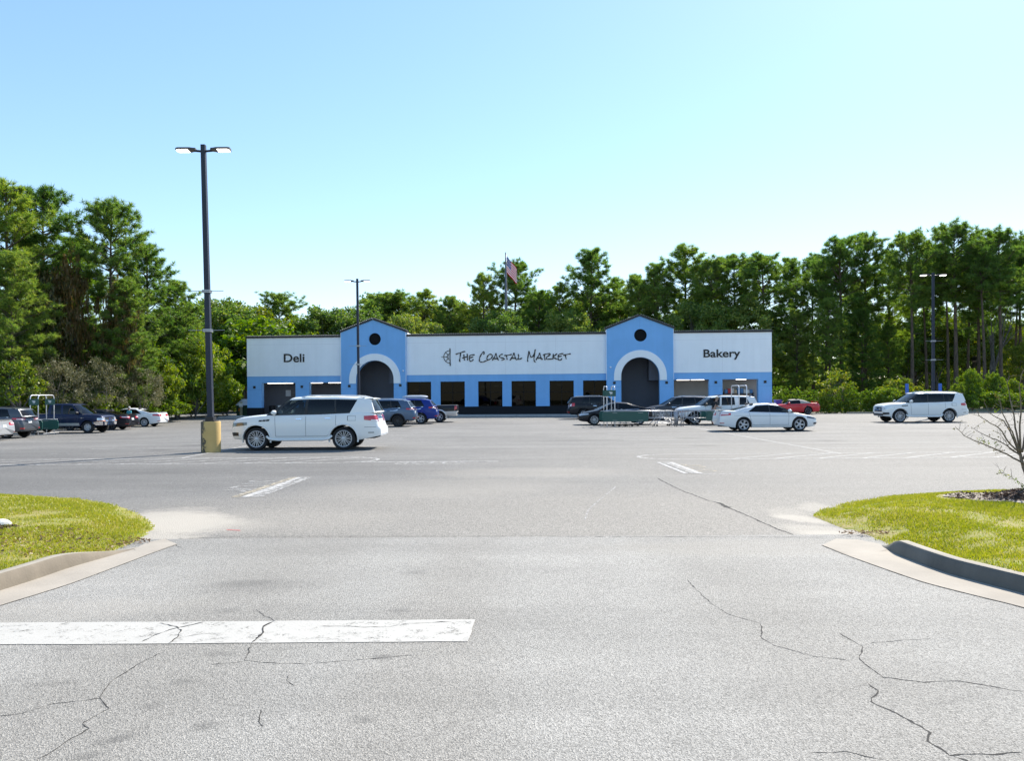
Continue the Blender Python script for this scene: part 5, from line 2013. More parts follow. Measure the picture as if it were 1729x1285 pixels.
# ================================================================ street furniture
POLE = plain('pole_steel', (0.022, 0.028, 0.045), 0.5, 0.0, var=.15, spec=.3)
LED = emit('lit_led_panel', (1, 0.98, 0.94), 2.6)
GALV = plain('galvanised_tube', (0.34, 0.35, 0.37), 0.4, 0.7, var=.2)
WTUBE = plain('white_tube', (0.72, 0.72, 0.74), 0.35, 0.2)


def yellow_base():
    m, t, b = new_mat('chipped_yellow_concrete')
    p = objpos(t)
    n = mth(t, 'ADD', mth(t, 'MULTIPLY', noise(t, p, 3.2, 6, .7), .6), mth(t, 'MULTIPLY', noise(t, p, 14, 5, .7), .4))
    sp = N(t, 'ShaderNodeSeparateXYZ')
    t.links.new(p, sp.inputs[0])
    n2 = mth(t, 'ADD', n, mth(t, 'MULTIPLY', mth(t, 'ADD', sp.outputs[0], .12), 0.75))
    f = ramp(t, n2, [(0.47, 0.0), (0.51, 1.0)])
    c = mixc(t, f, (0.10, 0.085, 0.06), mixc(t, noise(t, p, 2, 4), (0.50, 0.33, 0.11), (0.60, 0.43, 0.18)))
    t.links.new(c, b.inputs['Base Color'])
    b.inputs['Roughness'].default_value = .9
    bump(t, b, n, .4, .02)
    return m


YB = yellow_base()


def light_pole(loc, h, label, lean=0.0):
    r = empty('light_pole', loc)
    tag(r, label, 'lamp post', 'parking lot light poles')
    mb = MB()
    mb.lathe([(.001, 0), (.325, 0), (.325, 1.03), (.315, 1.06), (.001, 1.06)], 28)
    mb.build('concrete_base', YB, r, smooth=True, angle=30)
    mb = MB()
    mb.box((-.20, -.20, 1.061), (.20, .20, 1.09)); mb.box((-.14, -.14, 1.0905), (.14, .14, 1.22))
    mb.build('base_cover', BLACK, r)
    mb = MB()
    M = Matrix.Rotation(-lean, 4, 'Y')
    a, b = .09, .074
    lo = [Vector((sx * a, sy * a, 1.0)) for sx, sy in ((-1, -1), (1, -1), (1, 1), (-1, 1))]
    hi = [Vector((sx * b, sy * b, h)) for sx, sy in ((-1, -1), (1, -1), (1, 1), (-1, 1))]
    hi = [p - Vector((lean * h, 0, 0)) for p in hi]
    mb.add(lo + hi, [(0, 1, 5, 4), (1, 2, 6, 5), (2, 3, 7, 6), (3, 0, 4, 7), (4, 5, 6, 7)])
    mb.build('shaft', POLE, r)
    for z in (4.2, 5.55):
        mb = MB()
        x = -lean * z
        mb.box((x - .13, -.13, z - .05), (x + .13, .13, z + .05))
        mb.tube([(x - .62, -.14, z), (x + .62, -.14, z)], .012, 6)
        mb.build('banner_arm', GALV, r)
    for s in (-1, 1):
        x = -lean * h
        hd = MB()
        hd.tube([(x + s * .08, 0, h - .22), (x + s * .30, 0, h - .20)], .04, 8)
        arm = hd.build('lamp_arm', POLE, r)
        M = Matrix.Translation((x, 0, h - .18)) @ Matrix.Rotation(radians(-8), 4, 'X')
        m = MB()
        prof = [(.26, .08), (.36, .10), (.44, .14), (.55, .15), (.85, .15), (.93, .11)]
        top, bot = [], []
        for xx, w in prof:
            top.append([M @ Vector((s * xx, -w, .02)), M @ Vector((s * xx, -w * .8, .06)), M @ Vector((s * xx, w * .8, .06)), M @ Vector((s * xx, w, .02)), M @ Vector((s * xx, w, -.02)), M @ Vector((s * xx, -w, -.02))])
        m.grid(top, closed=True)
        m.add(top[0], [tuple(range(6))]); m.add(top[-1], [tuple(range(6))])
        head = m.build('lamp_head', plain('lamp_housing%d' % len(MAT), (0.10, 0.085, 0.07), .5, .4), r, smooth=True, angle=30)
        m = MB()
        m.add([M @ Vector((s * xx, yy, -.024)) for xx, yy in ((.50, -.13), (.86, -.13), (.91, -.08), (.91, .08), (.86, .13), (.50, .13))], [tuple(range(6))])
        m.build('led_panel', LED, head)
    return r


q = G(356.5, 763.5)
light_pole((q.x, q.y, q.z), 10.62, 'tall dark square lamp post on a chipped yellow base at the left', .018)
q = P(606, 640, 58.0)
light_pole((q.x, 58.0, 0), 10.45, 'lamp post standing in front of the left gable beside the Deli wall', .006)
q = P(1575.5, 640, 57.0)
light_pole((q.x, 57.0, 0), 10.45, 'lamp post at the right in front of the dark wood', -.006)

# ---- flag and pole
fp = empty('flagpole', (P(856, 640, 108).x, 108, 0))
tag(fp, 'tall flagpole rising behind the market roof', 'flagpole')
ztop_f = P(854, 429, 108).z
mb = MB()
lean = P(854, 429, 108).x - P(856, 640, 108).x
mb.tube([(0, 0, 0), (lean * .45, 0, ztop_f * .55), (lean, 0, ztop_f)], [.30, .22, .09], 12)
mb.build('shaft', plain('pale_pole_paint', (.13, .135, .15), .5, .2), fp, smooth=True)
mb = MB()
mb.lathe([(.001, .2), (.1, .13), (.13, .03), (.1, -.06), (.001, -.1)], 10, 'Z', (lean, 0, ztop_f + .1))
mb.build('finial', plain('finial_metal', (.6, .6, .62), .3, .8), fp, smooth=True)
FLR, FLW, FLB = plain('flag_red', (0.60, 0.008, 0.02), .9, spec=.1), plain('flag_white', (0.8, .8, .8), .8), plain('flag_blue', (0.012, 0.02, 0.20), .9, spec=.1)
hoist, fly = 2.35, 2.5
z1 = P(854, 431.5, 108).z
rows, nst, nfl = [], 26, 24
mb = MB()
for i in range(nst + 1):
    row = []
    for k in range(nfl + 1):
        s, t = k / nfl, i / nst
        x = .14 + fly * s * .56
        z = z1 - hoist * t * (1 - .10 * s) - fly * s * .80 * (1 - .10 * s)
        y = -.05 + .16 * sin(s * 9 + t * 2.2) * s ** .5
        row.append((x + .08 * sin(s * 9 + t * 2 + 1) * s, y, z))
    rows.append(row)
for i in range(nst):
    for k in range(nfl):
        st_i = i // 2
        mb.mat = 2 if (st_i < 7 and k < nfl * .4) else (0 if st_i % 2 == 0 else 1)
        mb.add([rows[i][k], rows[i][k + 1], rows[i + 1][k + 1], rows[i + 1][k]], [(0, 1, 2, 3)])
mb.mat = 1
for a in range(5):
    for b in range(6):
        i, k = 1.6 + a * 2.5, 1.0 + b * 1.5
        p = Vector(rows[int(i)][int(k)]) + Vector((0.03, -.02, -.04))
        mb.add([p + Vector((-.045, -.012, 0)), p + Vector((0, -.012, -.06)), p + Vector((.045, -.012, 0)), p + Vector((0, -.012, .06))], [(0, 1, 2, 3)])
fl = MB.mesh(mb, 'flag', [FLR, FLW, FLB], False, None, False)
fo = link('flag', fl)
fo.location = (fp.location.x + lean, fp.location.y, 0)
tag(fo, 'limp red, white and blue striped flag with stars on the pole above the roof', 'flag')

# ---- cart corrals
GREEN = plain('corral_green_plastic', (0.010, 0.075, 0.062), .4)
WHITEP = plain('white_print', (.7, .7, .7), .6)


def corral(X0, Y, flip, signs, label, length=6.2, half=.8, panel=2.7):
    """X0 = sign end; flip -1 runs to the left"""
    z0 = zg(X0, Y)
    r = empty('cart_corral', (X0, Y, z0))
    tag(r, label, 'cart corral', 'cart corrals')
    f = lambda x: flip * x
    for i, xx in enumerate((.30, .76)):
        mb = MB()
        mb.tube([(f(xx), -half, 0), (f(xx), -half, 2.2), (f(xx), -half + .06, 2.32), (f(xx), -half + .18, 2.36), (f(xx), half - .18, 2.36), (f(xx), half - .06, 2.32), (f(xx), half, 2.2), (f(xx), half, 0)], .028, 8)
        mb.build('hoop', WTUBE, r, smooth=True)
    for s in (-1, 1):
        y = s * half
        if signs:
            mb = MB()
            lo, hi = (f(.24), y - .045, 1.78), (f(.82), y - .03, 2.14)
            mb.box((min(lo[0], hi[0]), lo[1], lo[2]), (max(lo[0], hi[0]), hi[1], hi[2]))
            sg = mb.build('sign_panel', GREEN, r)
            # a little trolley symbol
            mb = MB()
            cx_, cz_ = f(.53), 1.97
            yy = y - .049
            mb.box((cx_ - .07, yy, cz_ - .01), (cx_ + .09, yy + .003, cz_ + .06)); mb.box((cx_ - .11, yy, cz_ + .06), (cx_ - .03, yy + .003, cz_ + .08)); mb.box((cx_ - .05, yy, cz_ - .05), (cx_ + .08, yy + .003, cz_ - .03))
            mb.box((cx_ - .04, yy, cz_ - .09), (cx_ - .01, yy + .003, cz_ - .06)); mb.box((cx_ + .04, yy, cz_ - .09), (cx_ + .07, yy + .003, cz_ - .06))
            mb.build('trolley_symbol', WHITEP, sg)
        # rounded green panel
        mb = MB()
        a, b, h0, h1 = f(.02), f(panel), .30, .88
        lo, hi = min(a, b), max(a, b)
        out = []
        rr = .13
        for (cx_, cz_, a0) in ((hi - rr, h1 - rr, 0), (lo + rr, h1 - rr, pi / 2), (lo + rr, h0 + rr, pi), (hi - rr, h0 + rr, 3 * pi / 2)):
            for i in range(5): out.append((cx_ + rr * cos(a0 + pi / 2 * i / 4), cz_ + rr * sin(a0 + pi / 2 * i / 4)))
        mb.plate(out, [], y - .075, y - .032)
        pn = mb.build('side_panel', GREEN, r)
        mb = MB()
        for (xx, zz) in ((.75, .80), (2.25, .80), (.75, .36), (2.25, .36)):
            mb.box((f(xx) - .14, y - .080, zz), (f(xx) + .14, y - .0752, zz + .018))
        mb.build('panel_slot', GALV, pn)
        # rails, uprights and raked legs
        mb = MB()
        mb.tube([(f(.1), y, .90), (f(length), y, .90)], .024, 8)
        mb.tube([(f(panel), y, .48), (f(length - .25), y, .48)], .022, 8)
        for k in range(6):
            xx = panel + .3 + (length - panel - .5) * k / 5
            mb.tube([(f(xx), y, .48), (f(xx), y, .90)], .014, 6)
        mb.build('rail', GALV, r, smooth=True)
        for (xa_, xb_) in ((panel + .75, panel + .25), (panel + 1.15, panel + 1.65)):
            mb = MB()
            mb.tube([(f(xa_), y, .48), (f(xb_), y - .10 * s, .01)], .018, 6)
            mb.build('raked_leg', GALV, r, smooth=True)
        for xx in (length, length - .12):
            mb = MB()
            mb.tube([(f(xx), y, .0), (f(xx), y, .93)], .03, 8)
            mb.build('end_post', GALV, r, smooth=True)
    mb = MB()
    mb.tube([(f(.02), -half, .12), (f(.02), half, .12)], .02, 6)
    mb.build('cross_bar', GALV, r)
    return r


cr = P(1025, 700, 46.0)
corral(cr.x - .25, 47.2, 1, True, 'green cart corral with a green sign on tall hoops beside the black sedan', 4.35)
cl = P(1268, 700, 46.5)
corral(cl.x + .1, 47.4, -1, False, 'cart corral with bare tall hoops behind the white sedan', 4.15)
c3 = P(97, 715, 47.8)
corral(c3.x + .05, 47.1, -1, True, 'green cart corral with two green trolley signs at the left edge', 5.2)


def cart_meshes():
    basket, frame = MB(), MB()
    # tapered wire basket
    def pt(u, v, w):   # u along, v across, w up
        x = -.40 + .80 * u
        hw_ = .20 + .05 * w + .05 * (1 - u)
        return (x - .05 * (1 - w) * (u - .5), (v - .5) * 2 * hw_, .52 + .05 * u + .45 * w - .10 * u * w)
    for k in range(9):
        u = k / 8
        basket.tube([pt(u, 0, 1), pt(u, 0, 0), pt(u, 1, 0), pt(u, 1, 1)], .006, 4)
    for w in (0, .35, .7, 1):
        basket.tube([pt(0, 0, w), pt(1, 0, w), pt(1, 1, w), pt(0, 1, w), pt(0, 0, w)], .007 if w < 1 else .012, 4)
    for k in range(1, 5):
        v = k / 5
        basket.tube([pt(0, v, 0), pt(1, v, 0), pt(1, v, 1)], .006, 4)
        basket.tube([pt(0, v, 0), pt(0, v, 1)], .006, 4)
    for s in (-1, 1):
        frame.tube([(-.55, s * .26, 1.0), (-.42, s * .25, .55), (-.30, s * .24, .22), (.42, s * .18, .16)], .014, 6)
        frame.tube([(-.30, s * .24, .22), (-.38, s * .25, .14)], .014, 6)
    frame.tube([(-.56, -.27, 1.0), (-.56, .27, 1.0)], .018, 6)
    wh = MB()
    wh.lathe([(.001, -.015), (.055, -.015), (.06, 0), (.055, .015), (.001, .015)], 10, 'Y')
    return basket.mesh('basket', GALV), frame.mesh('cart_frame', GALV), wh.mesh('caster', TYRE, True, 40)


cb, cf, cw = cart_meshes()
cartspots = [(cr.x + .9 + i * .34, 47.25, 'shopping cart nested in the corral beside the black sedan') for i in range(3)] + [(cr.x + 3.35, 47.0, 'shopping cart at the open end of the corral beside the black sedan'), (c3.x - 1.2, 47.1, 'shopping cart in the left corral beside the navy pickup')]
for i, (x, y, lb) in enumerate(cartspots):
    r = empty('shopping_cart', (x, y, zg(x, y)), 0 if i < 3 else .15)
    lab = lb if i >= 3 else ('first', 'second', 'last')[i] + ' shopping cart from the left in the nested row behind the green panel'
    tag(r, lab, 'shopping cart', 'shopping carts')
    link('basket', cb, r); link('cart_frame', cf, r)
    for (a, b) in ((.40, .17), (.40, -.17), (-.38, .25), (-.38, -.25)):
        link('caster', cw, r, (a, b, .061))

# ---- blue-topped sign posts at the right, small purple box, shed, wooden post
BLUEP = plain('blue_sign_paint', (0.03, 0.12, 0.50), .5)
for (u, lb) in ((1531.5, 'blue post sign left of the right lamp post'), (1587.5, 'blue post sign right of the right lamp post')):
    q = P(u, 660, 56.0)
    r = empty('post_sign', (q.x, 56.0, 0))
    tag(r, lb, 'sign', 'blue post signs')
    mb = MB()
    mb.tube([(0, .05, 0), (0, .05, 2.0)], .03, 8)
    mb.build('post', GALV, r)
    mb = MB()
    mb.box((-.10, -.05, 1.55), (.10, .01, 2.5)); mb.box((-.10, .011, 1.55), (.10, .04, 2.5))
    mb.build('sign_plate', BLUEP, r)
PURP = plain('purple_plastic', (0.10, 0.05, 0.32), .5)
q = P(1313, 684, 71)
r = empty('drop_box', (q.x, 71.5, 0))
tag(r, 'small purple and white box standing by the right corner of the market', 'box')
part('box_body', PURP, [((-.05, -.3, .0), (.45, .3, 1.25))], r)
part('box_side', GO['white'], [((-.32, -.3, 0), (-.06, .3, 1.05))], r)
part('box_cap', PURP, [((-.09, -.34, 1.251), (.49, .34, 1.31))], r)
SHEDG = plain('shed_green', (0.03, 0.07, 0.035), .7, var=.3)
q = P(412, 690, 80)
r = empty('dumpster_shed', (q.x, 80, 0))
tag(r, 'dark green bin shed with a corrugated roof left of the market', 'shed')
part('shed_wall', SHEDG, [((-.75, 0, 0), (1.0, 1.6, 1.02))], r)
mb = MB()
n = 28
mb.grid([[(-.85 + 1.95 * i / n, y, z + (.03 if i % 2 else 0)) for i in range(n + 1)] for (y, z) in ((-.15, 1.03), (1.7, 1.66))])
mb.build('corrugated_roof', plain('corrugated_sheet', (.33, .34, .35), .5, .5), r)
part('warning_label', AMBER, [((-.55, -.01, .45), (-.35, -.002, .75))], r)
q = P(407.5, 690, 76)
r = empty('wooden_post', (q.x, 76, 0))
tag(r, 'short pale wooden post in front of the green bin shed', 'post')
mb = MB()
mb.lathe([(.001, 0), (.15, 0), (.13, 1.35), (.10, 1.42), (.001, 1.43)], 10)
mb.build('post_shaft', plain('weathered_wood', (.35, .28, .17), .9, var=.25), r, smooth=True, angle=40)
part('notice_plate', GO['white'], [((-.16, -.17, .95), (.22, -.14, 1.30))], r)
# maroon container far right
q = P(1722, 658, 88)
r = empty('cargo_container', (q.x, 88, 0))
tag(r, 'dark maroon container half hidden in the bushes at the right edge', 'container')
part('container_body', plain('maroon_paint', (.07, .02, .03), .6), [((-.4, 0, 0), (6, 2.4, 2.5))], r)
part('container_door', plain('maroon_door', (.06, .018, .027), .6), [((.0, -.05, .15), (2.3, -.002, 2.35)), ((2.4, -.05, .15), (4.7, -.002, 2.35))], r)

# ---- people
def skin_mesh(name, verts, edges, rads, mat, parent, rootv=0, sub=2):
    me = bpy.data.meshes.new(name)
    me.from_pydata([Vector(v) for v in verts], edges, [])
    me.materials.append(mat)
    o = link(name, me, parent)
    sk = o.modifiers.new('skin', 'SKIN')
    sk.use_smooth_shade = True
    for i, r_ in enumerate(rads):
        me.skin_vertices[0].data[i].radius = r_ if isinstance(r_, tuple) else (r_, r_)
        me.skin_vertices[0].data[i].use_root = (i == rootv)
    ss = o.modifiers.new('sub', 'SUBSURF')
    ss.levels = ss.render_levels = sub
    return o


SKIN = plain('skin', (0.42, 0.25, 0.18), .55, var=.06)


def person(loc, rz, label, shirt, trousers, hairc, lean=0.0, elbows=((.34, .22, 1.08), (-.34, .22, 1.08))):
    r = empty('person', loc, rz)
    tag(r, label, 'person')
    # figure faces +y; lean bends the trunk forward
    b = lambda x, y, z: (x, y + lean * max(0, z - .95), z - .25 * lean * max(0, z - .95))
    J = [b(0, 0, .96), b(0, 0, 1.15), b(0, .0, 1.36), b(0, .01, 1.46), b(0, .02, 1.54), b(0, .03, 1.63), b(0, .03, 1.72)]
    rad = [(.15, .11), (.14, .10), (.155, .10), (.06, .055), (.055, .06), (.075, .092), (.05, .06)]
    E = [(0, 1), (1, 2), (2, 3), (3, 4), (4, 5), (5, 6)]
    for s in (-1, 1):
        k = len(J)
        J += [b(s * .18, 0, 1.38), b(s * .27, .04, 1.12), b(s * .22, .26, 1.06), b(s * .18, .38, 1.08)]
        rad += [.058, .045, .035, (.028, .018)]
        E += [(2, k), (k, k + 1), (k + 1, k + 2), (k + 2, k + 3)]
        for fi in range(4):
            kk = len(J)
            fx = s * .18 + (fi - 1.5) * .021
            J += [b(fx, .43, 1.085), b(fx * .98, .465 - .008 * abs(fi - 1), 1.06)]
            rad += [.0095, .008]
            E += [(k + 3, kk), (kk, kk + 1)]
        kk = len(J)
        J += [b(s * .13, .40, 1.09)]
        rad += [.010]
        E += [(k + 3, kk)]
        k = len(J)
        J += [(s * .10, 0, .88), (s * .11, .02, .50), (s * .11, -.02, .09), (s * .12, .10, .04)]
        rad += [.085, .058, .04, (.042, .03)]
        E += [(0, k), (k, k + 1), (k + 1, k + 2), (k + 2, k + 3)]
    skin_mesh('body', J, E, rad, SKIN, r)
    Js, rs, Es = [J[0], J[1], J[2], b(0, 0, 1.44)], [(.165, .125), (.155, .115), (.172, .118), (.09, .08)], [(0, 1), (1, 2), (2, 3)]
    for s in (-1, 1):
        k = len(Js)
        Js += [b(s * .185, 0, 1.385), b(s * .25, .03, 1.18)]
        rs += [.072, .062]
        Es += [(2, k), (k, k + 1)]
    skin_mesh('shirt', Js, Es, rs, shirt, r)
    Jt, rt, Et = [(0, 0, .98), (0, 0, .90)], [(.165, .125), (.16, .12)], [(0, 1)]
    for s in (-1, 1):
        k = len(Jt)
        Jt += [(s * .10, 0, .82), (s * .11, .02, .50), (s * .11, -.02, .12)]
        rt += [.10, .075, .06]
        Et += [(1, k), (k, k + 1), (k + 1, k + 2)]
    skin_mesh('trousers', Jt, Et, rt, trousers, r)
    m = MB()
    hc = Vector(b(0, .015, 1.675))
    rows = []
    for i in range(7):
        ph = pi / 2 - (pi * .62) * i / 6
        rows.append([(hc.x + .092 * cos(ph) * cos(a) * (1 + .04 * sin(5 * a)), hc.y - .012 + .108 * cos(ph) * sin(a) - (.03 if sin(a) > .5 and i > 3 else 0), hc.z + .115 * sin(ph)) for a in [2 * pi * j / 14 for j in range(14)]])
    m.grid(rows, closed=True)
    m.build('hair', hairc, r, smooth=True)
    # face
    fc = MB()
    for s in (-1, 1):
        fc.lathe([(.001, .012), (.012, .006), (.014, 0)], 8, 'Y', (hc.x + s * .032, hc.y + .088, hc.z - .035))
    fc.box((hc.x - .022, hc.y + .085, hc.z - .098), (hc.x + .022, hc.y + .092, hc.z - .09))
    fc.build('eyes_and_mouth', BLACK, r)
    fc = MB()
    fc.tube([(hc.x, hc.y + .088, hc.z - .03), (hc.x, hc.y + .108, hc.z - .065), (hc.x, hc.y + .088, hc.z - .072)], [.008, .014, .008], 6)
    for s in (-1, 1): fc.tube([(hc.x + s * .08, hc.y + .0, hc.z - .02), (hc.x + s * .09, hc.y - .01, hc.z - .04), (hc.x + s * .08, hc.y, hc.z - .075)], [.008, .014, .008], 6)
    fc.build('nose_and_ears', SKIN, r, smooth=True)
    return r


DARKSH = plain('black_shirt', (.012, .012, .014), .85)
TEAL = plain('teal_shirt', (.05, .30, .36), .85)
DENIM = plain('denim', (.03, .045, .08), .85)
HAIRW = plain('white_hair', (.55, .52, .47), .8)
HAIRB = plain('fair_brown_hair', (.30, .22, .14), .7)
q = P(1212, 690, 47.9)
person((q.x - .15, 48.35, 0), radians(-70), 'person in a black shirt bending beside the white SUV behind the white sedan', DARKSH, DENIM, HAIRB, .35)
q = P(215, 690, 57)
person((q.x, 57.3, zg(q.x, 57.3)), radians(150), 'white-haired person in a teal shirt between the black and white sedans', TEAL, DENIM, HAIRW).scale = (.9, .9, .87)

# ================================================================ trees and shrubs
def barkmat(name, c0, c1):
    m, t, b = new_mat(name)
    p = objpos(t)
    mp = N(t, 'ShaderNodeMapping')
    mp.inputs['Scale'].default_value = (6, 6, 1.2)
    t.links.new(p, mp.inputs[0])
    n = noise(t, mp.outputs[0], 1.6, 6, .7)
    t.links.new(ramp(t, n, [(.35, c0), (.65, c1)]), b.inputs['Base Color'])
    b.inputs['Roughness'].default_value = .95
    bump(t, b, n, .8, .05)
    return m


BARK = barkmat('pine_bark', (0.045, 0.035, 0.028), (0.16, 0.115, 0.085))
BARKG = barkmat('grey_bark', (0.06, 0.055, 0.05), (0.20, 0.18, 0.16))
NEEDLE = leafmat('pine_needles', (0.042, 0.100, 0.018), (0.112, 0.206, 0.034), (0.280, 0.319, 0.057), .50)
NEEDLE2 = leafmat('light_pine_needles', (0.056, 0.125, 0.017), (0.147, 0.244, 0.034), (0.322, 0.350, 0.057), .50)
LEAF = leafmat('oak_leaves', (0.042, 0.090, 0.017), (0.112, 0.188, 0.030), (0.280, 0.294, 0.052), .45)
LEAFY = leafmat('yellow_green_leaves', (0.049, 0.094, 0.009), (0.126, 0.188, 0.016), (0.294, 0.263, 0.034), .4)
LEAFV = leafmat('vine_leaves', (0.042, 0.094, 0.007), (0.112, 0.194, 0.014), (0.252, 0.275, 0.029), .42)
LEAFB = leafmat('rusty_vine_leaves', (0.035, 0.055, 0.010), (0.11, 0.10, 0.022), (0.26, 0.15, 0.05), .35)
LEAFM = leafmat('grey_myrtle_leaves', (0.05, 0.06, 0.02), (0.13, 0.13, 0.055), (0.34, 0.29, 0.19), .3)


def quads(C, T_, B_, s, asp):
    """leaf rhombs at C with long axis T_ and width axis B_"""
    V = np.stack([C - T_ * s[:, None], C + B_ * (s * asp)[:, None], C + T_ * s[:, None], C - B_ * (s * asp)[:, None]], 1)
    return V.reshape(-1, 3)


def rnd_dirs(r, n, up=0.0):
    t = r.normal(size=(n, 3))
    t[:, 2] += up
    return t / np.linalg.norm(t, axis=1)[:, None]


def leaf_cloud(r, centers, radii, per, size, asp=.45, up=.0, flat=.75):
    n = len(centers) * per
    c = np.repeat(np.asarray(centers), per, 0)
    rad = np.repeat(np.asarray(radii), per)
    d = rnd_dirs(r, n)
    q = r.random(n) ** .45
    off = d * (q * rad)[:, None]
    off[:, 2] *= flat
    C = c + off
    T_ = rnd_dirs(r, n, up)
    B_ = np.cross(T_, rnd_dirs(r, n)); B_ /= np.linalg.norm(B_, axis=1)[:, None] + 1e-9
    return quads(C, T_, B_, r.uniform(.6, 1.3, n) * size, asp)


def mesh_quads(name, V, mat):
    return np_mesh(name, V, np.arange(len(V)).reshape(-1, 4), mat)


def pine(seed, H, cs, wid, lean=.02, dens=1.0, tuft=.50, needle=None, top=1.0, nb=60):
    """loblolly pine: bare tapered trunk, whorled limbs, needle tufts in clumps"""
    r = np.random.default_rng(seed)
    rr = random.Random(seed)
    tr = MB()
    path = []
    ph = rr.uniform(0, 6)
    for i in range(12):
        t = i / 11
        path.append(Vector((lean * H * t + .18 * sin(ph + 3 * t) * t, .15 * cos(ph + 2.6 * t) * t, H * t)))
    tr.tube(path, [(.27 - .22 * (i / 11) ** .9) * (H / 20) ** .8 for i in range(12)], 9)
    at = lambda t: path[int(min(10, t * 11))].lerp(path[int(min(10, t * 11)) + 1], t * 11 - int(min(10, t * 11)))
    tc, td = [], []
    for k in range(nb):
        t = cs + (1 - cs) * ((k + rr.random()) / nb) ** .9
        p0 = at(min(.995, t))
        q = (t - cs) / (1 - cs)
        prof = (.6 + .9 * q) if q < .45 else (1.0 - ((q - .45) / .55) ** 2.2 * .72)
        ln = wid * prof * rr.uniform(.55, 1.12)
        az = k * 2.399 + rr.uniform(-.5, .5)
        el = radians(-8 + 55 * q + rr.uniform(-12, 14))
        d = Vector((cos(az) * cos(el), sin(az) * cos(el), sin(el)))
        pts = [p0]
        for i in range(1, 5):
            s = i / 4
            pts.append(p0 + d * ln * s + Vector((rr.uniform(-.12, .12), rr.uniform(-.12, .12), .22 * ln * s * s * .6)))
        tr.tube(pts, [max(.012, .055 * (H / 20) * (1 - .85 * i / 4) * (ln / wid + .4)) for i in range(5)], 5, False)
        ntw = max(5, int(ln * 3.1 * dens))
        for j in range(ntw):
            s = .28 + .72 * (j + rr.random()) / ntw
            f = s * 4
            i0 = min(3, int(f))
            b0 = pts[i0].lerp(pts[i0 + 1], f - i0)
            td_ = (d * .6 + Vector((rr.uniform(-1, 1), rr.uniform(-1, 1), rr.uniform(-.15, .8)))).normalized()
            tl = rr.uniform(.35, 1.0) * (.5 + .17 * ln)
            b1 = b0 + td_ * tl
            tr.tube([b0, b1], [.014, .006], 3, False)
            nt_ = rr.randint(2, 4)
            for m in range(nt_):
                c = b0.lerp(b1, .45 + .6 * m / max(1, nt_ - 1))
                tc.append(c + Vector((rr.uniform(-.1, .1), rr.uniform(-.1, .1), rr.uniform(-.05, .12))))
                td.append(td_)
    for k in range(6):                # leader tufts
        c = path[-1] + Vector((rr.uniform(-.3, .3), rr.uniform(-.3, .3), rr.uniform(-.5, .25)))
        tc.append(c); td.append(Vector((0, 0, 1)))
    # dead snags on the trunk
    for k in range(7):
        t = rr.uniform(.2, cs)
        p0 = at(t); az = rr.uniform(0, 6.28); l = rr.uniform(.4, 1.5)
        tr.tube([p0, p0 + Vector((cos(az) * l, sin(az) * l, rr.uniform(-.1, .3)))], [.025, .008], 4, False)
    C = np.array([tuple(v) for v in tc]); D = np.array([tuple(v) for v in td])
    per = 32
    n = len(C) * per
    c = np.repeat(C, per, 0); dd = np.repeat(D, per, 0)
    dirs = rnd_dirs(r, n) * .95 + dd * .55
    dirs[:, 2] += .18
    dirs /= np.linalg.norm(dirs, axis=1)[:, None]
    w = np.cross(dirs, rnd_dirs(r, n)); w /= np.linalg.norm(w, axis=1)[:, None] + 1e-9
    l = r.uniform(.5, 1.0, n) * tuft
    ww = r.uniform(.014, .026, n)
    V = np.stack([c - w * ww[:, None], c + w * ww[:, None], c + dirs * l[:, None] + w * (ww * .35)[:, None], c + dirs * l[:, None] - w * (ww * .35)[:, None]], 1).reshape(-1, 3)
    return tr.mesh('trunk', BARK, True), mesh_quads('crown', V, needle or NEEDLE)


def broad(seed, H, wid, mat, trunk_h=.3, nclump=190, per=95, size=.17, clump=.85, squat=1.0, bark=None, asp=.5):
    """broadleaf tree or shrub: forked limbs carrying clumps of leaves"""
    r = np.random.default_rng(seed)
    rr = random.Random(seed)
    tr = MB()
    r0 = .018 * H
    p = Vector((0, 0, 0)); fork = Vector((rr.uniform(-.3, .3), rr.uniform(-.3, .3), H * trunk_h))
    tr.tube([p, p.lerp(fork, .5) + Vector((rr.uniform(-.1, .1), 0, 0)), fork], [r0 * 1.2, r0, r0 * .85], 8)
    cs = []
    nl = 9
    for k in range(nclump):
        az = rr.uniform(0, 2 * pi); u = rr.random()
        ph = math.asin(-.55 + 1.55 * u) if -.55 + 1.55 * u < 1 else pi / 2
        q = rr.uniform(.55, 1.0) ** .6
        lob = 1 + .22 * sin(3 * az + seed) + .18 * sin(5 * ph * 2 + az * 2 + seed * 1.7) + .12 * sin(7 * az + 4 * ph)
        rad = wid * q * lob
        hz = H * (1 - trunk_h) * .5
        cs.append((rad * cos(ph) * cos(az), rad * cos(ph) * sin(az), H * trunk_h * .9 + hz + hz * sin(ph) * q * (.85 + .15 * lob) * squat))
    for k in range(nl):
        tgt = Vector(cs[rr.randrange(len(cs))])
        mid = fork.lerp(tgt, .5) + Vector((rr.uniform(-.4, .4), rr.uniform(-.4, .4), rr.uniform(0, .5)))
        tr.tube([fork, mid, tgt], [r0 * .5, r0 * .28, r0 * .08], 5, False)
        for j in range(3):
            t2 = Vector(cs[rr.randrange(len(cs))])
            if (t2 - mid).length < wid: tr.tube([mid, mid.lerp(t2, .5) + Vector((0, 0, .2)), t2], [r0 * .2, r0 * .12, r0 * .04], 4, False)
    V = leaf_cloud(r, cs, [clump * rr.uniform(.6, 1.3) for _ in cs], per, size, asp)
    return tr.mesh('trunk', bark or BARKG, True), mesh_quads('crown', V, mat)


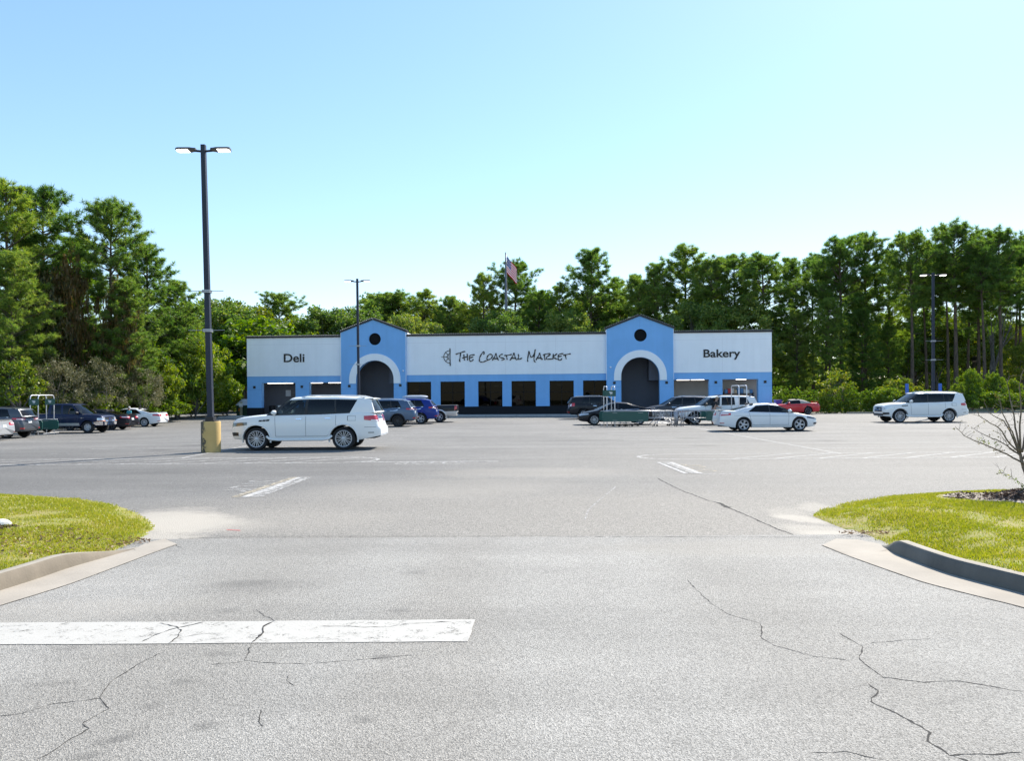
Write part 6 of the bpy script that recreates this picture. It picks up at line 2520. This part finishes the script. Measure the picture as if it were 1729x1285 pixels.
VAR = {
    'pineA': (pine(1, 20, .50, 3.6), 20), 'pineB': (pine(2, 20, .42, 3.3, -.015), 20), 'pineC': (pine(3, 20, .60, 3.9, .01), 20), 'pineD': (pine(4, 20, .30, 3.7, .0, needle=NEEDLE2, nb=75), 20),
    'pineE': (pine(5, 20, .12, 3.5, .01, 1.0, nb=95), 20), 'pineF': (pine(6, 20, .72, 3.2, .02, 1.2, nb=38), 20),
    'oakA': (broad(11, 14, 4.6, LEAF), 14), 'oakB': (broad(12, 14, 4.2, LEAFY, .25), 14), 'oakC': (broad(13, 14, 4.9, LEAF, .2, 220), 14),
    'vineA': (broad(21, 6, 3.0, LEAFV, .05, 190, 80, .13, .55), 6), 'vineB': (broad(22, 6, 2.6, LEAFV, .05, 170, 80, .13, .6), 6), 'vineC': (broad(23, 6, 2.8, LEAFB, .08, 130, 60, .13, .6), 6),
    'myrtle': (broad(31, 5, 2.1, LEAFM, .10, 110, 60, .07, .5, 1.0, None, .45), 5), 'myrtleB': (broad(32, 5, 1.9, LEAFM, .10, 100, 60, .07, .5), 5), 'young': (broad(33, 4, 1.1, LEAFY, .25, 46, 34, .10, .35), 4),
    'bush': (broad(41, 2.4, 1.5, LEAFV, .05, 130, 60, .085, .34), 2.4), 'bushB': (broad(42, 2.4, 1.6, LEAFY, .05, 120, 60, .09, .34), 2.4),
}


def tree(name, var, u, vtop, Y, label, cat='tree', group=None, wx=1.0, base=None, rz=None):
    (tm, cm), h0 = VAR[var]
    p = P(u, vtop, Y)
    z0 = zg(p.x, Y) - .05
    h = (p.z - z0) * (.938 if 'pine' in var else .985)
    s = h / h0
    r = empty(name, (p.x, Y, z0), R.uniform(0, 6.28) if rz is None else rz)
    r.scale = (s * wx, s * wx, s)
    tag(r, label, cat, group)
    link('trunk', tm, r); link('crown', cm, r)
    return r


gl, gm_, gr_ = 'trees at the left edge of the lot', 'trees behind the market', 'trees of the right-hand wood'
# --- left stand
tree('pine_tree', 'pineD', 8, 306, 60, 'tall pine cut by the left edge of the picture, tallest there', 'tree', gl, 1.15)
tree('pine_tree', 'pineA', 72, 311, 63, 'tall pine with rusty vines on its trunk, second from the left', 'tree', gl, 1.1)
tree('pine_tree', 'pineC', 188, 340, 64, 'round-topped pine standing out against the sky above the navy pickup', 'tree', gl, 1.05)
tree('pine_tree', 'pineE', 248, 408, 68, 'leafy pine on the slope of the left stand, right of the round-topped pine', 'tree', gl, 1.25)
tree('pine_tree', 'pineE', 298, 470, 71, 'lower green pine at the right end of the left stand, beside the tall lamp post', 'tree', gl, 1.45)
tree('pine_tree', 'pineD', 130, 395, 69, 'pine half hidden between the two tallest pines on the left', 'tree', gl, 1.3)
tree('pine_tree', 'pineE', 20, 420, 56, 'dark pine with low branches in front at the left edge', 'tree', gl, 1.3)
tree('pine_tree', 'pineE', 216, 470, 63, 'bushy young pine in front of the round-topped pine', 'tree', gl, 1.3)
tree('pine_tree', 'pineE', 110, 450, 73, 'shaded pine deep in the left stand', 'tree', gl, 1.4)
tree('pine_tree', 'pineE', -60, 360, 64, 'pine mostly outside the left edge of the picture', 'tree', gl, 1.3)
for (u, v, Y, var, lb, wx) in ((66, 430, 62, 'vineC', 'rusty vines hanging in the second pine from the left', .38), (205, 470, 63, 'vineC', 'brown vines hung below the round-topped pine', .26), (120, 420, 63, 'vineC', 'orange-brown vine tangle between the tall left pines', .24),
                               (330, 560, 72, 'vineB', 'green vine-covered tree by the foot of the tall lamp post', .75), (300, 590, 70, 'vineA', 'bright vine mound above the white sedan on the left', .8), (268, 600, 67, 'vineB', 'vine thicket behind the white sedan on the left', .8),
                               (360, 610, 78, 'vineA', 'vine thicket right of the tall lamp post', .8), (385, 640, 82, 'vineB', 'low vine mound beside the green bin shed', .9), (215, 560, 66, 'vineA', 'shaded vine-hung tree behind the grey myrtles', .7),
                               (150, 540, 66, 'oakC', 'dark leafy tree in the shade behind the navy pickup', .7), (70, 530, 62, 'oakC', 'dark leafy tree in the shade behind the left corral', .7), (10, 540, 58, 'oakA', 'dark leafy tree at the left edge behind the grey SUV', .7), (-70, 500, 58, 'oakC', 'dark leafy tree outside the left edge', .7)):
    tree('vine_tangle' if 'vine' in var else 'broadleaf_tree', var, u, v, Y, lb, 'vines' if var == 'vineC' else 'tree', gl, wx)
for (u, v, Y, var, lb) in ((105, 592, 56.5, 'myrtle', 'greyish crape myrtle behind the cab of the navy pickup'), (172, 598, 58.5, 'myrtleB', 'greyish crape myrtle behind the hood of the navy pickup'), (243, 606, 62.5, 'myrtle', 'greyish crape myrtle behind the black and white sedans')):
    tree('crape_myrtle', var, u, v + 8, Y, lb, 'tree', 'crape myrtles in the left row', .82)
for (u, v, Y, lb) in ((295, 672, 73, 'low green bush behind the white sedan on the left'), (322, 668, 75, 'low green bush left of the tall lamp post foot'), (352, 672, 79, 'low green bush right of the tall lamp post foot'), (378, 676, 83, 'low green bush beside the bin shed'), (60, 668, 57, 'dark low bush behind the left corral'), (140, 664, 59, 'dark low bush behind the navy pickup'), (205, 666, 63, 'dark low bush behind the black sedan'), (262, 668, 66, 'low bush behind the roof of the white sedan')):
    tree('shrub', 'bush', u, v, Y, lb, 'bush', 'low bushes along the left edge', 1.5)
tree('young_tree', 'young', 36, 600, 54, 'small bright green sapling behind the left cart corral', 'tree', None, 1.0)
# --- behind the market
back = [(372, 500, 104, 'oakA', 1.0, 'oak just left of the market beside the tall lamp post'), (415, 503, 110, 'oakB', 1.0, 'yellow-green tree above the left end of the Deli wall'), (478, 494, 114, 'pineF', 1.1, 'flat-crowned pine above the Deli lettering'),
        (505, 528, 106, 'oakB', 1.0, 'low broad tree above the Deli wall'), (548, 516, 108, 'oakA', 1.0, 'dark round tree left of the left gable'), (590, 512, 110, 'oakC', 1.0, 'dark tree behind the left gable lamp post'), (628, 510, 118, 'pineD', .9, 'tree just behind the left gable peak'),
        (650, 495, 120, 'pineC', 1.0, 'left one of the twin round pine crowns right of the left gable'), (674, 494, 121, 'pineF', 1.2, 'right one of the twin round pine crowns right of the left gable'), (718, 489, 116, 'pineD', .95, 'pine above the compass emblem of the shop sign'),
        (760, 497, 113, 'pineE', .9, 'shorter pine above the word The of the sign'), (815, 462, 112, 'pineD', .8, 'pine just left of the flagpole'), (868, 442, 114, 'pineC', .85, 'tall pine whose crown stands behind the flag'), (908, 488, 110, 'pineE', .95, 'pine just right of the flagpole'),
        (790, 508, 118, 'oakA', 1.0, 'rounded tree filling the dip left of the flagpole pines'), (735, 512, 119, 'oakC', 1.0, 'dark tree above the word Coastal'), (1015, 492, 118, 'oakA', 1.0, 'rounded tree at the shoulder of the tall pointed pine'), (1090, 478, 114, 'pineE', .9, 'dense pine just behind the right gable'), (945, 478, 112, 'pineD', .8, 'pine left of the tall pointed pine'), (996, 416, 112, 'pineE', .95, 'tall pointed pine left of the right gable'), (1040, 470, 116, 'pineD', .8, 'pine in the dip left of the right gable'), (1072, 462, 108, 'pineA', .8, 'thin pine behind the right gable peak'),
        (1108, 440, 106, 'pineE', .9, 'pine at the left flank of the big rounded crown'), (1155, 414, 108, 'pineD', 1.0, 'big rounded pine crown above the right gable'), (1200, 432, 104, 'pineB', .9, 'pine right of the big rounded crown'), (1240, 428, 106, 'pineA', 1.0, 'pine above the Bakery lettering'),
        (1290, 424, 102, 'pineB', 1.0, 'pine above the right end of the Bakery wall'), (445, 540, 102, 'vineB', 1.4, 'mound of leaves touching the Deli parapet'), (690, 525, 106, 'oakC', .9, 'leafy tree above the parapet right of the left gable'), (850, 520, 106, 'oakA', .8, 'leafy tree at the foot of the flagpole'),
        (960, 520, 106, 'oakC', .8, 'dark leafy tree above the word Market'), (1180, 505, 102, 'oakA', .8, 'dark leafy tree above the Bakery parapet'), (1265, 500, 102, 'oakC', .8, 'dark leafy tree at the right end of the parapet')]
for (u, v, Y, var, wx, lb) in back:
    tree('pine_tree' if 'pine' in var else 'broadleaf_tree', var, u, v, Y, lb, 'tree', gm_, wx * (1.38 if 'pine' in var else 1.15))
# --- right wood
right = [(1335, 432, 92, 'pineE', 1.1, 'dark pine just right of the market corner'), (1372, 428, 96, 'pineB', 1.0, 'pine behind the red convertible'), (1420, 396, 88, 'pineB', 1.15, 'tall pine with a broad crown right of the market'), (1458, 391, 90, 'pineA', 1.1, 'twin crown of the tall broad pine above the hedge'),
         (1500, 425, 94, 'pineD', 1.0, 'pine in the notch above the right white SUV'), (1538, 393, 84, 'pineC', 1.0, 'slim pine left of the right lamp post'), (1572, 408, 92, 'pineA', 1.0, 'pine behind the right lamp post'), (1612, 378, 84, 'pineC', 1.15, 'tallest pine of the right wood, right of the lamp post'),
         (1650, 402, 90, 'pineB', 1.0, 'pine right of the tallest pine of the right wood'), (1688, 388, 82, 'pineC', 1.05, 'pine near the right edge with a dark straight trunk'), (1726, 405, 88, 'pineA', 1.1, 'pine at the right edge of the picture'), (1775, 395, 86, 'pineB', 1.1, 'pine just outside the right edge'),
         (1400, 500, 84, 'pineE', 1.25, 'dark low-branched pine behind the hedge'), (1455, 520, 86, 'pineE', 1.25, 'second dark low-branched pine behind the hedge'), (1345, 520, 86, 'pineE', 1.2, 'dark low-branched pine by the market corner'), (1500, 545, 88, 'pineE', 1.1, 'dark young pine left of the lamp post'),
         (1580, 520, 104, 'oakB', 1.0, 'sunlit leafy tree seen between the right trunks'), (1640, 520, 106, 'oakA', 1.0, 'leafy tree deep behind the right trunks'), (1700, 530, 104, 'oakB', 1.0, 'sunlit leafy tree at the right edge deep in the wood'), (1530, 540, 104, 'oakC', 1.0, 'shaded leafy tree deep behind the lamp post'),
         (1725, 575, 84, 'oakB', .8, 'pale leafy tree at the right edge above the container'), (1440, 470, 104, 'pineD', 1.1, 'pine deep behind the hedge'), (1545, 450, 106, 'pineD', 1.1, 'pine deep behind the right lamp post'), (1665, 450, 106, 'pineD', 1.1, 'pine deep at the right of the wood')]
for (u, v, Y, var, wx, lb) in right:
    tree('pine_tree' if 'pine' in var else 'broadleaf_tree', var, u, v, Y + 13, lb, 'tree', gr_, wx)
# slim trunks showing low in the right wood
for i, (u, v, Y, lb) in enumerate(((1564, 440, 95, 'slim dark trunk just left of the right lamp post'), (1600, 430, 92, 'slim pine right of the right lamp post'), (1632, 440, 98, 'slim pine between the tallest pine and the next'), (1662, 415, 86, 'leaning grey-barked pine near the right edge'), (1712, 430, 94, 'slim pine by the right edge'), (1393, 430, 95, 'slim pine above the hedge'))):
    tree('pine_tree', 'pineF', u, v, Y + 8, lb, 'tree', gr_, 1.0)
# far wood that closes the view between the trunks
r = np.random.default_rng(77)
for (nm, lb, x0, x1, y0, y1, hh, n, mt) in (('far_wood', 'dense wood closing the view behind the market', -75, 40, 124, 142, 17.0, 4200, LEAF), ('far_wood', 'dense wood closing the view at the right', 34, 140, 122, 145, 14.0, 3200, LEAF), ('far_wood', 'dense wood closing the view at the left', -80, -37, 70, 98, 10.0, 1800, LEAF)):
    cx_ = r.uniform(x0, x1, n); cy_ = r.uniform(y0, y1, n)
    cz_ = r.random(n) ** .8 * (hh * (.75 + .35 * np.sin(cx_ * .35) * np.sin(cx_ * .13 + 1)))
    V = leaf_cloud(r, np.stack([cx_, cy_, cz_], 1), r.uniform(.9, 1.8, n), 50, .30, .55)
    o = link(nm, mesh_quads(nm, V, mt))
    tag(o, lb, 'wood', kind='stuff')

# --- hedge and shrubs on the right
def hedge(u0, u1, Y, zt, label):
    a, b = P(u0, 690, Y).x, P(u1, 690, Y).x
    r = np.random.default_rng(int(u0))
    ro = empty('hedge', (a, Y, 0))
    tag(ro, label, 'hedge')
    n = int((b - a) * 42)
    x = r.uniform(0, b - a, n); y = r.uniform(-.7, .7, n); z = r.uniform(.12, zt, n) * (1 + .07 * np.sin(x * 1.7))
    V = leaf_cloud(r, np.stack([x, y, z], 1), np.full(n, .26), 36, .085, .5)
    link('foliage', mesh_quads('foliage', V, LEAFV), ro)
    n = int((b - a) * 7)
    x = r.uniform(0, b - a, n)
    sp = []
    for i in range(n):
        h = r.uniform(.2, .75) * (1.5 if x[i] < 6 else .8)
        for k in range(5): sp.append((x[i] + .12 * k * r.uniform(-1, 1), r.uniform(-.5, .5), zt + h * k / 4))
    V = leaf_cloud(r, np.array(sp), np.full(len(sp), .12), 14, .085, .4, .8)
    link('shoots', mesh_quads('shoots', V, LEAFV), ro)
    mb = MB()
    for i in range(int((b - a) / .6)):
        mb.tube([(.3 + i * .6, 0, 0), (.3 + i * .6 + R.uniform(-.1, .1), R.uniform(-.1, .1), zt * .8)], [.03, .015], 5)
    mb.build('stems', BARKG, ro)


hedge(1308, 1392, 74.5, 1.45, 'clipped green hedge behind the red convertible')
hedge(1393, 1496, 74.0, 1.35, 'clipped green hedge between the red convertible and the right white SUV')
for (u, v, Y, var, wx, lb) in ((1412, 622, 75.5, 'young', 1.25, 'thin yellowish sapling rising from the hedge'), (1520, 641, 76, 'bushB', .95, 'round pale bush left of the right lamp post'), (1500, 656, 74, 'bush', 1.0, 'low bush behind the right white SUV'), (1560, 660, 75, 'bush', 1.2, 'low bush behind the right lamp post'),
                               (1640, 624, 74, 'vineB', .55, 'vine-topped bush left of the pale wild shrub'), (1618, 645, 73, 'vineA', .55, 'low vine mound behind the tail of the right white SUV'), (1682, 628, 74, 'vineA', .55, 'spreading wild shrub above the right kerb'), (1712, 640, 75, 'vineB', .6, 'wild shrub by the maroon container'),
                               (1635, 667, 72.5, 'bush', 1.1, 'bright low bush at the kerb behind the right white SUV'), (1668, 662, 72.5, 'bush', 1.2, 'bright grassy bush at the right kerb'), (1700, 664, 72.5, 'bush', 1.1, 'bright low bush third from the right white SUV'), (1735, 662, 73, 'bush', 1.2, 'bright low bush at the right edge of the picture'),
                               (1600, 672, 73, 'bush', 1.1, 'low bush hidden behind the roof of the right white SUV')):
    tree('shrub' if 'bush' in var or 'vine' in var else 'young_tree', var, u, v, Y, lb, 'bush', 'shrubs along the right edge of the lot', wx)
# kerb at the far right edge of the lot
mb = MB()
a, b = G(1500, 693.8), P(1760, 690, 73.0)
mb.box((30, 71.3, 0), (62, 71.55, .14))
o = mb.build('far_kerb', CONC)
o['kind'] = 'structure'
mb = MB()
mb.box((-37.9, 62, -.3), (-37.6, 110, .10)); mb.box((-37.9, 40, -.3), (-37.6, 61.99, -.14))
o = mb.build('left_lot_kerb', CONC)
o['kind'] = 'structure'

# dead bare tree in the right wood
def bare(seed, H, spread, nb, bark, name='branches'):
    rr = random.Random(seed)
    mb = MB()

    def grow(p, d, l, rad, depth):
        pts = [p]
        for i in range(3):
            d = (d + Vector((rr.uniform(-.2, .2), rr.uniform(-.2, .2), rr.uniform(-.05, .15)))).normalized()
            pts.append(pts[-1] + d * l / 3)
        mb.tube(pts, [rad * (1 - .2 * i) for i in range(4)], 5, False)
        if depth:
            for k in range(rr.randint(2, 3)):
                dd = (d + Vector((rr.uniform(-1, 1), rr.uniform(-1, 1), rr.uniform(-.1, .6))) * spread).normalized()
                grow(pts[rr.randint(1, 3)], dd, l * rr.uniform(.55, .8), rad * .5, depth - 1)
    grow(Vector((0, 0, 0)), Vector((0, 0, 1)), H * .45, .02 * H, nb)
    return mb.mesh(name, bark, True)


q = P(1672, 420, 97)
ro = empty('dead_tree', (q.x, 97, 0))
tag(ro, 'bare dead tree with pale forked branches against the sky at the right', 'tree')
link('trunk', bare(5, 20.0, .42, 4, BARKG, 'trunk'), ro)

# --- small bare tree on the right island, branches as in the photograph, each at its own depth
TY = G(1752, 852).y
ro = empty('crape_myrtle', (P(1752, 852, TY).x, TY, float(zR(np.array([bedc.x + .5]), np.array([TY]))[0])))
tag(ro, 'small nearly leafless crape myrtle on the right grass island', 'tree')
BARKT = barkmat('smooth_myrtle_bark', (0.10, 0.075, 0.055), (0.26, 0.21, 0.165))
rr = random.Random(9)
base = ro.location
tw, tips = MB(), []


def limb(px, dy, r0, r1, mb, twigs=0):
    """px: photograph positions along the limb; dy: how far it leans towards or away from the viewer"""
    n = len(px)
    pts = [P(u, v, TY + dy * i / max(1, n - 1)) - base for i, (u, v) in enumerate(px)]
    fine = []
    for i in range(n - 1):
        p0, p1, p2, p3 = pts[max(i - 1, 0)], pts[i], pts[i + 1], pts[min(i + 2, n - 1)]
        for k in range(4):
            t = k / 4
            fine.append(.5 * ((2 * p1) + (p2 - p0) * t + (2 * p0 - 5 * p1 + 4 * p2 - p3) * t * t + (3 * p1 - p0 - 3 * p2 + p3) * t ** 3) + Vector((rr.uniform(-1, 1), rr.uniform(-1, 1), rr.uniform(-1, 1))) * .006)
    fine.append(pts[-1])
    m = len(fine)
    mb.tube(fine, [r0 + (r1 - r0) * i / (m - 1) for i in range(m)], 7)
    for k in range(twigs):
        i = rr.randint(int(m * .3), m - 1)
        d = Vector((rr.uniform(-1, 1), rr.uniform(-1, 1), rr.uniform(-.1, 1))).normalized()
        l = rr.uniform(.06, .22)
        e = fine[i] + d * l
        tw.tube([fine[i], fine[i] + d * l * .5 + Vector((0, 0, .01)), e], [.0035, .0025, .0015], 4, False)
        tips.append(e)
        if rr.random() < .5:
            d2 = (d + Vector((rr.uniform(-1, 1), rr.uniform(-1, 1), rr.uniform(-.2, .8))) * .8).normalized()
            tw.tube([fine[i] + d * l * .5, fine[i] + d * l * .5 + d2 * l * .6], [.0025, .0012], 4, False)
            tips.append(fine[i] + d * l * .5 + d2 * l * .6)
    tips.append(fine[-1])


mb = MB()
limb([(1752, 856), (1740, 822), (1729, 790), (1722, 766), (1720, 748)], .05, .045, .016, mb)
mb.build('trunk', BARKT, ro, smooth=True)
limbs = [([(1728, 782), (1705, 770), (1680, 758), (1650, 746), (1628, 735), (1613, 720)], -.35, .016, .003, 16), ([(1722, 768), (1700, 752), (1680, 742), (1662, 734), (1640, 722)], .3, .012, .003, 12),
         ([(1720, 764), (1702, 745), (1690, 725), (1668, 712), (1655, 703), (1651, 693)], -.2, .014, .003, 12), ([(1720, 762), (1708, 735), (1695, 712), (1672, 698), (1662, 680)], .25, .014, .003, 10),
         ([(1720, 765), (1712, 735), (1700, 712), (1692, 695), (1688, 672)], -.1, .016, .004, 10), ([(1722, 762), (1716, 730), (1712, 700), (1706, 672), (1700, 640)], .15, .018, .004, 10), ([(1724, 764), (1722, 725), (1724, 690), (1722, 650), (1728, 625)], -.2, .018, .004, 10),
         ([(1726, 764), (1732, 725), (1736, 690), (1745, 640)], .2, .018, .004, 8), ([(1728, 775), (1745, 745), (1765, 715), (1785, 670)], -.2, .018, .004, 8), ([(1730, 782), (1760, 762), (1790, 740), (1820, 715)], .3, .016, .003, 8), ([(1722, 768), (1706, 758), (1690, 735), (1680, 728)], -.3, .008, .002, 8)]
for i, (px, dy, r0, r1, k) in enumerate(limbs):
    m = MB()
    limb(px, dy, r0, r1, m, k)
    m.build('branch', BARKT, ro, smooth=True)
m = MB()
limb([(1748, 850), (1738, 838), (1724, 818), (1708, 806), (1690, 797)], -.2, .006, .002, m, 6)
limb([(1746, 848), (1732, 840), (1724, 832)], .1, .005, .002, m, 4)
m.build('sprout', BARKT, ro, smooth=True)
tw.build('twigs', BARKT, ro)['kind'] = 'stuff'
r = np.random.default_rng(3)
sel = [tuple(t) for t in tips if rr.random() < .55]
V = leaf_cloud(r, np.array(sel), np.full(len(sel), .035), 3, .016, .45)
link('leaves', mesh_quads('leaves', V, LEAFB), ro)
sp = [tuple(P(u, v, TY - .2) - base) for (u, v) in ((1690, 797), (1698, 801), (1706, 805), (1714, 810), (1720, 816), (1726, 820), (1722, 830), (1728, 826), (1732, 822), (1670, 748), (1662, 744), (1655, 742), (1680, 750), (1686, 690), (1684, 694))]
V = leaf_cloud(r, np.array(sp), np.full(len(sp), .05), 9, .020, .45)
link('leaves', mesh_quads('leaves', V, LEAFY), ro)
